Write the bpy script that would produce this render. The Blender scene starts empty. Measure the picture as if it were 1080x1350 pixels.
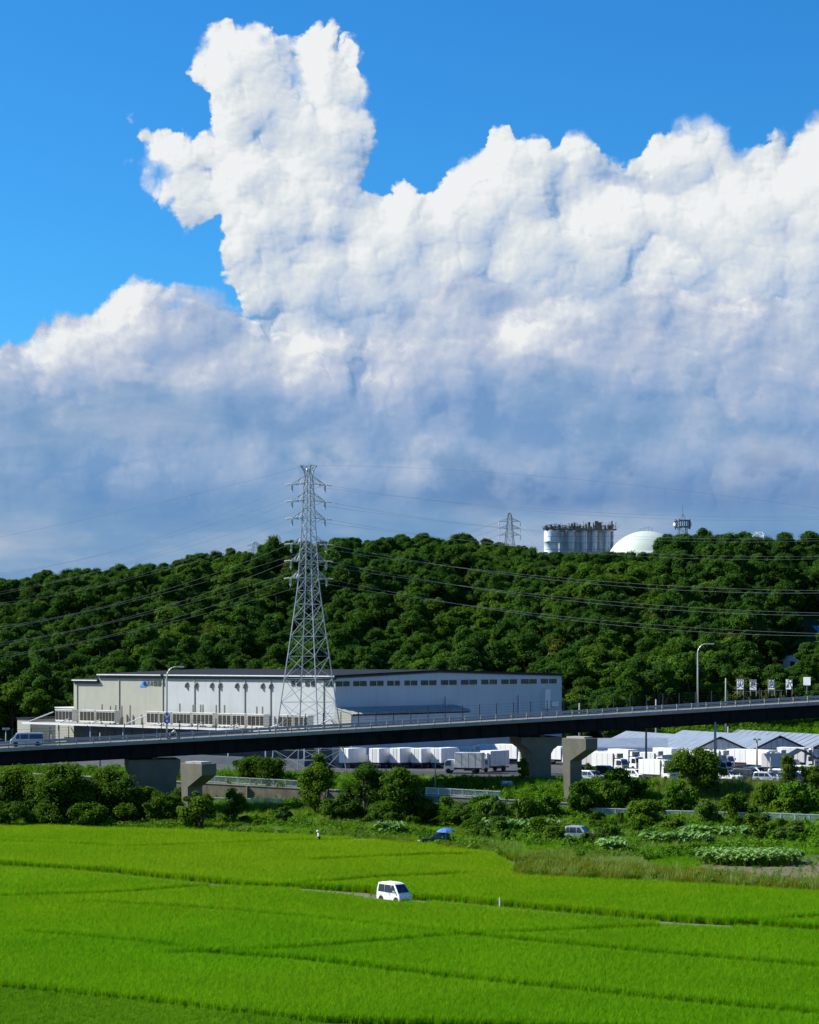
import bpy, bmesh, math, random
import numpy as np
from mathutils import Vector, Matrix, noise as mnoise

scene = bpy.context.scene
COL = scene.collection

# ------------------------------------------------------------------ camera
FPX, HX, HY, CAMZ = 2700.0, 540.0, 870.0, 23.0      # focal length in photo pixels, horizon row, eye height
cam_data = bpy.data.cameras.new('camera')
cam_data.sensor_fit = 'VERTICAL'
cam_data.sensor_height = 36.0
cam_data.lens = 72.0
cam_data.shift_y = (HY - 675.0) / 1350.0
cam_data.clip_start = 1.0
cam_data.clip_end = 20000.0
cam = bpy.data.objects.new('camera', cam_data)
cam.location = (0, 0, CAMZ)
cam.rotation_euler = (math.radians(90), 0, 0)
COL.objects.link(cam)
scene.camera = cam

# ------------------------------------------------------------------ view
scene.view_settings.view_transform = 'Standard'
scene.view_settings.look = 'None'
scene.view_settings.exposure = 0.7
scene.view_settings.gamma = 1.0
scene.cycles.max_bounces = 8
scene.cycles.diffuse_bounces = 3
scene.cycles.transparent_max_bounces = 12

# ------------------------------------------------------------------ sun
SUN_EL = math.radians(40)
SUN_DIR = Vector((-0.985, 0.17, 0)).normalized() * math.cos(SUN_EL) + Vector((0, 0, math.sin(SUN_EL)))
sun_data = bpy.data.lights.new('sun', 'SUN')
sun_data.energy = 5.0
sun_data.angle = math.radians(0.5)
sun_data.color = (1.0, 0.955, 0.87)
sun = bpy.data.objects.new('sun', sun_data)
sun.rotation_euler = SUN_DIR.to_track_quat('Z', 'Y').to_euler()
COL.objects.link(sun)

# ------------------------------------------------------------------ world: Nishita sky with cumulus built from noise
world = bpy.data.worlds.new('World')
scene.world = world
world.use_nodes = True
NT = world.node_tree
NT.nodes.clear()


class G:
    """tiny node-graph builder; every call returns an output socket"""
    def __init__(s, tree):
        s.t = tree

    def node(s, kind, **kw):
        n = s.t.nodes.new(kind)
        for k, v in kw.items():
            setattr(n, k, v)
        return n

    def put(s, sock, v):
        if isinstance(v, bpy.types.NodeSocket):
            s.t.links.new(v, sock)
        else:
            sock.default_value = v

    def m(s, op, a, b=None, c=None, clamp=False):
        n = s.node('ShaderNodeMath', operation=op, use_clamp=clamp)
        s.put(n.inputs[0], a)
        if b is not None:
            s.put(n.inputs[1], b)
        if c is not None:
            s.put(n.inputs[2], c)
        return n.outputs[0]

    def vm(s, op, a, b=None):
        n = s.node('ShaderNodeVectorMath', operation=op)
        s.put(n.inputs[0], a)
        if b is not None:
            s.put(n.inputs[3 if op == 'SCALE' else 1], b)
        return n.outputs['Value' if op in ('LENGTH', 'DOT_PRODUCT', 'DISTANCE') else 'Vector']

    def xyz(s, x, y, z=0.0):
        n = s.node('ShaderNodeCombineXYZ')
        for i, v in enumerate((x, y, z)):
            s.put(n.inputs[i], v)
        return n.outputs[0]

    def sep(s, v):
        n = s.node('ShaderNodeSeparateXYZ')
        s.put(n.inputs[0], v)
        return n.outputs

    def noise(s, vec, scale, detail=4.0, rough=0.5, color=False, dist=0.0, dims='3D', lac=2.0):
        n = s.node('ShaderNodeTexNoise', noise_dimensions=dims)
        s.put(n.inputs['Vector'], vec)
        n.inputs['Scale'].default_value = scale
        n.inputs['Detail'].default_value = detail
        n.inputs['Roughness'].default_value = rough
        n.inputs['Lacunarity'].default_value = lac
        n.inputs['Distortion'].default_value = dist
        return n.outputs['Color' if color else 0]

    def voro(s, vec, scale, detail=0.0, rough=0.5, smooth=0.6, dims='2D', feature='SMOOTH_F1', out='Distance'):
        n = s.node('ShaderNodeTexVoronoi', voronoi_dimensions=dims, feature=feature)
        s.put(n.inputs['Vector'], vec)
        n.inputs['Scale'].default_value = scale
        n.inputs['Detail'].default_value = detail
        n.inputs['Roughness'].default_value = rough
        if feature == 'SMOOTH_F1':
            n.inputs['Smoothness'].default_value = smooth
        return n.outputs[out]

    def mix(s, f, a, b):
        n = s.node('ShaderNodeMix', data_type='RGBA')
        s.put(n.inputs[0], f)
        for sock, v in ((n.inputs[6], a), (n.inputs[7], b)):
            s.put(sock, v if isinstance(v, bpy.types.NodeSocket) else (*v[:3], 1.0))
        return n.outputs[2]

    def mixf(s, f, a, b):
        n = s.node('ShaderNodeMix', data_type='FLOAT')
        s.put(n.inputs[0], f)
        s.put(n.inputs[2], a)
        s.put(n.inputs[3], b)
        return n.outputs[0]

    def sstep(s, x, lo, hi, a=0.0, b=1.0):
        n = s.node('ShaderNodeMapRange', interpolation_type='SMOOTHSTEP')
        s.put(n.inputs[0], x)
        for i, v in enumerate((lo, hi, a, b)):
            s.put(n.inputs[1 + i], v)
        return n.outputs[0]

    def lin(s, x, lo, hi, a=0.0, b=1.0):
        n = s.node('ShaderNodeMapRange')
        s.put(n.inputs[0], x)
        for i, v in enumerate((lo, hi, a, b)):
            s.put(n.inputs[1 + i], v)
        return n.outputs[0]

    def ramp(s, f, stops, interp='LINEAR'):
        n = s.node('ShaderNodeValToRGB')
        n.color_ramp.interpolation = interp
        el = n.color_ramp.elements
        while len(el) < len(stops):
            el.new(0.5)
        for e, (p, c) in zip(el, stops):
            e.position = p
            e.color = (*c[:3], 1.0)
        s.put(n.inputs[0], f)
        return n.outputs[0]

    def curve(s, x, pts):
        """float curve through pts [(x, y)], x and y in 0..1"""
        n = s.node('ShaderNodeFloatCurve')
        c = n.mapping.curves[0]
        n.mapping.use_clip = False
        while len(c.points) < len(pts):
            c.points.new(0.5, 0.5)
        for p, (a, b) in zip(c.points, pts):
            p.location = (a, b)
            p.handle_type = 'AUTO_CLAMPED'
        n.mapping.update()
        s.put(n.inputs['Value'], x)
        return n.outputs[0]


g = G(NT)
# sky-dome coordinates: azimuth from +Y and height over the horizon, both in units of 1/27 rad
dirv = g.node('ShaderNodeTexCoord').outputs['Generated']
dx_, dy_, dz_ = g.sep(dirv)
az = g.m('ARCTAN2', dx_, dy_)
hor = g.m('SQRT', g.m('MAXIMUM', g.m('ADD', g.m('MULTIPLY', dx_, dx_), g.m('MULTIPLY', dy_, dy_)), 1e-6))
U = g.m('MULTIPLY', az, 27.0)
V = g.m('MULTIPLY', g.m('DIVIDE', dz_, hor), 27.0)

UR = 6.2
def tops(pts):
    return [((x - 540.0) / 100.0, (870.0 - y) / 100.0) for x, y in pts]

def silhouette(gr, u, pts, seed):
    """cloud-top height over azimuth: a curve in front, free noise round the rest of the horizon"""
    pts = [((a + UR) / (2 * UR), b / 10.0) for a, b in tops(pts)]
    c = gr.m('MULTIPLY', gr.curve(gr.lin(u, -UR, UR), pts), 10.0)
    far = gr.lin(gr.noise(gr.xyz(u, seed, 0.0), 0.16, 3.0, 0.55), 0.25, 0.75, 2.5, 8.5)
    return gr.mixf(gr.sstep(gr.m('ABSOLUTE', u), 5.6, 7.6), c, far)

TOP_BACK = [(-80, 480), (0, 480), (120, 450), (220, 420), (300, 390), (380, 330), (440, 275), (480, 240), (505, 232), (540, 236), (562, 258),
            (578, 250), (592, 226), (612, 214), (636, 206), (650, 178), (668, 172), (684, 194), (712, 184), (730, 202), (744, 184), (768, 194), (798, 208),
            (824, 216), (846, 206), (864, 184), (895, 168), (928, 164), (952, 184), (982, 210), (1002, 202), (1018, 186), (1050, 176), (1070, 160), (1090, 132), (1160, 120)]
TOP_FRONT = [(-80, 452), (0, 448), (30, 432), (60, 414), (90, 406), (120, 414), (145, 408), (160, 386), (185, 372), (210, 380), (250, 386), (290, 392), (330, 420), (390, 430),
             (450, 440), (520, 410), (560, 385), (600, 375), (660, 372), (720, 385), (800, 372), (860, 380), (930, 395), (1000, 390), (1080, 395), (1160, 400)]

def make_cloud_group(name, pts, seed, blobs, cuts, octaves, warp, wscale, fuzz):
    """cloud relief made of packed round puffs: H = height of the lit surface, F > 0 inside the cloud"""
    t = bpy.data.node_groups.new(name, 'ShaderNodeTree')
    t.interface.new_socket('P', in_out='INPUT', socket_type='NodeSocketVector')
    t.interface.new_socket('H', in_out='OUTPUT', socket_type='NodeSocketFloat')
    t.interface.new_socket('F', in_out='OUTPUT', socket_type='NodeSocketFloat')
    q = G(t)
    i = t.nodes.new('NodeGroupInput')
    o = t.nodes.new('NodeGroupOutput')
    p = i.outputs[0]
    w1 = q.vm('SCALE', q.vm('SUBTRACT', q.noise(p, wscale, 7.0, 0.60, color=True), (0.5, 0.5, 0.5)), warp)
    p2 = q.vm('ADD', p, w1)
    if fuzz:
        p2 = q.vm('ADD', p2, q.vm('SCALE', q.vm('SUBTRACT', q.noise(p, 5.5, 3.0, 0.6, color=True), (0.5, 0.5, 0.5)), 0.16))
    u, v, _ = q.sep(p2)
    f = q.m('SUBTRACT', silhouette(q, u, pts, seed), v)
    for sign, lst in ((1, blobs), (-1, cuts)):
        for (bx, by, ra) in lst:
            cx, cy = (bx - 540) / 100, (870 - by) / 100
            d = q.vm('DISTANCE', p2, (cx, cy, 0))
            if sign > 0:
                f = q.m('SMOOTH_MAX', f, q.m('SUBTRACT', ra / 100, d), 0.06)
            else:
                f = q.m('SMOOTH_MIN', f, q.m('SUBTRACT', d, ra / 100), 0.06)
    pv = q.vm('ADD', p2, (seed, seed * 2.0, 0.0))
    bil = None
    for sc, amp in octaves:
        d = q.voro(pv, sc, 0.0, 0.5, 0.45 if sc < 2 else 0.2, feature='SMOOTH_F1' if sc < 3 else 'F1')
        pr = q.m('SQRT', q.m('MAXIMUM', q.m('SUBTRACT', 1.0, q.m('POWER', q.m('MULTIPLY', d, 1.18), 2.0)), 0.0))
        pr = q.m('MULTIPLY', q.m('SUBTRACT', pr, 0.78), amp / sc)
        bil = pr if bil is None else q.m('ADD', bil, pr)
    if fuzz:
        bil = q.m('ADD', bil, q.m('MULTIPLY', q.m('SUBTRACT', q.noise(pv, 2.4, 9.0, 0.62), 0.5), fuzz))
    ff = q.m('ADD', f, q.m('MULTIPLY', bil, 0.75))
    rim = q.m('SQRT', q.m('MINIMUM', q.m('MAXIMUM', ff, 0.0), 0.8))
    h = q.m('ADD', q.m('MULTIPLY', rim, 0.42), bil)
    t.links.new(h, o.inputs[0])
    t.links.new(ff, o.inputs[1])
    return t

def use_group(gr, tree, p):
    n = gr.node('ShaderNodeGroup')
    n.node_tree = tree
    gr.put(n.inputs[0], p)
    return n.outputs

P0 = g.xyz(U, V, 0.0)
TOWER = [(378, 78, 50), (320, 62, 56), (356, 84, 54), (414, 80, 54), (438, 50, 27), (294, 94, 38), (350, 155, 70), (424, 150, 62), (462, 165, 34), (332, 222, 62), (402, 235, 84), (462, 226, 32),
         (345, 300, 52), (425, 310, 80), (338, 345, 42), (370, 390, 70), (440, 200, 58),
         (246, 224, 36), (284, 234, 46), (208, 204, 22), (194, 232, 17), (190, 186, 15), (182, 176, 9), (258, 274, 26), (254, 300, 13), (176, 222, 9), (226, 250, 20), (222, 192, 20)]
back = make_cloud_group('cumulus_back', TOP_BACK, 3.7, TOWER, [(303, 390, 15)], [(0.95, 0.55), (2.1, 0.60), (4.6, 0.50), (10.0, 0.36)], 0.34, 1.7, 0.34)
back_soft = make_cloud_group('cumulus_back_soft', TOP_BACK, 3.7, TOWER[:17], [], [(0.95, 0.55), (2.1, 0.60)], 0.34, 1.7, 0.0)
front = make_cloud_group('cumulus_front', TOP_FRONT, 9.1, [], [], [(0.8, 0.55), (1.9, 0.55), (4.4, 0.42)], 0.44, 1.1, 0.42)
front_soft = make_cloud_group('cumulus_front_soft', TOP_FRONT, 9.1, [], [], [(0.8, 0.55), (1.9, 0.55)], 0.44, 1.1, 0.0)

LU, LV = -0.72, 0.69
def shade(tree, soft, e1, k1, e2, k2):
    """light from the sun's side: fine and broad relief, each compared with itself a step sunward"""
    h0, f0 = use_group(g, tree, P0)
    h1 = use_group(g, tree, g.vm('ADD', P0, (LU * e1, LV * e1, 0)))[0]
    b0 = use_group(g, soft, P0)[0]
    b1 = use_group(g, soft, g.vm('ADD', P0, (LU * e2, LV * e2, 0)))[0]
    s = g.m('ADD', g.m('MULTIPLY', g.m('SUBTRACT', h0, h1), k1), g.m('MULTIPLY', g.m('SUBTRACT', b0, b1), k2))
    return s, f0, h0

# clear sky
sky = g.node('ShaderNodeTexSky', sky_type='NISHITA', sun_disc=False)
sky.sun_elevation = SUN_EL
sky.sun_rotation = math.atan2(SUN_DIR.x, SUN_DIR.y)
sky.altitude = 100
sky.air_density = 1.0
sky.dust_density = 0.6
sky.ozone_density = 3.0
SKYK = 0.10
clear = g.vm('SCALE', sky.outputs[0], SKYK)
tint = g.node('ShaderNodeHueSaturation')
tint.inputs['Saturation'].default_value = 1.25
g.put(tint.inputs['Color'], clear)
clear = g.vm('MULTIPLY', tint.outputs[0], (0.45, 1.26, 1.68))
# far air under the cumulus: blue grey veil with soft stretched streaks
sv = g.xyz(g.m('MULTIPLY', U, 0.42), V, 4.0)
soft = g.noise(sv, 0.95, 5.0, 0.55)
soft2 = g.noise(g.xyz(g.m('MULTIPLY', U, 0.14), V, 8.0), 1.7, 4.0, 0.5)
veil = g.ramp(g.lin(g.m('ADD', g.m('MULTIPLY', soft, 0.65), g.m('MULTIPLY', soft2, 0.35)), 0.36, 0.66), [(0.0, (0.12, 0.275, 0.53)), (0.5, (0.20, 0.355, 0.575)), (1.0, (0.43, 0.51, 0.65))])
band = g.m('MULTIPLY', g.m('MULTIPLY', g.sstep(V, 1.8, 2.15), g.sstep(V, 2.35, 2.9, 1.0, 0.0)), g.sstep(g.m('ADD', U, g.m('MULTIPLY', soft2, 3.0)), 0.2, 3.4))
veil = g.mix(g.m('MULTIPLY', band, 0.75), veil, (0.075, 0.20, 0.46))

sb, fb, hb0 = shade(back, back_soft, 0.06, 1.45, 0.34, 1.0)
sf, ff_, hf0 = shade(front, front_soft, 0.08, 1.1, 0.40, 0.85)
broad = g.noise(g.xyz(g.m('MULTIPLY', U, 0.75), V, 33.0), 0.62, 4.0, 0.6, dist=0.4)
bro = g.m('SUBTRACT', broad, 0.5)
# height dims and blues the cloud towards its base
hb = g.sstep(V, 3.8, 6.2)
lightb = g.m('ADD', g.m('ADD', sb, 0.65), g.m('MULTIPLY', g.m('SUBTRACT', hb, 1.0), 0.46))
lightb = g.m('ADD', g.m('ADD', lightb, g.m('MULTIPLY', hb0, 0.36)), g.m('MULTIPLY', bro, 0.7))
WHITE = (0.75, 0.80, 0.83)
RAMP_B = [(0.0, (0.20, 0.36, 0.62)), (0.30, (0.38, 0.51, 0.71)), (0.55, (0.58, 0.66, 0.78)), (0.80, WHITE), (1.0, (0.89, 0.91, 0.92))]
RAMP_F = [(0.0, (0.17, 0.32, 0.58)), (0.35, (0.32, 0.44, 0.66)), (0.62, (0.50, 0.57, 0.72)), (0.85, (0.72, 0.76, 0.82)), (1.0, (0.88, 0.90, 0.90))]
colb = g.ramp(lightb, RAMP_B)
hf = g.sstep(V, 2.6, 4.9)
lightf = g.m('ADD', g.m('ADD', sf, 0.49), g.m('MULTIPLY', g.m('SUBTRACT', hf, 1.0), 0.30))
lightf = g.m('ADD', g.m('ADD', lightf, g.m('MULTIPLY', hf0, 0.2)), g.m('MULTIPLY', bro, 1.3))
colf = g.ramp(lightf, RAMP_F)

edge = g.sstep(g.noise(g.xyz(U, V, 51.0), 0.9, 3.0, 0.5), 0.42, 0.66, 0.05, 0.34)
mb = g.sstep(fb, -0.02, edge)
# the front bank is soft: it melts into the veil below and only has an edge on top
patch = g.noise(g.xyz(g.m('MULTIPLY', U, 0.8), V, 21.0), 0.8, 6.0, 0.55)
mf = g.m('MULTIPLY', g.sstep(ff_, 0.0, 0.16), g.sstep(patch, 0.38, 0.54, 0.30, 1.0))
mf = g.m('MULTIPLY', mf, g.sstep(V, 1.7, 3.5))
mveil = g.m('MULTIPLY', g.sstep(ff_, 0.0, 1.3), g.sstep(patch, 0.34, 0.50, 1.0, 0.55))
# near the horizon everything is veil
low = g.sstep(V, 1.6, 3.6, 1.0, 0.0)
mveil = g.m('MAXIMUM', mveil, low)

c = g.mix(mb, clear, colb)
c = g.mix(mveil, c, veil)
c = g.mix(mf, c, colf)
# below the horizon (never seen past the ground)
c = g.mix(g.sstep(V, -1.5, 0.0, 1.0, 0.0), c, (0.10, 0.16, 0.12))
bg = g.node('ShaderNodeBackground')
bg.inputs['Strength'].default_value = 0.60
g.put(bg.inputs['Color'], c)
out = g.node('ShaderNodeOutputWorld')
NT.links.new(bg.outputs[0], out.inputs['Surface'])
world.cycles.sampling_method = 'MANUAL'
world.cycles.sample_map_resolution = 512

# ================================================================== helpers
R = random.Random(7)
RNG = np.random.default_rng(11)


def W(px, py, Y):
    """photo row/column seen at distance Y -> metres"""
    return Vector(((px - HX) * Y / FPX, Y, CAMZ - (py - HY) * Y / FPX))


def on_plane(px, py, z=0.0):
    Y = (CAMZ - z) * FPX / (py - HY)
    return Vector(((px - HX) * Y / FPX, Y, z))


class MB:
    """collects shapes and links them as ONE mesh object"""
    def __init__(s):
        s.v, s.f, s.mi, s.cur = [], [], [], 0

    def add(s, verts, faces):
        k = len(s.v)
        s.v += [tuple(p) for p in verts]
        for f in faces:
            s.f.append(tuple(i + k for i in f))
            s.mi.append(s.cur)
        return s

    def box(s, c, d, ax=(1, 0, 0), up=(0, 0, 1)):
        """box about centre c, full sizes d, long axis ax"""
        a = Vector(ax).normalized()
        u = Vector(up)
        b = u.cross(a).normalized()
        u = a.cross(b)
        c = Vector(c)
        vs = [c + a * (i * d[0] / 2) + b * (j * d[1] / 2) + u * (k * d[2] / 2) for k in (-1, 1) for j in (-1, 1) for i in (-1, 1)]
        return s.add(vs, [(0, 2, 3, 1), (4, 5, 7, 6), (0, 1, 5, 4), (2, 6, 7, 3), (0, 4, 6, 2), (1, 3, 7, 5)])

    def bar(s, p, q, w, h=None):
        p, q = Vector(p), Vector(q)
        a = q - p
        up = (0, 0, 1) if abs(a.normalized().z) < 0.95 else (1, 0, 0)
        return s.box((p + q) / 2, (a.length, w, h or w), a, up)

    def tube(s, pts, r, n=6, cap=True):
        pts = [Vector(p) for p in pts]
        rs = r if isinstance(r, (list, tuple)) else [r] * len(pts)
        rings = []
        for i, p in enumerate(pts):
            t = (pts[min(i + 1, len(pts) - 1)] - pts[max(i - 1, 0)]).normalized()
            ref = Vector((0, 0, 1)) if abs(t.z) < 0.9 else Vector((1, 0, 0))
            b = t.cross(ref).normalized()
            c = b.cross(t)
            rings.append([p + (b * math.cos(k * 2 * math.pi / n) + c * math.sin(k * 2 * math.pi / n)) * rs[i] for k in range(n)])
        vs = [v for ring in rings for v in ring]
        fs = [(i * n + k, i * n + (k + 1) % n, (i + 1) * n + (k + 1) % n, (i + 1) * n + k) for i in range(len(pts) - 1) for k in range(n)]
        if cap:
            fs += [tuple(range(n - 1, -1, -1)), tuple((len(pts) - 1) * n + k for k in range(n))]
        return s.add(vs, fs)

    def prism(s, prof, o, ax, ay, az, w):
        """outline prof [(a, b)] in the plane (ax, ay) at o, pushed w along az"""
        o, ax, ay, az = Vector(o), Vector(ax), Vector(ay), Vector(az)
        n = len(prof)
        vs = [o + ax * a + ay * b for a, b in prof] + [o + ax * a + ay * b + az * w for a, b in prof]
        fs = [tuple(range(n - 1, -1, -1)), tuple(range(n, 2 * n))] + [(i, (i + 1) % n, n + (i + 1) % n, n + i) for i in range(n)]
        return s.add(vs, fs)

    def lathe(s, prof, c, n=20, ax=(0, 0, 1)):
        """profile [(r, h)] turned about an axis through c"""
        a = Vector(ax).normalized()
        b = a.orthogonal().normalized()
        d = a.cross(b)
        c = Vector(c)
        vs = [c + a * h + (b * math.cos(k * 2 * math.pi / n) + d * math.sin(k * 2 * math.pi / n)) * r for r, h in prof for k in range(n)]
        fs = [(i * n + k, i * n + (k + 1) % n, (i + 1) * n + (k + 1) % n, (i + 1) * n + k) for i in range(len(prof) - 1) for k in range(n)]
        fs += [tuple(range(n - 1, -1, -1)), tuple((len(prof) - 1) * n + k for k in range(n))]
        return s.add(vs, fs)

    def mesh(s, name, mats, smooth=False):
        me = bpy.data.meshes.new(name)
        me.from_pydata(s.v, [], s.f)
        for m in (mats if isinstance(mats, (list, tuple)) else [mats]):
            me.materials.append(m)
        if max(s.mi, default=0):
            me.polygons.foreach_set('material_index', s.mi)
        if smooth:
            me.polygons.foreach_set('use_smooth', [True] * len(me.polygons))
        bm = bmesh.new()
        bm.from_mesh(me)
        bmesh.ops.recalc_face_normals(bm, faces=bm.faces)
        bm.to_mesh(me)
        bm.free()
        me.update()
        return me

    def build(s, name, mats, parent=None, smooth=False, bevel=0.0):
        return link(name, s.mesh(name, mats, smooth), parent, bevel)


def link(name, me, parent=None, bevel=0.0):
    o = bpy.data.objects.new(name, me)
    COL.objects.link(o)
    if parent:
        o.parent = parent
    if bevel:
        b = o.modifiers.new('bevel', 'BEVEL')
        b.width = bevel
        b.segments = 2
        b.limit_method = 'ANGLE'
    return o


def tag(o, label=None, cat=None, group=None, kind=None):
    for k, v in (('label', label), ('category', cat), ('group', group), ('kind', kind)):
        if v:
            o[k] = v
    return o


def thing(name, label, cat, loc=(0, 0, 0), rz=0.0, group=None):
    o = bpy.data.objects.new(name, None)
    COL.objects.link(o)
    o.location = loc
    o.rotation_euler = (0, 0, rz)
    o.empty_display_size = 0.3
    return tag(o, label, cat, group)


KIDS = {}
def copy_tree(o, parent=None):
    c = o.copy()
    COL.objects.link(c)
    if parent:
        c.parent = parent
    for ch in list(o.children):
        copy_tree(ch, c)
    return c


# ================================================================== materials
def mat(name, col, rough=0.6, metal=0.0, spec=0.4, noise=0.0, scale=1.0, bump=0.0, bscale=8.0, dirt=None, streak=None):
    """plain paint or stone: base colour with uneven wear, fine bump, optional dirt patches and run-off streaks"""
    m = bpy.data.materials.new(name)
    m.use_nodes = True
    q = G(m.node_tree)
    b = m.node_tree.nodes['Principled BSDF']
    b.inputs['Roughness'].default_value = rough
    b.inputs['Metallic'].default_value = metal
    b.inputs['Specular IOR Level'].default_value = spec
    pos = q.node('ShaderNodeTexCoord').outputs['Object']
    c = (*col, 1.0)
    if noise:
        n = q.noise(pos, scale, 6.0, 0.6)
        lo = tuple(x * (1 - noise) for x in col)
        hi = tuple(min(0.95, x * (1 + noise)) for x in col)
        c = q.mix(q.lin(n, 0.3, 0.7), lo, hi)
    if dirt:
        n = q.noise(pos, dirt[1], 5.0, 0.65)
        c = q.mix(q.m('MULTIPLY', q.sstep(n, 0.48, 0.68), dirt[2]), c if noise else tuple(col), dirt[0])
    if streak:
        n = q.noise(q.vm('MULTIPLY', pos, (1, 1, 0.06)), streak[1], 4.0, 0.6)
        c = q.mix(q.m('MULTIPLY', q.sstep(n, 0.5, 0.72), streak[2]), c if isinstance(c, bpy.types.NodeSocket) else tuple(col), streak[0])
    q.put(b.inputs['Base Color'], c)
    if bump:
        bn = q.node('ShaderNodeBump')
        bn.inputs['Strength'].default_value = bump
        bn.inputs['Distance'].default_value = 0.03
        q.put(bn.inputs['Height'], q.noise(pos, bscale, 5.0, 0.6))
        m.node_tree.links.new(bn.outputs[0], b.inputs['Normal'])
    return m


def leaf_mat(name, dark, light, transl=0.30, rough=0.6, objvar=0.35, tip=None, spec=0.03, drift=None):
    """leaves: colour varies from leaf to leaf and from plant to plant"""
    m = bpy.data.materials.new(name)
    m.use_nodes = True
    t = m.node_tree
    q = G(t)
    b = t.nodes['Principled BSDF']
    geo = q.node('ShaderNodeNewGeometry')
    oi = q.node('ShaderNodeObjectInfo')
    pos = geo.outputs['Position']
    r = geo.outputs['Random Per Island']
    n = q.noise(pos, 0.09, 4.0, 0.6)
    f = q.m('ADD', q.m('MULTIPLY', r, 0.45), q.m('MULTIPLY', q.lin(n, 0.3, 0.7), 0.55))
    f = q.m('ADD', f, q.m('MULTIPLY', q.m('SUBTRACT', oi.outputs['Random'], 0.5), objvar * 2))
    c = q.mix(q.m('MAXIMUM', q.m('MINIMUM', f, 1.0), 0.0), dark, light)
    if drift:                            # riper, yellower stretches of crop
        dn = q.noise(q.vm('MULTIPLY', pos, (0.018, 0.045, 1.0)), 1.0, 3.0, 0.55)
        c = q.mix(q.m('MULTIPLY', q.sstep(dn, 0.42, 0.66), drift[1]), c, drift[0])
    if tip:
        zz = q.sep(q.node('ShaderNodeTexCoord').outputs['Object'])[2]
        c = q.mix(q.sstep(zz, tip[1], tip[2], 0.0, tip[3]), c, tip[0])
    q.put(b.inputs['Base Color'], c)
    b.inputs['Roughness'].default_value = rough
    b.inputs['Specular IOR Level'].default_value = spec
    tr = q.node('ShaderNodeBsdfTranslucent')
    q.put(tr.inputs['Color'], q.vm('MULTIPLY', c, (1.15, 1.2, 0.6)))
    mx = q.node('ShaderNodeMixShader')
    mx.inputs[0].default_value = transl
    t.links.new(b.outputs[0], mx.inputs[1])
    t.links.new(tr.outputs[0], mx.inputs[2])
    t.links.new(mx.outputs[0], t.nodes['Material Output'].inputs['Surface'])
    return m


def ground_mat(name, stops, scale=0.4, rough=0.9, bump=0.5, bscale=3.0):
    m = bpy.data.materials.new(name)
    m.use_nodes = True
    q = G(m.node_tree)
    b = m.node_tree.nodes['Principled BSDF']
    pos = q.node('ShaderNodeTexCoord').outputs['Object']
    n = q.m('ADD', q.m('MULTIPLY', q.noise(pos, scale, 8.0, 0.62), 0.7), q.m('MULTIPLY', q.noise(pos, scale * 9, 4.0, 0.6), 0.3))
    q.put(b.inputs['Base Color'], q.ramp(q.lin(n, 0.34, 0.66), stops))
    b.inputs['Roughness'].default_value = rough
    b.inputs['Specular IOR Level'].default_value = 0.2
    bn = q.node('ShaderNodeBump')
    bn.inputs['Strength'].default_value = bump
    bn.inputs['Distance'].default_value = 0.1
    q.put(bn.inputs['Height'], q.noise(pos, bscale, 6.0, 0.65))
    m.node_tree.links.new(bn.outputs[0], b.inputs['Normal'])
    return m


def glass_mat(name, col=(0.02, 0.03, 0.04), rough=0.06):
    m = bpy.data.materials.new(name)
    m.use_nodes = True
    b = m.node_tree.nodes['Principled BSDF']
    b.inputs['Base Color'].default_value = (*col, 1)
    b.inputs['Roughness'].default_value = rough
    b.inputs['Specular IOR Level'].default_value = 0.7
    return m


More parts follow.
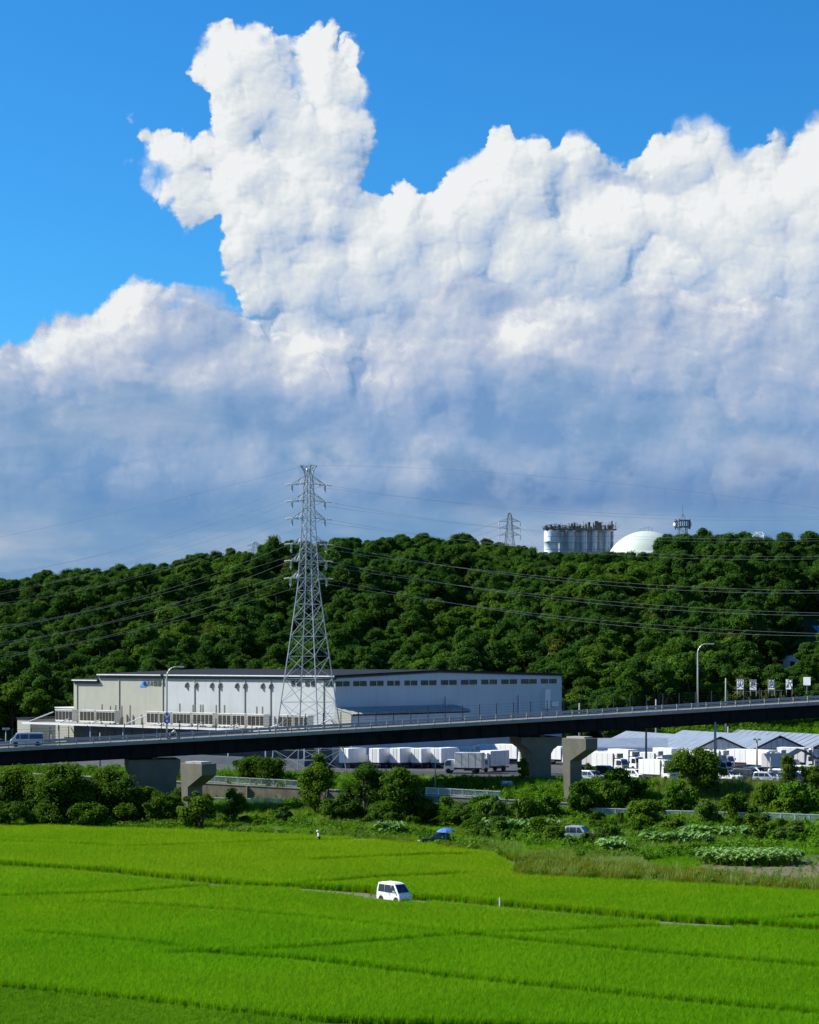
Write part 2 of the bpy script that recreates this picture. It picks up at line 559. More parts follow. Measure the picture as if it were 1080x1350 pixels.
M = {
    'white': mat('white_paint', (0.78, 0.79, 0.79), 0.35, noise=0.04, scale=2.0, dirt=((0.45, 0.43, 0.38), 1.5, 0.25)),
    'truck_white': mat('truck_panel_paint', (0.80, 0.80, 0.78), 0.45, noise=0.05, scale=0.8, streak=((0.45, 0.43, 0.38), 2.0, 0.35)),
    'van_white': mat('van_paint', (0.82, 0.83, 0.84), 0.22, spec=0.5, dirt=((0.5, 0.46, 0.38), 1.2, 0.15)),
    'silver': mat('silver_paint', (0.42, 0.47, 0.54), 0.3, metal=0.3, dirt=((0.3, 0.28, 0.24), 1.5, 0.2)),
    'dark_paint': mat('dark_paint', (0.025, 0.028, 0.032), 0.35),
    'black': mat('black_rubber', (0.015, 0.015, 0.015), 0.75),
    'chassis': mat('chassis_steel', (0.04, 0.04, 0.045), 0.6),
    'glass': glass_mat('dark_glass'),
    'glass_blue': glass_mat('blue_glass', (0.05, 0.09, 0.15), 0.12),
    'lamp_glass': mat('lamp_lens', (0.6, 0.62, 0.62), 0.15),
    'amber': mat('amber_lens', (0.55, 0.2, 0.02), 0.2),
    'red': mat('red_lens', (0.4, 0.02, 0.02), 0.25),
    'plate': mat('plate_paint', (0.65, 0.55, 0.12), 0.5),
    'blue': mat('blue_paint', (0.03, 0.14, 0.5), 0.45),
    'wall_cream': mat('cream_wall_panel', (0.37, 0.37, 0.305), 0.6, noise=0.05, scale=0.3, streak=((0.25, 0.24, 0.20), 0.9, 0.30), bump=0.15, bscale=3.0),
    'wall_white': mat('white_wall_panel', (0.44, 0.465, 0.465), 0.6, noise=0.05, scale=0.3, streak=((0.29, 0.30, 0.29), 0.9, 0.28), bump=0.15, bscale=3.0),
    'wall_blue': mat('pale_blue_wall_panel', (0.39, 0.47, 0.52), 0.55, noise=0.05, scale=0.25, streak=((0.26, 0.29, 0.34), 0.9, 0.25)),
    'roof_dark': mat('dark_metal_roof', (0.022, 0.025, 0.032), 0.85, spec=0.08, noise=0.2, scale=0.6),
    'trim_white': mat('white_trim', (0.70, 0.71, 0.71), 0.45, dirt=((0.4, 0.38, 0.34), 2.0, 0.3)),
    'gutter': mat('dark_gutter', (0.05, 0.055, 0.06), 0.5),
    'pipe': mat('drainpipe_plastic', (0.36, 0.35, 0.29), 0.5),
    'hood': mat('vent_hood_metal', (0.27, 0.26, 0.21), 0.5, dirt=((0.10, 0.08, 0.06), 3.0, 0.5)),
    'unit': mat('condenser_casing', (0.62, 0.61, 0.55), 0.5, dirt=((0.35, 0.32, 0.26), 2.0, 0.4)),
    'grille': mat('condenser_grille', (0.05, 0.047, 0.04), 0.7, spec=0.1),
    'dock_shade': mat('dark_dock_shade', (0.07, 0.085, 0.11), 0.6, noise=0.15, scale=0.6),  # canopy shade put into the colour of the dock wall and dock
    'dark_galv': mat('weathered_mast_steel', (0.17, 0.19, 0.22), 0.5, noise=0.15, scale=0.8),
    'vessel_panel': mat('blue_grey_panel', (0.20, 0.28, 0.39), 0.5, noise=0.15, scale=0.4),
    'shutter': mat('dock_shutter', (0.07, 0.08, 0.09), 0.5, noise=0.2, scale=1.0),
    'corr': mat('weathered_corrugated_roof', (0.34, 0.33, 0.29), 0.6, noise=0.2, scale=0.8, dirt=((0.18, 0.14, 0.09), 0.9, 0.5)),
    'concrete': mat('weathered_concrete', (0.36, 0.35, 0.31), 0.85, noise=0.18, scale=0.7, bump=0.3, bscale=6.0, streak=((0.12, 0.11, 0.09), 1.0, 0.6)),
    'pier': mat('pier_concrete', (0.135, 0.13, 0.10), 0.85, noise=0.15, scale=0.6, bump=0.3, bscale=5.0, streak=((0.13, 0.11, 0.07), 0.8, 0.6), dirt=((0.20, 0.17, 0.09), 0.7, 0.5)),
    'revet': mat('revetment_concrete', (0.19, 0.165, 0.125), 0.9, noise=0.3, scale=0.8, bump=0.4, bscale=4.0, streak=((0.08, 0.075, 0.05), 1.2, 0.6)),
    'asphalt': mat('asphalt', (0.055, 0.055, 0.056), 0.85, noise=0.25, scale=0.8, bump=0.2, bscale=20.0, dirt=((0.10, 0.095, 0.085), 0.3, 0.6)),
    'road': mat('bridge_road_surface', (0.15, 0.145, 0.125), 0.85, noise=0.15, scale=0.8),
    'curb': mat('bridge_curb_concrete', (0.30, 0.29, 0.26), 0.8, noise=0.12, scale=1.0, streak=((0.18, 0.17, 0.15), 1.5, 0.5)),
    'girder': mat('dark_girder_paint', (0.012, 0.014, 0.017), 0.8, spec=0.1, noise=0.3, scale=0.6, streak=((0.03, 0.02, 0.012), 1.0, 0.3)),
    'galv': mat('galvanised_steel', (0.50, 0.53, 0.56), 0.4, metal=0.45, noise=0.12, scale=0.8),
    'pylon': mat('pylon_steel', (0.36, 0.40, 0.44), 0.45, metal=0.35, noise=0.12, scale=0.5),
    'rail': mat('rail_steel', (0.24, 0.28, 0.33), 0.4, metal=0.3, noise=0.1, scale=1.0),
    'post': mat('rail_post_paint', (0.45, 0.41, 0.31), 0.5, noise=0.15, scale=2.0),
    'dark_post': mat('dark_fence_paint', (0.03, 0.035, 0.04), 0.5),
    'lamp_pole': mat('lamp_pole_paint', (0.50, 0.51, 0.48), 0.4, metal=0.2, noise=0.1, scale=1.5),
    'pole': mat('utility_pole_concrete', (0.33, 0.32, 0.30), 0.8, noise=0.1, scale=1.0),
    'wire': mat('wire_aluminium', (0.27, 0.28, 0.27), 0.45, metal=0.3),
    'insul': mat('insulator_porcelain', (0.68, 0.66, 0.58), 0.3),
    'sheet': mat('plastic_sheet', (0.55, 0.54, 0.48), 0.6, noise=0.2, scale=3.0),
    'soil': mat('bare_soil', (0.115, 0.10, 0.045), 0.95, noise=0.25, scale=1.5, bump=0.5, bscale=5.0),
    'bark': mat('bark', (0.09, 0.075, 0.055), 0.9, noise=0.3, scale=3.0, bump=0.5, bscale=8.0),
    'tank': mat('pale_green_tank_paint', (0.52, 0.58, 0.50), 0.45, noise=0.04, scale=0.15, streak=((0.5, 0.53, 0.46), 0.25, 0.3)),
    'vessel': mat('vessel_paint', (0.58, 0.65, 0.73), 0.4, noise=0.06, scale=0.3, streak=((0.3, 0.32, 0.35), 0.4, 0.4)),
    'machin': mat('rusty_pipework', (0.13, 0.115, 0.09), 0.6, noise=0.4, scale=1.0),
    'skin': mat('skin', (0.42, 0.26, 0.18), 0.55),
    'cloth_white': mat('white_cotton', (0.72, 0.72, 0.70), 0.85, noise=0.06, scale=6.0),
    'cloth_dark': mat('dark_trousers', (0.02, 0.022, 0.03), 0.85),
    'helmet': mat('helmet_shell', (0.05, 0.05, 0.055), 0.25),
    'parasol': mat('blue_parasol_cloth', (0.05, 0.16, 0.42), 0.7, noise=0.1, scale=3.0),
    'sign_face': mat('white_sign_board', (0.78, 0.79, 0.80), 0.5, dirt=((0.5, 0.5, 0.46), 1.5, 0.25)),
    'ink': mat('sign_black_paint', (0.012, 0.014, 0.02), 0.5),
    'logo_grey': mat('logo_grey_paint', (0.085, 0.09, 0.085), 0.5),
    'logo_blue': mat('logo_blue_paint', (0.06, 0.25, 0.70), 0.45),
    'house_roof': mat('blue_roof_tile', (0.16, 0.30, 0.52), 0.5, noise=0.1, scale=1.5),
    'leaf_hill': leaf_mat('hill_foliage', (0.024, 0.070, 0.009), (0.070, 0.148, 0.018), 0.30, objvar=0.30),
    'leaf_hill_light': leaf_mat('light_hill_foliage', (0.048, 0.112, 0.009), (0.108, 0.192, 0.018), 0.30, objvar=0.28),
    'leaf_hill_olive': leaf_mat('olive_hill_foliage', (0.050, 0.065, 0.012), (0.110, 0.125, 0.022), 0.22, objvar=0.35),
    'shade_core': mat('crown_shade_core', (0.018, 0.046, 0.006), 0.95, spec=0.0),  # dark solid cores added inside the crowns to block light
    'leaf_tree': leaf_mat('bank_tree_foliage', (0.036, 0.088, 0.006), (0.115, 0.190, 0.012), 0.30, objvar=0.3),
    'leaf_light': leaf_mat('light_foliage', (0.05, 0.11, 0.015), (0.13, 0.21, 0.035), 0.28, objvar=0.2),
    'leaf_vine': leaf_mat('vine_foliage', (0.040, 0.115, 0.006), (0.10, 0.21, 0.014), 0.25, objvar=0.2),
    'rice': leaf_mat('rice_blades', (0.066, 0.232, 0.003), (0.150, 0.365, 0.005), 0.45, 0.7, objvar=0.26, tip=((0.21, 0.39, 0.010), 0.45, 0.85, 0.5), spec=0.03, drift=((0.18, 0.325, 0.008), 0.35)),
    'rice_ripe': leaf_mat('ripening_rice_blades', (0.100, 0.245, 0.003), (0.215, 0.380, 0.006), 0.45, 0.7, objvar=0.26, tip=((0.28, 0.40, 0.014), 0.45, 0.85, 0.5), spec=0.03, drift=((0.25, 0.34, 0.012), 0.35)),
    'grass': leaf_mat('bank_grass_blades', (0.075, 0.21, 0.004), (0.17, 0.34, 0.010), 0.35, objvar=0.25),
    'weed': leaf_mat('broadleaf_weeds', (0.036, 0.115, 0.005), (0.11, 0.23, 0.012), 0.28, objvar=0.3),
    'dry': leaf_mat('dry_seed_grass', (0.105, 0.150, 0.009), (0.245, 0.250, 0.030), 0.3, objvar=0.3),
    'pale': leaf_mat('pale_reed_blades', (0.15, 0.22, 0.05), (0.27, 0.35, 0.10), 0.35, objvar=0.2),
    'taro': leaf_mat('taro_leaves', (0.07, 0.20, 0.02), (0.26, 0.40, 0.11), 0.2, 0.35, objvar=0.15, spec=0.35),
    'mud': ground_mat('paddy_mud', [(0.0, (0.035, 0.065, 0.010)), (0.5, (0.055, 0.095, 0.014)), (1.0, (0.09, 0.11, 0.03))], 0.5),
    'turf': ground_mat('rough_turf', [(0.0, (0.04, 0.10, 0.006)), (0.45, (0.075, 0.15, 0.010)), (0.75, (0.11, 0.17, 0.02)), (1.0, (0.15, 0.14, 0.055))], 0.25),
    'forest_floor': ground_mat('forest_floor', [(0.0, (0.02, 0.045, 0.010)), (1.0, (0.045, 0.08, 0.018))], 0.2),
    'track': ground_mat('dirt_track', [(0.0, (0.07, 0.085, 0.03)), (0.5, (0.125, 0.12, 0.075)), (1.0, (0.18, 0.165, 0.12))], 0.6),
    'water': glass_mat('river_water', (0.03, 0.045, 0.03), 0.08),
}


def greenhouse_mat():
    m = bpy.data.materials.new('greenhouse_film')
    m.use_nodes = True
    b = m.node_tree.nodes['Principled BSDF']
    q = G(m.node_tree)
    pos = q.node('ShaderNodeTexCoord').outputs['Object']
    n = q.noise(pos, 0.5, 5.0, 0.6)
    q.put(b.inputs['Base Color'], q.mix(q.lin(n, 0.3, 0.7), (0.19, 0.225, 0.265), (0.26, 0.295, 0.335)))
    b.inputs['Roughness'].default_value = 0.4
    return m
M['film'] = greenhouse_mat()
M['ghglass'] = mat('greenhouse_glazing', (0.68, 0.72, 0.72), 0.2, noise=0.2, scale=0.5)

# ================================================================== the land
def y_wall(x):        # river wall (far bank) line
    return 305.6 - 0.40 * x
def z_wall(x):        # its top
    return 2.86 - 0.0287 * x
def sstep(t):
    t = min(1.0, max(0.0, t))
    return t * t * (3 - 2 * t)

LOT_Z = 5.0
def z_near(x, y):
    d = y - (y_wall(x) - 8.0)
    base = 1.0 * sstep((d + 13.0) / 12.0)
    return base + 0.10 * (mnoise.noise((x * 0.15, y * 0.15, 2.0))) * sstep((y - 60) / 20) * (1 if y > 215 else 0)
def z_far(x, y):
    d = y - y_wall(x)
    return z_wall(x) + 0.05 + (LOT_Z - z_wall(x) - 0.05) * sstep((d - 1.0) / 12.0)

RIDGE = [(-300, 800), (-100, 778), (0, 768), (100, 762), (200, 755), (280, 737), (330, 728), (390, 722), (480, 722), (560, 714), (620, 716), (690, 728), (760, 736), (850, 732),
         (890, 716), (960, 714), (1000, 722), (1080, 716), (1200, 712), (1400, 730)]
def ridge_z(x):
    px = HX + x * FPX / 600.0
    for (a, ya), (b, yb) in zip(RIDGE, RIDGE[1:]):
        if a <= px <= b:
            y = ya + (yb - ya) * (px - a) / (b - a)
            break
    else:
        y = 790 if px < 0 else 730
    return CAMZ + (HY - y) * 600.0 / FPX - 7.5
def hill_foot(x):
    return 448.0 - 62.0 * sstep((x - 24) / 30.0)
def z_hill(x, y):
    f = hill_foot(x)
    if y < f:
        return LOT_Z - 0.3
    t = (y - f) / (600.0 - f)
    r = ridge_z(x)
    if t >= 1:
        return r + min(6.0, (y - 600) * 0.05) - max(0, y - 760) * 0.03
    z = LOT_Z - 0.3 + (r - LOT_Z) * (0.35 * t + 0.65 * sstep(t))
    n = mnoise.noise((x * 0.016, y * 0.016, 5.0)) * 7.0 + mnoise.noise((x * 0.045, y * 0.045, 1.0)) * 2.0
    return max(LOT_Z - 0.3, z + n * sstep(t * 3) * sstep((1 - t) * 2.5))

def sheet(name, xs, ys, fn, material, kind='structure', label=None):
    vs, fs = [], []
    nx = len(xs)
    for j, y in enumerate(ys):
        for x in xs:
            vs.append(fn(x, y))
    for j in range(len(ys) - 1):
        for i in range(nx - 1):
            k = j * nx + i
            fs.append((k, k + 1, k + nx + 1, k + nx))
    me = bpy.data.meshes.new(name)
    me.from_pydata(vs, [], fs)
    me.materials.append(material)
    me.polygons.foreach_set('use_smooth', [True] * len(fs))
    o = link(name, me)
    return tag(o, label, None, None, kind)

def frange(a, b, n):
    return [a + (b - a) * i / n for i in range(n + 1)]

XS = frange(-420, 420, 120)
# near side of the river: paddy plain, then the low bank
def near_pt(x, t):
    yb = y_wall(x) - 8.0
    y = -60 + (yb + 60) * t
    return (x, y, z_near(x, y))
sheet('paddy_ground', XS, [0, .2, .4, .55, .7, .78] + frange(0.8, 1.0, 40), near_pt, M['mud'], label='muddy paddy plain and low bank on the near side of the river')
sheet('river', XS, [-8.3, -4, 0.3], lambda x, d: (x, y_wall(x) + d, -0.9), M['water'], label='narrow stream between its concrete banks')
def far_pt(x, d):
    y = y_wall(x) + d
    return (x, y, z_far(x, y))
sheet('grass_bank', XS, frange(0.02, 14, 12), far_pt, M['turf'], label='grassy slope between the stream wall and the truck yard')
sheet('truck_yard', XS, [13.9, 40, 80, 140, 420], lambda x, d: (x, y_wall(x) + d, LOT_Z), M['asphalt'], label='asphalt yard where the white trucks are parked')
sheet('hill', frange(-330, 330, 132), frange(372, 900, 110), lambda x, y: (x, y, z_hill(x, y)), M['forest_floor'], label='long wooded hill behind the warehouse')
sheet('far_plain', frange(-9000, 9000, 12), [-3000, 895, 9000], lambda x, y: (x, y, -1.5), M['turf'], label='ground running out to the horizon')

# ---- paddies: bund lines traced on the ground plane
def gl(pts):
    return [on_plane(x, y).xy for x, y in pts]
BUNDS = [  # (points, half gap m)
    (gl([(-60, 1113), (0, 1114), (93, 1117), (148, 1121), (222, 1119), (400, 1113), (470, 1112)]), 0.55),
    (gl([(418, 1138), (490, 1135), (567, 1131), (610, 1131)]), 1.0),
    (gl([(400, 1170), (494, 1162), (603, 1157)]), 1.0),
    (gl([(-60, 1190), (0, 1188), (160, 1183), (241, 1176), (318, 1171)]), 0.75),
    (gl([(122, 1196), (274, 1205), (400, 1216), (608, 1238)]), 0.28),
    (gl([(40, 1236), (111, 1242), (207, 1251), (267, 1262)]), 0.3),
    (gl([(230, 1264), (267, 1262), (341, 1259), (400, 1256), (608, 1239), (885, 1227)]), 0.62),
    (gl([(608, 1238), (652, 1243), (879, 1265), (1080, 1282), (1160, 1290)]), 0.72),
    (gl([(267, 1263), (400, 1272), (608, 1298), (853, 1324), (1080, 1345), (1160, 1352)]), 0.8),
    (gl([(987, 1222), (1080, 1214), (1160, 1207)]), 0.7),
]
TRACK = gl([(-80, 1139), (0, 1145), (126, 1153), (196, 1161), (315, 1172), (400, 1175), (470, 1180), (520, 1189), (580, 1192), (660, 1200), (760, 1209), (830, 1216), (900, 1221), (960, 1224), (1180, 1238)])
RICE_POLY = gl([(-70, 1087), (400, 1106), (480, 1112), (570, 1118), (650, 1130), (695, 1158), (1160, 1186), (1160, 1372), (400, 1348), (148, 1318), (-70, 1296)])

def seg_dist(P, line):
    """distance of points P (n, 2) to a polyline, and which side (>0: far from the camera)"""
    best = np.full(len(P), 1e9)
    side = np.zeros(len(P))
    for a, b in zip(line, line[1:]):
        a, b = np.array(a), np.array(b)
        d = b - a
        t = np.clip(((P - a) @ d) / (d @ d), 0, 1)
        q = a + t[:, None] * d
        r = np.hypot(*(P - q).T)
        up = r < best
        best = np.where(up, r, best)
        side = np.where(up, P[:, 1] - q[:, 1], side)
    return best, side

def inside(P, poly):
    x, y = P[:, 0], P[:, 1]
    c = np.zeros(len(P), bool)
    n = len(poly)
    for i in range(n):
        (x1, y1), (x2, y2) = poly[i], poly[i - 1]
        cond = ((y1 > y) != (y2 > y))
        c ^= cond & (x < (x2 - x1) * (y - y1) / (y2 - y1 + 1e-12) + x1)
    return c

def ribbon(name, line, half, z, material, label, n=4):
    vs, fs = [], []
    pts = []
    for a, b in zip(line, line[1:]):
        k = max(1, int((Vector(b) - Vector(a)).length / 2.0))
        pts += [Vector(a).lerp(Vector(b), i / k) for i in range(k)]
    pts.append(Vector(line[-1]))
    for i, p in enumerate(pts):
        t = (pts[min(i + 1, len(pts) - 1)] - pts[max(i - 1, 0)]).normalized()
        nn = Vector((-t.y, t.x))
        for j in range(n + 1):
            o = (j / n * 2 - 1) * half * (1 + 0.18 * mnoise.noise((i * 0.35, j * 9.0, 3.0)))
            q = p + nn * o
            zz = z - 0.05 * (1 if j in (0, n) else 0) + (0.03 if j == n // 2 else 0)
            vs.append((q.x, q.y, zz))
    for i in range(len(pts) - 1):
        for j in range(n):
            k = i * (n + 1) + j
            fs.append((k, k + 1, k + n + 2, k + n + 1))
    me = bpy.data.meshes.new(name)
    me.from_pydata(vs, [], fs)
    me.materials.append(material)
    return tag(link(name, me), label, None, None, 'structure')
ribbon('farm_track', TRACK, 1.35, 0.12, M['track'], 'narrow dirt track through the rice fields where the white van drives')

# ================================================================== warehouse
C0 = Vector((-12.5, 345.0, 0))
LD = Vector((-0.755, 0.656, 0))          # along the sunlit long wall (away to the left)
RD = Vector((0.656, 0.755, 0))           # along the shaded gable wall (away to the right)
LN = Vector((-0.656, -0.755, 0))         # outward normals
RN = Vector((0.755, -0.656, 0))
UP = Vector((0, 0, 1))
LEN_L, LEN_R = 67.9, 63.5

def t_left(px):
    k = (px - HX) / FPX
    return (C0.x - k * C0.y) / (0.755 + 0.656 * k)
def t_right(px):
    k = (px - HX) / FPX
    return (k * C0.y - C0.x) / (0.656 - 0.755 * k)
def z_at(px_y, p):
    return CAMZ - (px_y - HY) * p.y / FPX

wh = thing('warehouse', 'long pale two-tone warehouse with a dark roof behind the viaduct', 'warehouse', (0, 0, 0))
EAVE = 20.0
tS, tE = t_left(217), t_left(131)
def wall_piece(name, material, p0, d, n, a, b, z0, z1, thick=0.3, off=0.0):
    c = p0 + d * ((a + b) / 2) + n * (off - thick / 2) + UP * ((z0 + z1) / 2)
    return MB().box(c, (abs(b - a), thick, z1 - z0), d).build(name, material, wh)
w = wall_piece('wall', M['wall_white'], C0, LD, LN, 0, tS, LOT_Z - 0.5, EAVE)
w['label'] = 'bluish white right half of the long sunlit wall'
w = wall_piece('wall', M['wall_cream'], C0, LD, LN, tS, tE, LOT_Z - 0.5, EAVE)
w['label'] = 'cream left half of the long sunlit wall'
w = wall_piece('wall', M['wall_cream'], C0, LD, LN, tE, LEN_L, LOT_Z - 0.5, EAVE - 1.1)
w['label'] = 'lower cream end of the long wall'
apex_t = t_right(578)
APEX = 20.85
# gable wall as a prism with its shallow peak
gp = [(0, LOT_Z - 0.5), (LEN_R, LOT_Z - 0.5), (LEN_R, EAVE + 0.05), (apex_t, APEX), (0, EAVE)]
m = MB().prism(gp, C0 - RN * 0.3, RD, UP, RN, 0.3)
w = m.build('gable_wall', M['wall_blue'], wh)
w['label'] = 'pale blue shaded gable wall with a row of windows under the eave'
# back walls close the volume
E0 = C0 + LD * LEN_L
MB().box(E0 + RD * LEN_R / 2 + UP * 12, (LEN_R, 0.3, 14), RD).build('rear_wall', M['wall_cream'], wh)
MB().box(C0 + RD * LEN_R + LD * LEN_L / 2 + UP * 12, (LEN_L, 0.3, 14), LD).build('rear_wall', M['wall_cream'], wh)
# roof: two shallow slopes
def roof(a0, a1, dz):
    p = [(-0.5, EAVE + dz), (apex_t, APEX + dz), (LEN_R + 0.5, EAVE + dz), (LEN_R + 0.5, EAVE + dz + 0.35), (apex_t, APEX + dz + 0.35), (-0.5, EAVE + dz + 0.35)]
    return MB().prism(p, C0 + LD * a0, RD, UP, LD, a1 - a0)
r_ = roof(-0.35, tE, 0.06)
rf = r_.build('roof', M['roof_dark'], wh)
roof(tE + 0.01, LEN_L + 0.3, -1.0).build('roof', M['roof_dark'], wh)
# eave trim: white strip over a dark gutter
for (a, b, z) in ((-0.3, tS - 0.5, EAVE), (tS + 0.4, tE, EAVE), (tE, LEN_L, EAVE - 1.08)):
    MB().box(C0 + LD * ((a + b) / 2) + LN * 0.55 + UP * (z + 0.24), (b - a, 0.22, 0.20), LD).build('eave_trim', M['trim_white'], wh)
    MB().box(C0 + LD * ((a + b) / 2) + LN * 0.16 + UP * (z - 0.24), (b - a, 0.30, 0.30), LD).build('gutter', M['gutter'], wh)
MB().bar(C0 + RN * 0.12 + UP * (EAVE - 0.02), C0 + RD * apex_t + RN * 0.12 + UP * (APEX - 0.02), 0.22, 0.26).build('verge', M['gutter'], wh)
MB().bar(C0 + RD * apex_t + RN * 0.12 + UP * (APEX - 0.02), C0 + RD * LEN_R + RN * 0.12 + UP * (EAVE + 0.03), 0.22, 0.26).build('verge', M['gutter'], wh)
# drainpipes
for px in (102, 157.5, 215, 219.5, 256.8, 289, 323, 357, 427):
    p = C0 + LD * t_left(px) + LN * 0.09
    top = EAVE - 0.4 if px > 131 else EAVE - 1.5
    MB().box(p + UP * ((11 + top) / 2), (0.18, 0.14, top - 11), LD).build('drainpipe', M['pipe'], wh)
# extract hoods, an elbow that turns down
hood_me = None
for i, px in enumerate((248, 260.5, 281, 292, 314, 325, 348, 359)):
    if hood_me is None:
        hm = MB()
        hm.tube([(0, 0.0, 0.35), (0.2, 0.22, 0.36), (0.45, 0.26, 0.2), (0.5, 0.26, -0.1), (0.5, 0.26, -0.6)], [0.25, 0.25, 0.25, 0.25, 0.26], 10)
        hood_me = hm.mesh('vent_hood', M['hood'], True)
    o = link('vent_hood', hood_me, wh)
    o.location = C0 + LD * t_left(px) + UP * 18.5
    o.scale = (0.8, 0.8, 0.8)
    o.rotation_euler = (0, 0, math.atan2(LN.y, LN.x) - math.pi / 2)
# windows
def window(o, d, n, wd, hg, panes=2, fmat='gutter', lift=0.0):
    """frame standing proud of the wall and panes set inside it"""
    f = MB()
    e = 0.09
    for s in (-1, 1):
        f.box(o + UP * (s * (hg / 2 - e / 2)) + n * 0.05, (wd, 0.12, e), d)
        f.box(o + d * (s * (wd / 2 - e / 2)) + n * 0.05, (e, 0.12, hg - 2 * e), d)
    for k in range(1, panes):
        f.box(o + d * (-wd / 2 + wd * k / panes) + n * 0.05, (0.06, 0.1, hg - 2 * e), d)
    fr = f.build('window', M[fmat], wh)
    for k in range(panes):
        a = -wd / 2 + e + (wd - 2 * e) * k / panes + 0.02
        b = -wd / 2 + e + (wd - 2 * e) * (k + 1) / panes - 0.02
        MB().box(o + d * ((a + b) / 2) + n * 0.022, (b - a, 0.04, hg - 2 * e - 0.01), d).build('pane', M['glass'], fr)
    return fr
prs = [(121, 145), (150, 172), (187, 209), (213, 236), (250, 272), (277, 299), (315, 337), (343, 360), (379, 398), (404, 426), (441, 466), (472, 497), (516, 541), (547, 573),
       (591, 617), (622, 649), (667, 692), (698, 724), (742, 768), (774, 799), (816, 843), (847, 873), (890, 915), (921, 947)]
for a, b in prs:
    ta, tb = t_right(a / 2.842 + 400), t_right(b / 2.842 + 400)
    window(C0 + RD * ((ta + tb) / 2) + UP * 18.95, RD, RN, tb - ta, 0.86)
for a, b in ((384.5, 389), (391.5, 396.5), (403, 408), (410.5, 416), (429.5, 434), (435.5, 439)):
    ta, tb = t_left(a), t_left(b)
    window(C0 + LD * ((ta + tb) / 2) + UP * 18.95, LD, LN, abs(tb - ta), 0.86)
# office windows low on the gable wall, seen under the viaduct
for px in (529, 546, 570, 606):
    window(C0 + RD * t_right(px) + UP * 8.6, RD, RN, 1.9 if px > 560 else 1.1, 1.7, 3 if px > 560 else 1)
for (px, y0, y1, wd) in ((718, 908, 938, 1.6),):
    t = t_right(px)
    MB().box(C0 + RD * t + RN * 0.4 + UP * 15.6, (wd, 0.8, 3.6), RD).build('air_duct', M['trim_white'], wh)
    MB().box(C0 + RD * (t + 2.4) + RN * 0.4 + UP * 14.6, (2.2, 0.7, 0.9), RD).build('air_duct', M['trim_white'], wh)
for px in (587, 683):
    t = t_right(px)
    MB().tube([C0 + RD * t + RN * 0.3 + UP * z for z in (10, 14.2, 16.4)], 0.16, 8).build('flue_pipe', M['galv'], wh)
# pipe bridge on the gable wall, white saddles below the deck
MB().box(C0 + RD * t_right(662) + RN * 1.0 + UP * 9.1, (9.5, 0.25, 0.25), RD).build('pipe_rack', M['trim_white'], wh)
for k in range(4):
    MB().box(C0 + RD * (t_right(662) - 3.5 + k * 2.2) + RN * 1.0 + UP * 9.4, (1.0, 0.5, 0.34), RD).build('duct_box', M['trim_white'], wh)

# loading canopy along the sunlit wall, with condensers on its deck
cA, cB = -1.0, t_left(62)
CD, CZ = 6.0, 11.0
MB().box(C0 + LD * ((cA + cB) / 2) + LN * (CD / 2) + UP * CZ, (cB - cA, CD, 0.16), LD).build('canopy_deck', M['corr'], wh)
MB().box(C0 + LD * ((cA + cB) / 2) + LN * (CD + 0.06) + UP * CZ, (cB - cA, 0.12, 0.36), LD).build('canopy_fascia', M['trim_white'], wh)
for k in range(9):
    t = cA + 2 + (cB - cA - 4) * k / 8
    MB().bar(C0 + LD * t + LN * 0.1 + UP * (CZ + 2.0), C0 + LD * (t + 0.4) + LN * (CD - 0.3) + UP * (CZ + 0.25), 0.18).build('canopy_brace', M['trim_white'], wh)
MB().box(C0 + LD * (LEN_L / 2 + 0.4) + LN * 0.04 + UP * 7.75, (LEN_L - 0.8, 0.10, 6.2), LD).build('dock_shade_panel', M['dock_shade'], wh)  # dark panel added to deepen the shade under the canopy
# dock wall in the shade of the canopy: roller doors with pale jambs
nd = 13
for k in range(nd):
    t = 3.0 + (LEN_L - 6) * (k + 0.5) / nd
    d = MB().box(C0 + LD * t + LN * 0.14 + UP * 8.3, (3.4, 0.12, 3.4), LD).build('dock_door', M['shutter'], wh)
    for j in range(6):
        MB().box(C0 + LD * t + LN * 0.21 + UP * (6.9 + j * 0.56), (3.3, 0.03, 0.08), LD).build('door_slat', M['chassis'], d)
for k in range(8):
    t = 2.0 + (LEN_L - 4) * k / 7
    MB().box(C0 + LD * t + LN * (CD - 0.6) + UP * 7.9, (0.22, 0.22, 6.0), LD).build('canopy_post', M['vessel_panel'], wh)
MB().box(C0 + LD * LEN_L / 2 + LN * 4.0 + UP * 5.6, (LEN_L, 7.0, 1.3), LD).build('loading_dock', M['dock_shade'], wh)
# condenser units: casing with a grille of dark slots
cond = [(35, 103), (127, 185), (188, 262), (378, 424), (426, 470), (475, 545), (550, 630), (645, 696), (699, 748), (755, 820), (870, 925), (930, 985)]
for a, b in cond:
    ta, tb = t_left(a / 2.842 + 80), t_left(b / 2.842 + 80)
    L = abs(tb - ta) * 0.93
    c = C0 + LD * ((ta + tb) / 2) + LN * 3.0 + UP * (CZ + 1.5)
    u = MB().box(c, (L, 1.4, 2.1), LD)
    u.box(c + UP * 1.12, (L + 0.1, 1.55, 0.14), LD)
    un = u.build('condenser', M['unit'], wh)
    n = max(3, int(L / 0.85))
    gm = None
    for k in range(n):
        gt = -L / 2 + L * (k + 0.5) / n
        gb = MB()
        w_ = L / n * 0.80
        gb.box(c + LD * gt + LN * 0.72 + UP * 0.05, (w_, 0.05, 1.6), LD)
        for j in range(4):
            gb.box(c + LD * gt + LN * 0.755 + UP * (-0.58 + j * 0.42), (w_, 0.02, 0.10), LD)
        gb.build('grille', M['grille'], un)
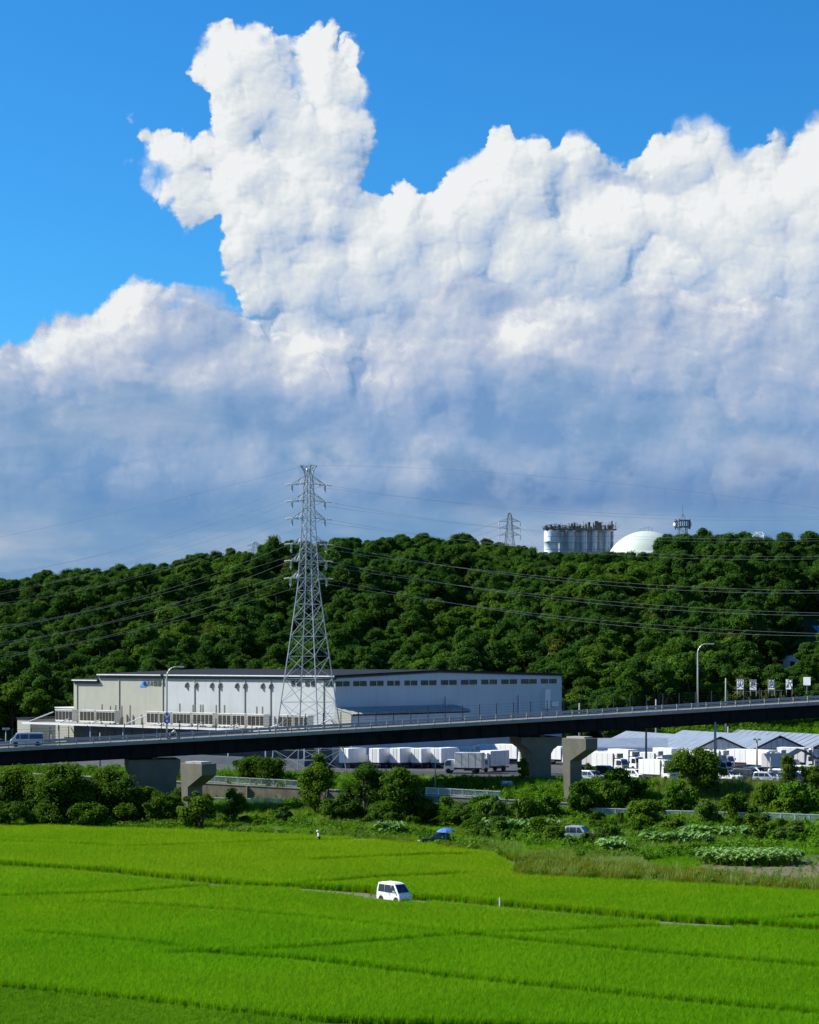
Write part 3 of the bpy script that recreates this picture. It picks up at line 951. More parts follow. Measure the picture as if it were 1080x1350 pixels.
for px, h in ((141, 1.9), (152, 1.4), (159, 1.7), (167, 1.5), (178, 1.8), (243.5, 2.6), (261, 2.3), (271, 2.4), (274, 2.4), (291.5, 2.4), (302.5, 2.4), (345, 2.2), (352.5, 2.2)):
    p = C0 + LD * t_left(px) + LN * 1.2
    MB().tube([p + UP * (CZ + 0.1), p + UP * (CZ + 2.6 + h * 0.6)], 0.17, 8).build('exhaust_pipe', M['pipe'], wh)
# lean-to with a corrugated roof against the gable wall
lt0, lt1 = -0.2, t_right(600)
lp = C0 + RD * ((lt0 + lt1) / 2)
LW = lt1 - lt0
rm = MB()
nr = 46
pv, pf = [], []
for i in range(nr * 2 + 1):
    t = lt0 + LW * i / (nr * 2)
    dz = 0.12 if i % 2 else 0.0
    pv += [C0 + RD * t + RN * 0.02 + UP * (14.9 + dz), C0 + RD * t + RN * 4.2 + UP * (13.9 + dz)]
for i in range(nr * 2):
    pf.append((2 * i, 2 * i + 1, 2 * i + 3, 2 * i + 2))
rm.add(pv, pf)
lr = rm.build('lean_to_roof', M['corr'], wh)
sm = lr.modifiers.new('thick', 'SOLIDIFY')
sm.thickness = 0.08
MB().box(lp + RN * 3.6 + UP * 9.1, (LW - 0.8, 0.25, 9.0), RD).build('lean_to_wall', M['wall_blue'], wh)
MB().prism([(0.0, 4.6), (3.72, 4.6), (3.72, 13.9), (0.0, 14.75)], C0 + RD * (lt0 + 0.1), RN, UP, RD, 0.25).build('lean_to_wall', M['wall_cream'], wh)
MB().prism([(0.0, 4.6), (3.72, 4.6), (3.72, 13.9), (0.0, 14.75)], C0 + RD * (lt1 - 0.4), RN, UP, RD, 0.25).build('lean_to_wall', M['wall_blue'], wh)


def text_mesh(body, size, depth, material):
    c = bpy.data.curves.new('lettering', 'FONT')
    c.body = body
    c.size = size
    c.extrude = depth / 2
    c.align_x = 'CENTER'
    c.align_y = 'CENTER'
    c.resolution_u = 3
    o = bpy.data.objects.new('lettering', c)
    COL.objects.link(o)
    bpy.context.view_layer.update()
    me = bpy.data.meshes.new_from_object(o.evaluated_get(bpy.context.evaluated_depsgraph_get()))
    bpy.data.objects.remove(o)
    me.materials.clear()
    me.materials.append(material)
    return me

def on_wall(me, name, parent, o, right, n):
    ob = link(name, me, parent)
    mt = Matrix((right, UP, n)).transposed().to_4x4()
    mt.translation = o
    ob.matrix_local = mt
    return ob
lg = t_left(190.5)
MB().prism([(-1.25, -0.5), (0.45, -0.5), (1.25, 0.5), (-0.35, 0.5)], C0 + LD * lg + LN * 0.03 + UP * 18.55, -LD, UP, LN, 0.06).build('logo_mark', M['logo_blue'], wh)
MB().lathe([(0.40, 0), (0.40, 0.05)], C0 + LD * (lg - 0.25) + LN * 0.10 + UP * 18.65, 16, LN).build('logo_dot', M['ink'], wh)
on_wall(text_mesh('日本図書輸', 1.05, 0.05, M['logo_grey']), 'lettering', wh, C0 + LD * t_left(205.3) + LN * 0.06 + UP * 18.6, -LD, LN)

# annex blocks at the far left end
ax = thing('annex_building', 'small flat-roofed annex block with one sunlit cream face, left of the warehouse', 'building')
A0 = W(40, 948, 400)
A0.z = 0
zt = CAMZ - (948 - HY) * 400 / FPX
MB().box(A0 + LD * 2 + RD * 9 + UP * ((zt + 4.5) / 2), (4.0, 18, zt - 4.5), LD).build('wall', M['wall_cream'], ax)
MB().box(A0 + LD * 2 + RD * 9 + UP * (zt + 0.12), (4.4, 18.4, 0.24), LD).build('roof', M['roof_dark'], ax)
MB().box(A0 + LD * 2.7 + LN * 0.05 + UP * 8.2, (1.1, 0.12, 0.5), LD).build('window', M['glass'], ax)
MB().box(A0 + LD * 0.9 + LN * 0.05 + UP * 8.2, (1.4, 0.12, 0.5), LD).build('window', M['glass'], ax)
bx = thing('annex_building', 'low cream block with a flat white coping, between the annex and the tall warehouse wall', 'building')
B0 = W(100, 935, 392)
B0.z = 0
zt = CAMZ - (934 - HY) * 392 / FPX
MB().box(B0 + LD * 3 + RD * 4 + UP * ((zt + 4.5) / 2), (6.0, 8, zt - 4.5), LD).build('wall', M['wall_cream'], bx)
MB().box(B0 + LD * 3 + RD * 4 + UP * (zt + 0.1), (6.3, 8.3, 0.2), LD).build('coping', M['trim_white'], bx)

# ================================================================== viaduct
BD = Vector((0.973, 0.229, 0)).normalized()
BN = Vector((0.229, -0.973, 0)).normalized()      # towards the camera
B_ORG = Vector((-58.6, 293.0, 0))
def b_z(s):
    t = s * BD.x
    return 10.2 + 0.0445 * t + 0.00004 * t * t
def bp(s, off=0.0, dz=0.0):
    """point on the deck: s along, off metres from the near edge towards the far one"""
    p = B_ORG + BD * s - BN * off
    p.z = b_z(s) + dz
    return p
via = thing('viaduct', 'long dark girder road viaduct crossing the valley on concrete piers', 'bridge')
S0, S1, DECKW = -70.0, 215.0, 9.6
def sweep(name, prof, material, s0=S0, s1=S1, step=5.0):
    """profile [(off, dz)] swept along the viaduct"""
    n = int((s1 - s0) / step)
    vs, k = [], len(prof)
    for i in range(n + 1):
        s = s0 + (s1 - s0) * i / n
        vs += [bp(s, o, z) for o, z in prof]
    fs = [(i * k + j, i * k + (j + 1) % k, (i + 1) * k + (j + 1) % k, (i + 1) * k + j) for i in range(n) for j in range(k)]
    fs += [tuple(range(k - 1, -1, -1)), tuple(n * k + j for j in range(k))]
    return MB().add(vs, fs).build(name, material, via)
sweep('deck', [(0.5, 0.0), (DECKW - 0.5, 0.0), (DECKW - 0.5, -0.32), (0.5, -0.32)], M['road'])
for o0, o1 in ((0.0, 0.48), (DECKW - 0.48, DECKW)):
    sweep('curb', [(o0, 0.18), (o1, 0.18), (o1, -0.36), (o0, -0.36)], M['curb'])
for off in (1.1, 3.6, 6.0, 8.4):
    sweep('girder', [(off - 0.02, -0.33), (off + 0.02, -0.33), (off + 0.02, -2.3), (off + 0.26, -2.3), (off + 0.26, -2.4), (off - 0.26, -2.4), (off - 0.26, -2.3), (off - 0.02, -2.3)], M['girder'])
for dz, h in ((1.02, 0.10), (0.62, 0.16)):
    sweep('near_rail', [(0.20, dz), (0.28, dz), (0.28, dz - h), (0.20, dz - h)], M['rail'])
sweep('lane_line', [(4.72, 0.012), (4.88, 0.012), (4.88, 0.006), (4.72, 0.006)], M['trim_white'])
sweep('far_guard_rail', [(7.4, 0.80), (7.48, 0.80), (7.48, 0.42), (7.4, 0.42)], M['rail'])
pm = MB().box((0, 0, 0.5), (0.16, 0.14, 1.2)).box((0, 0.0, 1.08), (0.2, 0.18, 0.06)).mesh('rail_post', M['post'])
ang = math.atan2(BD.y, BD.x)
s = S0 + 1
while s < S1 - 1:
    o = link('rail_post', pm, via)
    o.location = bp(s, 0.33)
    o.rotation_euler.z = ang
    s += 2.42
fm = MB().box((0, 0, 1.15), (0.12, 0.12, 2.3)).box((0, 0, 0.1), (0.26, 0.26, 0.2)).mesh('fence_post', M['dark_post'])
s = S0 + 0.6
while s < S1 - 1:
    o = link('fence_post', fm, via)
    o.location = bp(s, DECKW - 0.24, 0.2)
    o.rotation_euler.z = ang
    s += 2.75
for dz in (0.7, 1.1, 1.5, 1.9, 2.35):
    sweep('fence_wire', [(DECKW - 0.25, dz), (DECKW - 0.23, dz), (DECKW - 0.23, dz - 0.025), (DECKW - 0.25, dz - 0.025)], M['dark_post'])
# dark web stiffeners, one by one along the near girder
stm = MB().box((0, 0, -1.3), (0.03, 0.2, 1.9)).mesh('stiffener', M['girder'])
s = S0 + 2
while s < S1 - 1:
    o = link('stiffener', stm, via)
    o.location = bp(s, 1.0)
    o.rotation_euler.z = ang
    s += 3.1
# piers: a column flaring into a cap, under the deck
def pier(s, zb, capw, colw):
    zt = b_z(s) - 2.75
    pr = [(-colw / 2, zb), (colw / 2, zb), (colw / 2, zt - 2.6), (colw / 2 + 0.4, zt - 1.9), (capw / 2, zt - 1.0), (capw / 2, zt), (-capw / 2, zt), (-capw / 2, zt - 1.0), (-colw / 2 - 0.4, zt - 1.9), (-colw / 2, zt - 2.6)]
    c = B_ORG + BD * s - BN * 1.4
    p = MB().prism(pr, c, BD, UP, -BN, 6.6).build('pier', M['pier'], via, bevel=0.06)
    for off in (1.1, 3.6, 6.0, 8.4):
        MB().box(bp(s, off, -2.575), (0.7, 0.6, 0.34), BD).build('bearing', M['chassis'], p)
    return p
def s_of(px, off=0.0):
    """distance along the deck of the spot, off metres in from the near edge, seen in column px"""
    k = (px - HX) / FPX
    o = B_ORG - BN * off
    return (k * o.y - o.x) / (BD.x - k * BD.y)
pier(s_of(714, 1.4), 1.5, 6.4, 3.1)
pier(s_of(204, 1.4), 0.0, 7.6, 6.4)
pier(s_of(1240), 1.5, 6.4, 3.1)
# unfinished piers of the second carriageway stand free in front
def stub_pier(px, py, Y, zb, label, wid=2.2, capl=5.2, coll=2.4):
    t = thing('bridge_pier', label, 'pier')
    top = W(px, py, Y)
    ox = Vector((top.x, top.y, 0))
    zt = top.z
    a, b = Vector((0.76, -0.65, 0)), Vector((0.65, 0.76, 0))
    pr = [(0.5, zb), (1.5, zb), (1.5, zt - 3.3), (4.3, zt - 1.6), (4.3, zt), (0.0, zt), (0.0, zt - 1.2)]
    MB().prism(pr, ox, a, UP, b, wid).build('column', M['pier'], t, bevel=0.05)
    MB().box(ox + a * 2.1 + b * wid / 2 + UP * (zt + 0.12), (3.2, wid * 0.7, 0.24), a).build('cap_slab', M['concrete'], t)
    return t
stub_pier(741, 973, 299, 0.5, 'free-standing unfinished concrete pier with a sunlit flank, right of the dark viaduct pier', 2.9)
stub_pier(238, 1006, 285, -0.5, 'free-standing unfinished concrete pier with a weedy brown top, at the left under the viaduct', 2.8)

# ---- street lamps on the viaduct
def street_lamp(px, off, h, label):
    s = s_of(px, off)
    b = bp(s, off, 0.2)
    t = thing('street_lamp', label, 'street lamp', b, 0, 'street lamps on the viaduct')
    MB().box((0, 0, 0.2), (0.36, 0.36, 0.4)).build('base', M['lamp_pole'], t)
    pts = [(0, 0, 0.0), (0, 0, h * 0.5), (0, 0, h - 1.6)]
    for k in range(1, 8):
        a = k / 7 * math.pi / 2
        pts.append((1.35 * (1 - math.cos(a)), 0.0, h - 1.6 + 1.45 * math.sin(a)))
    pts.append((1.9, 0, h - 0.12))
    MB().tube(pts, [0.14, 0.125, 0.11] + [0.09] * 8, 10).build('pole', M['lamp_pole'], t, True)
    MB().box((2.2, 0, h - 0.14), (0.9, 0.34, 0.18)).build('lamp_head', M['lamp_pole'], t, bevel=0.05)
    MB().box((2.25, 0, h - 0.25), (0.6, 0.26, 0.05)).build('lamp_lens', M['lamp_glass'], t)
    return t
street_lamp(220, 9.1, 10.6, 'tall curved street lamp on the viaduct in front of the cream warehouse wall')
street_lamp(920, 9.1, 10.1, 'tall curved street lamp on the viaduct, left of the white character boards')
# signs on the left lamp
sg = thing('traffic_sign', 'small stacked white and blue road signs on the left street lamp', 'traffic sign', bp(s_of(220, 9.0), 9.0, 3.0) + BN * 0.18)
MB().prism([(-0.5, 0), (0, -0.5), (0.5, 0), (0, 0.5)], (0, 0, 0.55), BD, UP, BN, 0.05).build('diamond_plate', M['sign_face'], sg)
MB().lathe([(0.46, 0), (0.46, 0.05)], (0, 0, -0.45), 6, BN).build('round_plate', M['blue'], sg)
MB().lathe([(0.20, 0), (0.20, 0.03)], Vector((0, 0, -0.45)) + BN * 0.05, 12, BN).build('emblem', M['sign_face'], sg)
MB().lathe([(0.20, 0), (0.20, 0.03)], Vector((0, 0, 0.55)) + BN * 0.05, 12, BN).build('emblem', M['blue'], sg)

# ---- utility poles and yard lamps
def pole(px, y_top, Y, zb, label, r=0.16, arms=0, lamp=False):
    top = W(px, y_top, Y)
    t = thing('utility_pole', label, 'pole', (top.x, top.y, zb))
    h = top.z - zb
    MB().tube([(0, 0, 0), (0, 0, h * 0.6), (0, 0, h)], [r * 1.25, r * 1.1, r * 0.85], 10).build('shaft', M['pole'], t, True)
    for k in range(arms):
        MB().box((0, -0.1, h - 0.4 - 0.7 * k), (1.8, 0.1, 0.1)).build('crossarm', M['galv'], t)
        for x in (-0.75, -0.3, 0.3, 0.75):
            MB().tube([(x, -0.1, h - 0.34 - 0.7 * k), (x, -0.1, h - 0.1 - 0.7 * k)], 0.05, 6).build('insulator', M['insul'], t)
    if lamp:
        for x in (-0.35, 0.35):
            MB().box((x, 0, h + 0.15), (0.5, 0.4, 0.3)).build('floodlight', M['galv'], t)
    return t
pole(852, 958, 322, 4.8, 'grey concrete pole in front of the left greenhouse roof')
pole(943, 952, 318, 4.8, 'tall grey concrete pole standing before the first greenhouse gable', 0.19)
pole(1072, 983, 318, 4.8, 'thin pole at the right edge beside the second greenhouse gable', 0.13)
pole(998, 976, 330, 4.8, 'dark pole with two floodlights between the greenhouse gables', 0.14, 0, True)
pole(957, 894, 385, 9.0, 'thin white pole above the viaduct beside the leftmost sign board', 0.14)
pole(865, 922, 372, 5.0, 'short grey post just right of the warehouse behind the viaduct', 0.15)
pole(764, 927, 372, 5.0, 'short grey post close to the right end of the warehouse', 0.15)
pole(960, 958, 372, 5.0, 'grey post under the viaduct in front of the green slope', 0.14)
pole(1016, 994, 306, 4.9, 'slim yard lamp standing among the white trucks on the right', 0.09, 0, True)
pole(574, 1004, 306, 4.0, 'slim dark lamp post at the yard edge, in front of the row of trucks', 0.08, 0, True)
pole(8, 962, 345, 5.0, 'slim grey yard lamp at the far left edge', 0.12, 0, True)
pole(68, 964, 345, 5.0, 'slim grey yard lamp before the dark annex side', 0.12, 0, True)
pole(132, 966, 345, 5.0, 'slim grey yard lamp under the end of the loading canopy', 0.12)

# ================================================================== pylons
def lattice_bay(mb, c0, c1, r):
    """cross bracing of one storey between square rings c0 (lower) and c1 (upper)"""
    for i in range(4):
        j = (i + 1) % 4
        mb.bar(c0[i], c1[j], r)
        mb.bar(c0[j], c1[i], r)
        mb.bar(c1[i], c1[j], r)

def ring(c, half, z, rot):
    return [Vector((c[0] + half * math.sqrt(2) * math.cos(rot + k * math.pi / 2), c[1] + half * math.sqrt(2) * math.sin(rot + k * math.pi / 2), z)) for k in range(4)]

def pylon(name, label, base, zb, levels, rot, arms, leg_r, br_r, arm_dir, cross_sub=True, mat_key='pylon'):
    """levels [(z, half width)], arms [(z, reach)]"""
    t = thing(name, label, 'pylon', (base[0], base[1], zb))
    c = (0, 0)
    rings = [ring(c, h, z - zb, rot) for z, h in levels]
    for k in range(4):
        MB().tube([r[k] for r in rings], leg_r, 6).build('leg', M[mat_key], t)
    for i, (a, b) in enumerate(zip(rings, rings[1:])):
        m = MB()
        lattice_bay(m, a, b, br_r)
        m.build('bracing', M[mat_key], t)
    A = Vector((math.cos(arm_dir), math.sin(arm_dir), 0))
    Bv = Vector((-A.y, A.x, 0))
    tips = []
    for z, reach in arms:
        zz = z - zb
        hw = np.interp(z, [l[0] for l in levels], [l[1] for l in levels])
        for s in (-1, 1):
            m = MB()
            tip = A * (s * reach) + UP * (zz + 0.1)
            root_lo = [A * (s * hw) + Bv * (q * hw) + UP * (zz + 0.15) for q in (-1, 1)]
            root_hi = [A * (s * hw * 0.95) + Bv * (q * hw * 0.95) + UP * (zz + 1.5) for q in (-1, 1)]
            for r0 in root_lo + root_hi:
                m.bar(r0, tip, br_r * 1.1)
            for f in (0.35, 0.68):
                for q in (0, 1):
                    m.bar(root_lo[q].lerp(tip, f), root_hi[q].lerp(tip, max(0, f - 0.3)), br_r * 0.8)
                m.bar(root_lo[0].lerp(tip, f), root_lo[1].lerp(tip, f), br_r * 0.8)
            arm = m.build('crossarm', M[mat_key], t)
            tips.append((z, s, tip + Vector((base[0], base[1], zb)), arm, tip))
    return t, tips, A

PB = W(407, 1017, 330)
PZB = LOT_Z - 0.3
half = lambda px: px * 330 / FPX / 1.33          # half side of the square from half silhouette in px
lv = [(PZB, half(49)), (8.6, half(45)), (12.2, half(40.5)), (16.2, half(35.5)), (20.0, half(31)), (23.6, half(26.8)), (26.8, half(23)), (29.6, half(19.8)), (32.0, half(17)), (34.2, half(14.6)), (36.2, half(13)),
      (38.4, half(12)), (40.4, half(11)), (42.2, half(10)), (44.0, half(9.2)), (45.8, half(8.4)), (47.4, half(7.7)), (48.8, half(7.1)), (50.2, half(6.5)), (51.6, half(5.9)), (52.6, half(4.6)), (53.6, half(6.5)), (54.3, half(10.5))]
PROT = math.radians(19)
ARMZ = (51.2, 48.5, 45.7, 41.6, 38.9, 36.1)
py_main, TIPS, PA = pylon('power_pylon', 'tall steel lattice pylon with six pairs of arms in front of the warehouse corner', PB, PZB, lv, PROT,
                          [(ARMZ[0], 2.75), (ARMZ[1], 2.75), (ARMZ[2], 2.75), (ARMZ[3], 2.9), (ARMZ[4], 2.95), (ARMZ[5], 3.0)], 0.11, 0.056, math.radians(19) + math.pi / 4 - math.radians(45))
# insulator strings: strain strings each way and a hanging jumper string
ins = MB()
for k in range(9):
    ins.lathe([(0.05, 0.0), (0.15, 0.03), (0.13, 0.08), (0.05, 0.11)], (0, 0, -0.12 * (k + 1)), 8)
ins.tube([(0, 0, 0), (0, 0, -1.3)], 0.03, 5)
ins_me = ins.mesh('insulator', M['insul'])
str_me = MB()
for k in range(7):
    str_me.lathe([(0.05, 0.0), (0.14, 0.03), (0.12, 0.08), (0.05, 0.11)], (0.2 + 0.13 * k, 0, 0), 8, (1, 0, 0))
str_me = str_me.mesh('strain_insulator', M['insul'])
for z, s_, tw, arm, tl in TIPS:
    o = link('insulator', ins_me, arm)
    o.location = tl
    o.scale = (1.35, 1.35, 1.15)
    for dx in (-1, 1):
        o = link('strain_insulator', str_me, arm)
        o.location = tl
        o.rotation_euler = (0, 0.15, 0 if dx > 0 else math.pi)

# ---- conductors
def wire(p0, pm, p1, r, label, group):
    """parabola through three points, drawn as a thin tube"""
    n = 26
    pts = []
    for i in range(n + 1):
        t = i / n
        a, b, c = (1 - t) * (1 - 2 * t), 4 * t * (1 - t), t * (2 * t - 1)
        pts.append(Vector(p0) * a + Vector(pm) * b + Vector(p1) * c)
    o = MB().tube(pts, r, 4, False).build('power_line', M['wire'])
    return tag(o, label, 'power line', group)

def bez(p0, px_m, py_m, px_e, py_e, Ym, Ye):
    return p0, W(px_m, py_m, Ym), W(px_e, py_e, Ye)
GR_R = 'conductors running right from the main pylon'
GR_L = 'conductors running left from the main pylon'
def quad_mid(xa, ya, xb, yb, xc, yc, x):
    """y at x on the parabola through three picture points"""
    return (ya * (x - xb) * (x - xc) / ((xa - xb) * (xa - xc)) + yb * (x - xa) * (x - xc) / ((xb - xa) * (xb - xc)) + yc * (x - xa) * (x - xb) / ((xc - xa) * (xc - xb)))
rows_r = {0: (740, 676, 1080, 684), 1: (870, 711.5, 1080, 712), 2: (770, 728, 1080, 736), 3: (740, 765, 1080, 781), 4: (740, 790, 1080, 810.5), 5: (740, 815.5, 1080, 837.5)}
rows_l = {0: (230, 702, 0, 756), 1: (230, 722, 0, 780), 2: (230, 744, 0, 795), 3: (230, 774, 0, 826), 4: (230, 796, 0, 847), 5: (230, 815, 0, 864)}
LVL = ('topmost', 'second', 'third', 'fourth', 'fifth', 'lowest')
for z, s_, tw, arm, tl in TIPS:
    k = min(range(6), key=lambda i: abs(ARMZ[i] - z))
    x0 = HX + tw.x * FPX / tw.y
    y0 = HY - (tw.z - CAMZ) * FPX / tw.y
    dy = -3.0 if s_ < 0 else 0.8
    xm, ym, xe, ye = rows_r[k]
    X1 = 1200
    yend = quad_mid(x0, y0, xm, ym + dy, xe, ye + dy * 0.8, X1)
    xmid = (x0 + X1) / 2
    ymid = quad_mid(x0, y0, xm, ym + dy, xe, ye + dy * 0.8, xmid)
    Y0, Y1 = tw.y, 318
    off = 1.0 if s_ > 0 else -1.0
    wire(tw, W(xmid, ymid, (Y0 + Y1) / 2 - off), W(X1, yend, Y1 - off), 0.023 if k > 2 else 0.014, '%s of the six right-hand conductor levels, %s wire of its pair' % (LVL[k], 'upper' if s_ < 0 else 'lower'), GR_R)
    xm, ym, xe, ye = rows_l[k]
    X1 = -140
    dy = 0.0 if s_ < 0 else 4.5
    yend = quad_mid(x0, y0, xm, ym + dy, xe, ye + dy * 0.7, X1)
    xmid = (x0 + X1) / 2
    ymid = quad_mid(x0, y0, xm, ym + dy, xe, ye + dy * 0.7, xmid)
    wire(tw, W(xmid, ymid, 322), W(X1, yend, 312), 0.016 if k > 2 else 0.013, '%s of the six left-hand conductor levels, %s wire of its pair' % (LVL[k], 'upper' if s_ < 0 else 'lower'), GR_L)
tp = Vector((PB.x, PB.y, 54.3))
wire(tp, W(760, 632, 326), W(1200, 688, 320), 0.013, 'single earth wire running right from the very top of the main pylon', None)
wire(tp + Vector((-0.6, 0, 0)), W(170, 672, 322), W(-140, 735, 314), 0.013, 'single earth wire running left from the very top of the main pylon', None)

# distant pylons beyond the ridge
def far_pylon(px, y_top, y_bot, Y, halfw, label, arm_px, arm_reach, rot=0.5, r=0.2):
    top, bot = W(px, y_top, Y), W(px, y_bot, Y)
    n = 7
    lv = [(bot.z + (top.z - bot.z) * i / n, halfw * (1 - 0.72 * (i / n) ** 0.8)) for i in range(n + 1)]
    lv.append((top.z + 1.2, 0.3))
    t, tips, A = pylon('power_pylon', label, (top.x, top.y), bot.z, lv, rot, [(CAMZ - (y - HY) * Y / FPX, arm_reach) for y in arm_px], r, r * 0.7, 0.15, mat_key='dark_galv')
    return t, tips
p2, tips2 = far_pylon(672, 680, 745, 860, 2.7, 'distant grey lattice pylon on the ridge, left of the gas plant', (688, 697, 706), 4.6, r=0.12)
for z, s_, tw, arm, tl in tips2:
    o = link('insulator', ins_me, arm)
    o.location = tl
    o.scale = (1.6, 1.6, 1.6)
    if s_ < 0:
        e = W(520, 735 - (706 - (HY - (tw.z - CAMZ) * FPX / tw.y)) * 0.6, 800)
    else:
        e = W(745, 742, 800)
    wire(tw, (tw + e) / 2 + Vector((0, 0, -1.5)), e, 0.03, 'thin conductor from the distant ridge pylon beside the gas plant', 'conductors of the distant ridge pylon')
far_pylon(337, 717, 745, 1150, 3.6, 'tiny faraway pylon peeping over the ridge, left of the main pylon', (720, 726), 5.0, r=0.11)

# ================================================================== gas plant on the ridge
GY = 715.0
k = GY / FPX
gs = thing('gas_plant', 'row of pale vertical steel vessels crowned with rusty pipework, on the ridge', 'gas plant')
zb, zt = CAMZ + (HY - 738) * k, CAMZ + (HY - 699) * k
MB().box(W(765, 742, GY + 6) , (27, 16, 7)).build('plinth', M['concrete'], gs)
vx = [726, 741.5, 753, 762.5, 770.5, 777, 784, 792, 801]
for i, px in enumerate(vx):
    r = 2.3 if i == 0 else (1.35 if i % 2 else 1.05)
    c = W(px, 738, GY + (0 if i % 2 == 0 else 2.5))
    prof = [(r, 0), (r, (zt - zb) * 0.2), (r * 1.03, (zt - zb) * 0.205), (r * 1.03, (zt - zb) * 0.23), (r, (zt - zb) * 0.235), (r, (zt - zb) * 0.6), (r * 1.03, (zt - zb) * 0.605), (r * 1.03, (zt - zb) * 0.63), (r, (zt - zb) * 0.635),
            (r, zt - zb - 0.6), (r * 0.85, zt - zb), (r * 0.3, zt - zb + 0.25)]
    MB().lathe(prof, (c.x, c.y, zb), 18).build('vessel', M['vessel'], gs, True)
# dark frames and panels between the vessels
for px in (734, 746.5, 757.5, 766.5, 774, 780.5, 788, 797, 806):
    c = W(px, 738, GY + 5)
    MB().box((c.x, c.y, (zb + zt) / 2), (1.5, 0.5, zt - zb)).build('frame_panel', M['vessel_panel'], gs)
    MB().box((c.x + 0.3, c.y - 3.5, (zb + zt) / 2 + 0.5), (0.28, 0.28, zt - zb + 1)).build('frame_post', M['galv'], gs)
for j, f in enumerate((0.33, 0.66, 0.97)):
    a, b = W(733, 700, GY + 1.5), W(809, 700, GY + 1.5)
    MB().box(((a.x + b.x) / 2, a.y, zb + (zt - zb) * f), (b.x - a.x, 0.25, 0.25)).build('frame_beam', M['galv'], gs)
for j, f in enumerate((0.12, 0.34, 0.56, 0.78, 0.98)):
    a, b = W(719, 700, GY - 2.8), W(810, 700, GY - 2.8)
    MB().box(((a.x + b.x) / 2, a.y, zb + (zt - zb) * f), (b.x - a.x, 0.16, 0.16)).build('scaffold_beam', M['dark_galv'], gs)
for px in range(736, 812, 6):
    c = W(px, 738, GY - 2.8)
    MB().box((c.x, c.y, (zb + zt) / 2 + 0.8), (0.16, 0.16, zt - zb + 1.6)).build('scaffold_post', M['dark_galv'], gs)
rr = random.Random(5)
a, b = W(718, 697, GY), W(813, 697, GY)
MB().box(((a.x + b.x) / 2, GY + 1.0, zt + 0.25), (b.x - a.x, 5.5, 0.25)).build('platform', M['machin'], gs)
pipes = MB()
for i in range(230):
    x = a.x + (b.x - a.x) * rr.random()
    f = (x - a.x) / (b.x - a.x)
    y = GY + rr.uniform(-1.5, 3.5)
    h = rr.uniform(0.3, 1.5 + 2.0 * f)
    kind = rr.random()
    if kind < 0.35:
        pipes.box((x, y, zt + 0.3 + h / 2), (rr.uniform(0.15, 0.8), rr.uniform(0.2, 0.7), h))
    elif kind < 0.7:
        pipes.tube([(x, y, zt + 0.3), (x, y, zt + 0.5 + h), (x + rr.uniform(-1.2, 1.2), y, zt + 0.5 + h)], rr.uniform(0.05, 0.13), 5)
    else:
        pipes.bar((x, y, zt + rr.uniform(0.3, 1.2 + f)), (x + rr.uniform(-2.5, 2.5), y, zt + rr.uniform(0.3, 1.4 + f)), rr.uniform(0.06, 0.14))
for i in range(20):
    x = a.x + (b.x - a.x) * (i + 0.5) / 20
    pipes.bar((x, GY - 1.6, zt + 0.3), (x, GY - 1.6, zt + 1.4), 0.06)
pipes.bar((a.x, GY - 1.6, zt + 1.4), (b.x + 1, GY - 1.6, zt + 1.4), 0.06)
pipes.bar((a.x, GY - 1.6, zt + 0.9), (b.x + 1, GY - 1.6, zt + 0.9), 0.05)
pw = pipes.build('pipework', M['machin'], gs)
pw['kind'] = 'stuff'

tk = thing('gas_tank', 'large pale green domed storage tank on the ridge beside the gas plant', 'tank', W(852, 731, 705))
hw, hh = 50 * 705 / FPX, 31 * 705 / FPX
Rr = (hw * hw + hh * hh) / (2 * hh)
prof = [(hw + 0.1, -6), (hw + 0.1, 0)]
prof += [(Rr * math.sin(x), hh - Rr + Rr * math.cos(x)) for x in [math.asin(hw / Rr) * (1 - i / 14) for i in range(14)]]
prof += [(0.35, hh)]
MB().lathe(prof, (0, 0, 0), 48).build('dome', M['tank'], tk, True)
m = MB()
for i in range(14):
    an = i / 14 * 2 * math.pi
    m.bar((2.2 * math.cos(an), 2.2 * math.sin(an), hh - 0.2), (2.2 * math.cos(an), 2.2 * math.sin(an), hh + 1.1), 0.08)
    a2 = (i + 1) / 14 * 2 * math.pi
    m.bar((2.2 * math.cos(an), 2.2 * math.sin(an), hh + 1.1), (2.2 * math.cos(a2), 2.2 * math.sin(a2), hh + 1.1), 0.07)
m.tube([(0.8, 0, hh), (0.8, 0, hh + 1.7)], 0.14, 6)
m.tube([(-0.9, 0.3, hh), (-0.9, 0.3, hh + 1.3)], 0.2, 6)
m.build('top_railing', M['galv'], tk)

at = thing('antenna_tower', 'lattice radio mast with a crowded antenna platform, above the trees on the ridge', 'antenna mast', W(900, 718, 715))
k = 715 / FPX
hgt = (718 - 672) * k
lv = [ring((0, 0), 1.5, 0, 0.4), ring((0, 0), 1.4, hgt * 0.28, 0.4), ring((0, 0), 1.3, hgt * 0.5, 0.4)]
for q in range(4):
    MB().tube([r[q] for r in lv], 0.12, 6).build('leg', M['dark_galv'], at)
m = MB()
for p, q in zip(lv, lv[1:]):
    lattice_bay(m, p, q, 0.09)
m.build('bracing', M['dark_galv'], at)
for f in (0.5, 0.68):
    MB().lathe([(2.5, 0), (2.6, 0), (2.6, 0.25), (2.5, 0.25)], (0, 0, hgt * f), 16).build('platform', M['dark_galv'], at)
m = MB()
for q in range(12):
    an = q / 12 * 2 * math.pi
    p = Vector((2.7 * math.cos(an), 2.7 * math.sin(an), hgt * 0.45))
    m.box(p + UP * 1.6, (0.35, 0.25, 2.4 + (q % 3) * 0.6))
m.build('antenna_panel', M['dark_galv'], at)
m = MB()
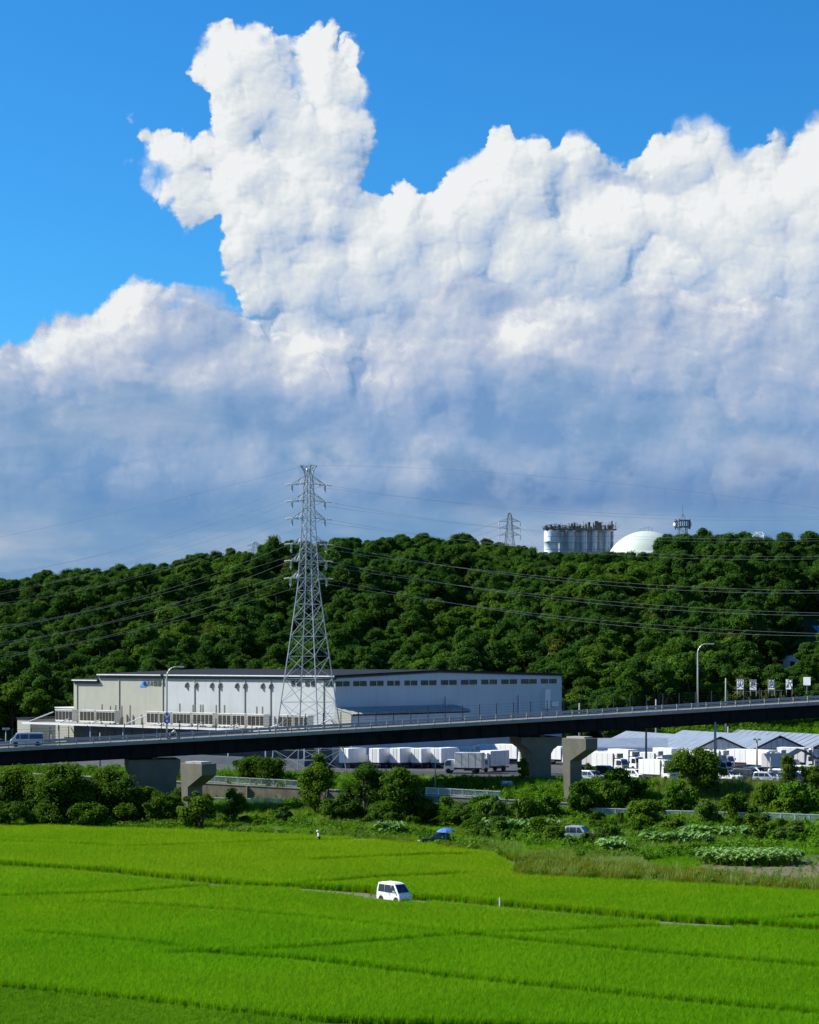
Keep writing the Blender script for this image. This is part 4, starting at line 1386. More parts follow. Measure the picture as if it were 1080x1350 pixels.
for q in range(4):
    an = 0.4 + q * math.pi / 2
    m.bar((1.6 * math.cos(an), 1.6 * math.sin(an), hgt * 0.68), (0, 0, hgt * 0.9), 0.1)
m.tube([(0, 0, hgt * 0.66), (0, 0, hgt + 1.4)], 0.08, 6)
m.build('spire', M['dark_galv'], at)
for q, an in enumerate((0.1, 2.2, 3.3)):
    MB().lathe([(0.1, 0), (0.5, 0.1), (0.62, 0.3)], (2.8 * math.cos(an), 2.8 * math.sin(an), hgt * 0.58), 12, (math.cos(an), math.sin(an) - 0.6, 0)).build('dish', M['trim_white'], at)

lm = thing('steel_gantry', 'small white lattice framework poking above the trees at the right of the ridge', 'steel frame', W(1002, 722, 690))
m = MB()
rg = [ring((0, 0), h, z, 0.3) for z, h in ((0, 2.2), (2.0, 2.1), (3.6, 1.9), (5.2, 1.2))]
for p, q in zip(rg, rg[1:]):
    lattice_bay(m, p, q, 0.12)
m.build('bracing', M['trim_white'], lm)
for q in range(4):
    MB().tube([r[q] for r in rg], 0.14, 6).build('leg', M['trim_white'], lm)

# ================================================================== greenhouses
GA = Vector((-0.40, 0.917, 0)).normalized()       # away from the camera
GB = Vector((0.917, 0.40, 0))                      # across the bays
def greenhouse(px, Y, label, wid=10.6, length=32, eave=7.75, rise=2.15):
    o = W(px, 986, Y)
    o.z = 0
    t = thing('greenhouse', label, 'greenhouse')
    zb = LOT_Z - 0.2
    # roof slopes of film over battens
    for s, nm in ((0, 0), (1, 1)):
        a = o + GB * (0 if s == 0 else wid) + UP * eave
        r = o + GB * (wid / 2) + UP * (eave + rise)
        m = MB().add([a, r, r + GA * length, a + GA * length], [(0, 1, 2, 3)])
        ro = m.build('roof_slope', M['film'], t)
        sm = ro.modifiers.new('thick', 'SOLIDIFY')
        sm.thickness = 0.06
        for k in range(15):
            f = (k + 0.5) / 15
            MB().bar(a + GA * (length * f) + UP * 0.07, r + GA * (length * f) + UP * 0.05, 0.07, 0.04).build('batten', M['film'], t)
    # gable: posts and glazing
    n = 9
    for i in range(n):
        x0, x1 = wid * i / n, wid * (i + 1) / n
        z0, z1 = (eave + rise * (1 - abs(x / wid * 2 - 1)) for x in (x0, x1))
        MB().prism([(x0 + 0.05, eave - 0.75), (x1 - 0.05, eave - 0.75), (x1 - 0.05, max(z1 - 0.12, eave - 0.6)), (x0 + 0.05, max(z0 - 0.12, eave - 0.6))], o + GA * 0.03, GB, UP, GA, 0.04).build('glazing', M['ghglass'], t)
        MB().box(o + GB * x0 + UP * ((z0 + zb) / 2), (0.09, 0.09, z0 - zb), GB).build('gable_post', M['galv'], t)
    for s in (0, 1):
        a = o + GB * (0 if s == 0 else wid) + UP * eave - GA * 0.05
        MB().bar(a, o + GB * wid / 2 + UP * (eave + rise) - GA * 0.05, 0.2, 0.28).build('verge', M['dark_post'], t)
    MB().box(o + GB * wid / 2 + UP * (eave - 0.05) - GA * 0.04, (wid, 0.1, 0.14), GB).build('tie_beam', M['dark_post'], t)
    MB().box(o + GB * wid / 2 + UP * ((zb + eave - 0.75) / 2) + GA * 0.08, (wid, 0.1, eave - 0.75 - zb), GB).build('skirt_wall', M['ghglass'], t)
    for s in (0, 1):
        MB().box(o + GB * (0.0 if s == 0 else wid) + GA * (length / 2 + 0.2) + UP * ((zb + eave) / 2), (length - 0.6, 0.08, eave - zb - 0.1), GA).build('side_wall', M['ghglass'], t)
    return t
greenhouse(914, 345, 'film-roofed greenhouse whose dark-framed gable peaks behind the tall grey pole')
greenhouse(994, 349.5, 'film-roofed greenhouse with its gable peak right of the floodlight pole')
greenhouse(1072, 354, 'film-roofed greenhouse cut by the right edge of the picture')
ls = thing('storage_shed', 'long low shed with a pale blue-grey sheet roof left of the greenhouses', 'shed')
o = W(772, 986, 352)
o.z = 0
MB().box(o + Vector((8.5, 6, 6.3)), (17, 12, 3.2), (1, 0.12, 0)).build('wall', M['vessel'], ls)
MB().prism([(-6.4, 7.9), (0, 9.2), (6.4, 7.9), (6.4, 8.0), (0, 9.32), (-6.4, 8.0)], o + Vector((-0.3, 6, 0)), Vector((-0.12, 0.99, 0)), UP, Vector((0.99, 0.12, 0)), 17.6).build('roof', M['film'], ls)

# ================================================================== sign boards on the slope
for ch, px, lab in (('災', 976, 'leftmost'), ('寒', 993, 'second from left'), ('園', 1017, 'third from left'), ('沢', 1040.5, 'right-hand')):
    Y = 404.0
    c = W(px, 902 if px != 993 else 903, Y)
    t = thing('sign_board', 'white board with one black character, %s of the boards on the slope' % lab, 'sign', c, 0, 'white character boards on the slope')
    yaw = Vector((0.84, -0.54 if px > 1000 else -0.46, 0)).normalized()
    n = Vector((yaw.y, -yaw.x, 0))
    MB().box((0, 0, 0), (1.35, 0.07, 2.0), yaw).build('board', M['sign_face'], t)
    for sx in (-0.6, 0.6):
        MB().box(yaw * sx - n * 0.09 + UP * -0.9, (0.09, 0.09, 2.6), yaw).build('post', M['post'], t)
    me = text_mesh(ch, 1.55, 0.03, M['ink'])
    ob = on_wall(me, 'character', t, n * 0.055 + UP * 0.02, yaw, n)
    ob.scale = (0.92, 1.28, 1)
t = thing('sign_board', 'pale board half hidden in the leaves right of the character boards', 'sign', W(1064, 898, 404), 0)
MB().box((0, 0, 0), (1.5, 0.07, 1.6), (0.84, -0.54, 0)).build('board', M['sign_face'], t)
MB().box((0, 0.1, -1.4), (0.1, 0.1, 2.2)).build('post', M['post'], t)
t = thing('guard_rail', 'thin white handrail along the foot of the character boards', 'handrail')
MB().bar(W(966, 912, 404.5), W(1032, 910, 404.5), 0.1).build('rail', M['post'], t)
for px in (976, 990, 1004, 1018, 1030):
    a = W(px, 911.2, 404.5)
    MB().box(a - UP * 0.5, (0.09, 0.09, 1.0)).build('post', M['post'], t)

# houses among the trees at the right
HOUSE_LIFT = UP * 1.0
hs = thing('house', 'white house with a pale blue roof half buried in trees on the right slope', 'house')
o = W(1062, 846, 520)
dh = Vector((0.80, -0.60, 0))
MB().box(o + Vector((2, 2, -1)), (13, 8, 6), dh).build('wall', M['white'], hs)
MB().prism([(-4.6, 1.95), (0, 3.9), (4.6, 1.95), (4.6, 2.1), (0, 4.08), (-4.6, 2.1)], o + Vector((2, 2, 0)) - dh * 7, Vector((0.60, 0.80, 0)), UP, dh, 14).build('roof', M['house_roof'], hs)
nh = Vector((-0.60, -0.80, 0)).normalized()
for q in (-4.2, -1.4, 1.4, 4.2):
    MB().box(o + Vector((2, 2, -0.3)) + dh * q + nh * 4.02, (1.3, 0.08, 1.3), dh).build('window', M['glass'], hs)
hs = thing('house', 'small pale house showing as white patches through the trees below the blue-roofed house', 'house')
o = W(1046, 872, 478)
MB().box(o + Vector((1, 2, -1)), (9, 6, 5), dh).build('wall', M['white'], hs)
MB().box(o + Vector((1, 2, 1.65)), (9.6, 6.6, 0.3), dh).build('roof', M['roof_dark'], hs)
for q in (-2.4, 0.6, 2.8):
    MB().box(o + Vector((1, 2, -0.6)) + dh * q + nh * 3.02, (1.1, 0.08, 1.2), dh).build('window', M['glass'], hs)

# ================================================================== river walls and white railings
def wall_run(x0, x1, off, zb, ztop, name, label, thick=0.6):
    vs, fs = [], []
    n = 20
    for i in range(n + 1):
        x = x0 + (x1 - x0) * i / n
        y = y_wall(x) + off
        zt = ztop(x)
        vs += [(x, y - 0.35, zb), (x, y, zt), (x, y + thick, zt), (x, y + thick, zb)]
    for i in range(n):
        for j in range(4):
            a = i * 4
            fs.append((a + j, a + (j + 1) % 4, a + 4 + (j + 1) % 4, a + 4 + j))
    fs += [(3, 2, 1, 0), tuple(n * 4 + j for j in range(4))]
    t = thing(name, label, 'wall')
    MB().add(vs, fs).build('wall_face', M['revet'], t)
    for i in range(1, 24):
        x = x0 + (x1 - x0) * i / 24
        y = y_wall(x) + off
        MB().box((x, y - 0.2, (zb + ztop(x)) / 2), (0.08, 0.32, ztop(x) - zb), (1, -0.4, 0)).build('joint_rib', M['concrete'], t)
    MB().add([p for i in range(n + 1) for p in ((lambda x: [(x, y_wall(x) + off - 0.08, ztop(x) + 0.004), (x, y_wall(x) + off - 0.08, ztop(x) + 0.16), (x, y_wall(x) + off + thick + 0.05, ztop(x) + 0.16), (x, y_wall(x) + off + thick + 0.05, ztop(x) + 0.004)])(x0 + (x1 - x0) * i / n))],
             [(i * 4 + j, i * 4 + (j + 1) % 4, i * 4 + 4 + (j + 1) % 4, i * 4 + 4 + j) for i in range(n) for j in range(4)]).build('coping', M['concrete'], t)
    return t
wall_run(-150, 150, 0.0, -1.2, z_wall, 'river_wall', 'brown concrete revetment wall on the far bank of the stream')
wall_run(-150, 150, -8.6, -1.2, lambda x: z_near(x, y_wall(x) - 8.3) + 0.02, 'river_wall', 'low concrete edge wall on the near bank of the stream')

def picket_fence(x0, x1, off, zf, label, h=1.05, step=1.85):
    t = thing('railing', label, 'railing')
    f = lambda x: Vector((x, y_wall(x) + off, zf(x)))
    n = max(1, int((x1 - x0) * 1.077 / step))
    pic = MB()
    for i in range(n):
        a, b = f(x0 + (x1 - x0) * i / n), f(x0 + (x1 - x0) * (i + 1) / n)
        p = MB()
        p.bar(a + UP * h, b + UP * h, 0.09, 0.09)
        p.bar(a + UP * 0.16, b + UP * 0.16, 0.07, 0.07)
        m_ = int((b - a).length / 0.14)
        for j in range(m_):
            q = a.lerp(b, (j + 0.5) / m_)
            p.box(q + UP * (h + 0.16) / 2, (0.06, 0.03, h - 0.16))
        p.build('panel', M['trim_white'], t)
        MB().box(a + UP * (h / 2 + 0.03), (0.12, 0.12, h + 0.06)).build('post', M['trim_white'], t)
    return t
fx = lambda px, Y: (px - HX) * Y / FPX
picket_fence(fx(268, 318), fx(392, 312), 0.35, lambda x: z_wall(x) + 0.16, 'white picket railing along the stream wall under the left half of the viaduct')
picket_fence(fx(562, 304), fx(660, 300), 0.35, lambda x: z_wall(x) + 0.16, 'white picket railing on the brown stream wall left of the dark pier')
picket_fence(fx(256, 310), fx(372, 305), -8.3, lambda x: z_near(x, y_wall(x) - 8.3) + 0.18, 'lower white picket railing on the near bank, below the left railing')
picket_fence(fx(925, 290), fx(1120, 284), -8.3, lambda x: z_near(x, y_wall(x) - 8.3) + 0.18, 'white picket railing on the near bank at the right edge')
picket_fence(fx(755, 296), fx(905, 290), -8.3, lambda x: z_near(x, y_wall(x) - 8.3) + 0.18, 'white picket railing almost lost behind the line of bushes')

# ================================================================== vehicles
def wheel_meshes():
    ty = MB().lathe([(0.62, -0.5), (0.93, -0.5), (1.0, -0.34), (1.0, 0.34), (0.93, 0.5), (0.62, 0.5)], (0, 0, 0), 20, (0, 1, 0)).mesh('tyre', M['black'], True)
    rm = MB()
    rm.lathe([(0.12, -0.30), (0.60, -0.44), (0.63, -0.48), (0.63, 0.48), (0.60, 0.44), (0.12, 0.30)], (0, 0, 0), 16, (0, 1, 0))
    return ty, rm.mesh('rim', M['galv'], True)
TYRE, RIM = wheel_meshes()
def wheel(parent, x, y, r, wd):
    o = link('wheel', TYRE, parent)
    o.location = (x, y, r)
    o.scale = (r, wd, r)
    q = link('rim', RIM, o)
    return o

def loft(sections, material, name, parent, bevel=0.05):
    """sections [(x, [(y, z)...])] joined nose to tail, ends closed"""
    k = len(sections[0][1])
    vs = [(x, y, z) for x, ring_ in sections for y, z in ring_]
    fs = [(i * k + j, i * k + (j + 1) % k, (i + 1) * k + (j + 1) % k, (i + 1) * k + j) for i in range(len(sections) - 1) for j in range(k)]
    fs += [tuple(range(k - 1, -1, -1)), tuple((len(sections) - 1) * k + j for j in range(k))]
    return MB().add(vs, fs).build(name, material, parent, bevel=bevel)

def side_body(parent, prof, wd, material, belt, tumble, name='body', bevel=0.05):
    """outline prof [(x, z)] in side view; the sides lean in above the belt line by tumble per metre"""
    n = len(prof)
    vs = []
    for s in (-1, 1):
        for x, z in prof:
            vs.append((x, s * (wd / 2 - max(0, z - belt) * tumble), z))
    fs = [tuple(range(n)), tuple(range(2 * n - 1, n - 1, -1))] + [(i, n + i, n + (i + 1) % n, (i + 1) % n) for i in range(n)]
    me = MB().add(vs, fs).mesh(name, material)
    return link(name, me, parent, bevel)

def side_pane(parent, quad, wd, belt, tumble, s, material, name='window', out=0.012, th=0.02):
    """pane on side s through quad [(x, z)], lying just proud of the leaning side"""
    P = []
    for o in (out, out - th):
        P += [(x, s * (wd / 2 - max(0, z - belt) * tumble + o), z) for x, z in quad]
    n = len(quad)
    return MB().add(P, [tuple(range(n)), tuple(range(2 * n - 1, n - 1, -1))] + [(i, (i + 1) % n, n + (i + 1) % n, n + i) for i in range(n)]).build(name, material, parent)

def slab(parent, quad, n, th, material, name):
    """thin plate through four points, pushed out along n"""
    n = Vector(n).normalized()
    q = [Vector(p) for p in quad]
    return MB().add([p + n * th for p in q] + q, [(0, 1, 2, 3), (7, 6, 5, 4)] + [(i, (i + 1) % 4, 4 + (i + 1) % 4, 4 + i) for i in range(4)]).build(name, material, parent)

def wagon(label, cat, loc, rz, L=4.4, wd=1.7, H=1.75, paint='silver', group=None, kind='van', name='parked_car'):
    """one-box van or two-box wagon, nose along +x"""
    t = thing(name, label, cat, loc, rz, group)
    a, b = -L / 2, L / 2
    belt = H * 0.53
    if kind == 'van':
        prof = [(a, 0.28), (b - 0.02, 0.28), (b, 0.62), (b - 0.06, belt * 0.86), (b - 0.22, belt + 0.02), (b - 0.86, H - 0.12), (b - 1.05, H - 0.03), (b - 1.5, H), (a + 0.55, H), (a + 0.12, H - 0.06), (a + 0.02, belt + 0.1), (a - 0.02, 0.55)]
        ws = ((b - 0.22, belt + 0.05), (b - 0.84, H - 0.15))
        panes = [[(b - 0.62, belt + 0.06), (b - 1.32, belt + 0.02), (b - 1.32, H - 0.2), (b - 0.98, H - 0.2)],
                 [(b - 1.42, belt + 0.02), (b - 1.42 - L * 0.24, belt + 0.02), (b - 1.42 - L * 0.24, H - 0.2), (b - 1.42, H - 0.2)],
                 [(b - 1.52 - L * 0.24, belt + 0.02), (a + 0.22, belt + 0.02), (a + 0.26, H - 0.2), (b - 1.52 - L * 0.24, H - 0.2)]]
    else:
        hood = b - 1.05
        prof = [(a, 0.30), (b - 0.03, 0.30), (b, 0.6), (b - 0.08, belt * 0.92), (hood, belt + 0.05), (hood - 0.72, H - 0.08), (hood - 1.0, H), (a + 0.6, H), (a + 0.15, H - 0.08), (a, belt), (a - 0.03, 0.6)]
        ws = ((hood - 0.02, belt + 0.07), (hood - 0.70, H - 0.11))
        panes = [[(hood - 0.42, belt + 0.06), (hood - 1.25, belt + 0.06), (hood - 1.25, H - 0.17), (hood - 0.86, H - 0.17)],
                 [(hood - 1.35, belt + 0.06), (hood - 2.2, belt + 0.06), (hood - 2.2, H - 0.17), (hood - 1.35, H - 0.17)],
                 [(hood - 2.3, belt + 0.06), (a + 0.22, belt + 0.08), (a + 0.34, H - 0.19), (hood - 2.3, H - 0.17)]]
    tum = 0.16
    body = side_body(t, prof, wd, M[paint], belt, tum, bevel=0.04)
    for s in (-1, 1):
        for q in panes:
            side_pane(t, q, wd, belt, tum, s, M['glass'])
        # door seam, handle, mirror, sill
        MB().box((b - 1.37, s * (wd / 2 + 0.002), (belt + 0.35) / 2 + 0.1), (0.02, 0.012, belt - 0.4)).build('door_seam', M['chassis'], t)
        MB().box((b - 1.55, s * (wd / 2 + 0.015), belt - 0.12), (0.17, 0.04, 0.04)).build('door_handle', M['chassis'], t)
        MB().box((b - 0.72, s * (wd / 2 + 0.10), belt + 0.14), (0.10, 0.20, 0.17)).build('mirror', M[paint] if s else M['black'], t, bevel=0.03)
        for x in (a + L * 0.2, b - L * 0.155):
            wheel(t, x, s * (wd / 2 - 0.11), 0.29 if L < 4 else 0.32, 0.17)
            MB().lathe([(0.36, 0), (0.36, 0.02)], (x, s * (wd / 2 - 0.005 + (0.0 if s > 0 else -0.0)), 0.31), 20, (0, s, 0)).build('wheel_arch', M['black'], t)
        slab(t, [(b - 0.0, s * wd * 0.47, 0.58), (b - 0.0, s * wd * 0.28, 0.58), (b - 0.05, s * wd * 0.28, 0.76), (b - 0.05, s * wd * 0.47, 0.80)], (1, 0, 0.2), 0.03, M['lamp_glass'], 'headlight')
        MB().box((a - 0.005, s * wd * 0.44, belt - 0.12), (0.05, 0.12, 0.34)).build('tail_light', M['red'], t)
    (x0, z0), (x1, z1) = ws
    y0, y1 = wd / 2 - max(0, z0 - belt) * tum - 0.08, wd / 2 - (z1 - belt) * tum - 0.09
    slab(t, [(x0, -y0, z0), (x0, y0, z0), (x1, y1, z1), (x1, -y1, z1)], (z1 - z0, 0, x0 - x1), 0.02, M['glass'], 'windscreen')
    MB().bar((x0 + 0.03, -0.3, z0 + 0.05), ((x0 + x1) / 2 + 0.06, 0.05, (z0 + z1) / 2 + 0.04), 0.02).build('wiper', M['black'], t)
    slab(t, [(a - 0.005, -y1, belt + 0.1), (a - 0.005, y1, belt + 0.1), (a + 0.08, y1 - 0.03, H - 0.17), (a + 0.08, -y1 + 0.03, H - 0.17)], (-1, 0, 0.1), 0.02, M['glass'], 'rear_window')
    MB().box((b + 0.005, 0, 0.37), (0.06, wd * 0.62, 0.15)).build('grille', M['chassis'], t)
    MB().box((b + 0.03, 0, 0.47), (0.03, 0.34, 0.17)).build('number_plate', M['plate'], t)
    MB().box((b - 0.01, 0, 0.74), (0.05, 0.22, 0.06)).build('badge', M['galv'], t)
    MB().box((0, 0, 0.26), (L - 0.5, wd - 0.2, 0.16)).build('underbody', M['chassis'], t)
    return t

# the white kei van in the fields
vp = on_plane(519.5, 1190, 0.12)
van = wagon('small boxy white van on the dirt track among the green rice fields', 'van', (vp.x, vp.y, 0.12), math.radians(-50), 3.4, 1.48, 1.92, 'van_white', None, 'van', 'white_van')
# side strip and roof ribs
for s in (-1, 1):
    MB().box((-1.2, s * 0.745, 0.74), (0.6, 0.012, 0.05)).build('name_strip', M['galv'], van)
for y in (-0.4, -0.13, 0.13, 0.4):
    MB().box((-0.25, y, 1.925), (1.9, 0.06, 0.02)).build('roof_rib', M['van_white'], van)

# minivan on the viaduct
s = s_of(36, 6.2)
wagon('pale grey minivan crossing the viaduct at the far left', 'minivan', bp(s, 6.2, 0.015), math.atan2(-BD.y, -BD.x), 4.9, 1.75, 1.95, 'silver', None, 'van', 'grey_minivan')
# off-road wagon among the bushes
sp = on_plane(766, 1108, 0.15)
wagon('pale silver boxy wagon half hidden by bushes at the edge of the vegetable plots', 'car', (sp.x, sp.y, 0.15), math.radians(-24), 4.0, 1.65, 1.85, 'silver', None, 'wagon', 'parked_car')
sp = on_plane(575, 1113, 0.1)
wagon('low dark car parked in the weeds beside the blue parasol', 'car', (sp.x, sp.y, 0.1), math.radians(170), 3.4, 1.5, 1.45, 'dark_paint', None, 'wagon', 'parked_car')


def box_truck(label, p, heading, L=6.2, boxh=2.35, wd=2.15, cab=True, reefer=True, group='box trucks parked in the yard'):
    t = thing('box_truck', label, 'truck', p, heading, group)
    a, b = -L / 2, L / 2
    cl = 1.65
    bl = L - cl - 0.12
    MB().box((a + bl / 2, 0, 0.92 + boxh / 2), (bl, wd, boxh)).build('cargo_box', M['truck_white'], t, bevel=0.03)
    for s in (-1, 1):
        MB().box((a + bl / 2, s * (wd / 2 + 0.01), 0.96), (bl, 0.03, 0.09)).build('side_rail', M['galv'], t)
        for k in range(1, 4):
            MB().box((a + bl * k / 4, s * (wd / 2 + 0.008), 0.95 + boxh / 2), (0.03, 0.016, boxh - 0.12)).build('panel_seam', M['galv'], t)
        MB().box((a + bl * 0.45, s * (wd / 2 - 0.1), 0.66), (bl * 0.42, 0.06, 0.36)).build('side_guard', M['chassis'], t)
    MB().box((a - 0.012, 0, 0.95 + boxh / 2), (0.024, wd - 0.12, boxh - 0.12)).build('rear_door', M['truck_white'], t)
    MB().box((a - 0.03, 0, 0.95 + boxh / 2), (0.02, 0.04, boxh - 0.2)).build('door_seam', M['galv'], t)
    for s in (-0.35, 0.35):
        MB().tube([(a - 0.04, s, 1.0), (a - 0.04, s, 0.9 + boxh)], 0.025, 6).build('lock_bar', M['galv'], t)
    MB().box((a + 0.02, 0, 0.62), (0.1, wd - 0.2, 0.16)).build('rear_bumper', M['chassis'], t)
    MB().box((0, 0, 0.76), (L - 0.4, 0.85, 0.24)).build('chassis', M['chassis'], t)
    # cab
    c0 = b - cl
    H = 2.18
    prof = [(c0, 0.52), (b - 0.02, 0.42), (b, 0.75), (b - 0.02, 1.25), (b - 0.28, H - 0.12), (b - 0.45, H), (c0 + 0.1, H), (c0, H - 0.1)]
    side_body(t, prof, wd - 0.2, M['truck_white'], 1.2, 0.08, 'cab', 0.04)
    for s in (-1, 1):
        side_pane(t, [(b - 0.14, 1.24), (b - 1.15, 1.24), (b - 1.15, H - 0.2), (b - 0.38, H - 0.2)], wd - 0.2, 1.2, 0.08, s, M['glass'])
        MB().box((b - 0.1, s * (wd / 2 + 0.12), 1.65), (0.07, 0.18, 0.38)).build('mirror', M['black'], t)
        slab(t, [(b, s * (wd * 0.42), 0.62), (b, s * (wd * 0.26), 0.62), (b, s * (wd * 0.26), 0.82), (b, s * (wd * 0.42), 0.82)], (1, 0, 0), 0.03, M['lamp_glass'], 'headlight')
        wheel(t, b - 0.75, s * (wd / 2 - 0.16), 0.40, 0.26)
        wheel(t, a + bl * 0.27, s * (wd / 2 - 0.18), 0.40, 0.40)
        MB().box((a - 0.0, s * wd * 0.40, 0.72), (0.05, 0.28, 0.12)).build('tail_light', M['red'], t)
    y = (wd - 0.2) / 2 - 0.1
    slab(t, [(b - 0.02, -y, 1.30), (b - 0.02, y, 1.30), (b - 0.27, y - 0.04, H - 0.16), (b - 0.27, -y + 0.04, H - 0.16)], (0.85, 0, 0.25), 0.02, M['glass'], 'windscreen')
    MB().box((b + 0.01, 0, 0.95), (0.04, wd * 0.5, 0.20)).build('grille', M['chassis'], t)
    MB().box((b + 0.01, 0, 0.5), (0.08, wd - 0.25, 0.2)).build('bumper', M['galv'], t)
    MB().box((b + 0.055, 0, 0.52), (0.02, 0.44, 0.22)).build('number_plate', M['sheet'], t)
    if reefer:
        u = MB().box((c0 + 0.28, 0, H + 0.5), (0.62, wd * 0.82, 0.78)).build('cooling_unit', M['truck_white'], t, bevel=0.06)
        for k in range(3):
            MB().box((c0 + 0.60, 0, H + 0.28 + k * 0.2), (0.04, wd * 0.62, 0.11)).build('grille', M['grille'], u)
    return t

HA = math.atan2(LD.y, LD.x)             # nose away to the left
HB = HA + math.pi                        # nose towards the camera, to the right
HC = math.atan2(RD.y, RD.x)             # nose away to the right
PROTO = {}
PARKED = []
def truck(px, py, z, kind, heading, label):
    """copy of a prototype truck whose foot shows at (px, py)"""
    p = on_plane(px, py, z)
    ax_, ay_ = Vector((math.cos(heading), math.sin(heading), 0)), Vector((-math.sin(heading), math.cos(heading), 0))
    for q in PARKED:                    # a taken bay stays as it is
        d_ = p - q
        if abs(d_.dot(ax_)) < 5.6 and abs(d_.dot(ay_)) < 2.25:
            return None
    PARKED.append(p.copy())
    if kind not in PROTO:
        kw = {'long': dict(L=6.6, boxh=2.45), 'mid': dict(L=5.9, boxh=2.2), 'short': dict(L=4.9, boxh=1.9, wd=1.9), 'plain': dict(L=6.2, boxh=2.4, reefer=False)}[kind]
        PROTO[kind] = box_truck(label, p, heading, **kw)
        return PROTO[kind]
    o = copy_tree(PROTO[kind])
    o.location = p
    o.rotation_euler.z = heading
    o['label'] = label
    return o
Z = LOT_Z
truck(612, 1019.5, Z, 'plain', HA + 0.45, 'white box truck with its cab to the left, before the grey-sided row')
truck(648, 1017, Z, 'long', HC + math.pi, 'white truck showing its shaded grey flank right behind the left-facing truck')
truck(680, 1018.5, Z, 'mid', HB - 0.25, 'white box truck with its cab to the right, just left of the dark pier')
truck(470, 1012, Z, 'plain', HC, 'white box truck backed up at the left end of the row, beside the pylon foot')
truck(508, 1012, Z, 'plain', HC + 0.1, 'white truck with a shaded grey side, first in the row behind the bushes')
truck(536, 1012, Z, 'long', HC + 0.1, 'white truck with a shaded grey side, second in the row behind the bushes')
truck(563, 1012, Z, 'plain', HC + 0.1, 'white truck with a shaded grey side, third in the row behind the bushes')
truck(590, 1012, Z, 'long', HC + 0.1, 'white truck with a shaded grey side, last in the row before the left-facing truck')
truck(651, 1005, Z, 'mid', HB, 'white truck roof showing behind the gap between the two front trucks')
truck(677, 1007, Z, 'long', HB, 'white refrigerated truck at the back, above the truck beside the dark pier')
truck(703, 1006, Z, 'mid', HB, 'white refrigerated truck close against the left side of the dark pier')
truck(690, 1005, Z, 'short', HB, 'white truck farthest back left of the dark pier')
truck(737, 1008, Z, 'mid', HB, 'white truck seen between the dark pier and the free-standing pier')
truck(783, 1015.5, Z, 'mid', HB + 0.25, 'white truck with a front cooling unit, just right of the free-standing pier')
truck(826, 1015, Z, 'long', HB - 0.2, 'large white box truck facing right behind the vine-covered mound')
truck(868, 1029, Z, 'mid', HB - 0.1, 'nearest white box truck, parked between the vine mound and the round tree')
truck(884, 1012.5, Z, 'plain', HB - 0.2, 'white box truck right of the large truck, above the round tree')
truck(797, 1013.5, Z, 'short', HB, 'small white truck in the back row below the left greenhouse roof')
truck(816, 1012.5, Z, 'short', HB, 'second small white truck in the back row below the left greenhouse roof')
truck(838, 1014.5, Z, 'short', HB, 'third small white truck in the back row, left of the grey pole')
truck(905, 1013.5, Z, 'mid', HB, 'white truck just above the top left of the round tree')
truck(927, 1015.5, Z, 'short', HB, 'small white truck in front of the first greenhouse gable')
truck(974, 1012, Z, 'mid', HA, 'white truck with its shaded rear to the right, right of the round tree')
truck(1010, 1016, Z, 'long', HB - 0.2, 'large white box truck behind the slim yard lamp')
truck(974, 1014.5, Z, 'short', HB, 'small white truck in the back row, first right of the tall grey pole')
truck(990, 1014.5, Z, 'short', HB, 'small white truck in the back row beside the floodlight pole')
truck(1008, 1012.5, Z, 'short', HB, 'small white truck in the back row between the two greenhouse gables')
truck(1024, 1012.5, Z, 'short', HB, 'small white truck in the back row, last before the dark canopy')
for px, py, kd, lab in ((848, 1012.5, 'mid', 'white truck partly behind the grey pole in the left greenhouse row'), (862, 1014.5, 'short', 'small white truck right of the grey pole in the back row'), (880, 1012.5, 'short', 'small white truck in the back row above the square-cut truck'),
                        (900, 1012.5, 'mid', 'white truck in the back row left of the first gable'), (772, 1012.5, 'mid', 'white truck in the back row right above the free-standing pier'), (812, 1012.5, 'mid', 'white truck in the second row behind the large right-facing truck'),
                        (945, 1013.5, 'mid', 'white truck directly right of the round tree top'), (960, 1012.5, 'short', 'small white truck in the back row left of the tall grey pole'), (1040, 1012.5, 'mid', 'white truck in the back row behind the conical tree'),
                        (990, 1014.5, 'mid', 'white truck in the second row behind the slim yard lamp'), (722, 1007, 'mid', 'white truck in the back row hidden by the dark pier'), (640, 1006, 'mid', 'white truck in the back row above the left-facing truck'), (622, 1006, 'short', 'small white truck in the back row by the gable wall')):
    truck(px, py, Z, kd, HB + random.Random(px).uniform(-0.2, 0.2), lab)
for px, py, kd, lab in ((805, 1018, 'mid', 'white truck between the free-standing pier and the large right-facing truck'), (850, 1019, 'short', 'small white truck behind the nearest box truck'), (900, 1022, 'mid', 'white truck half covered by the round tree'),
                        (945, 1021, 'short', 'small white truck covered by the right half of the round tree'), (1030, 1019, 'mid', 'white truck left of the conical tree'), (1052, 1012, 'long', 'large white truck behind the dark canopy'), (958, 1014, 'mid', 'white truck in front of the first gable foot')):
    truck(px, py, Z, kd, HB + random.Random(px).uniform(-0.2, 0.2), lab)
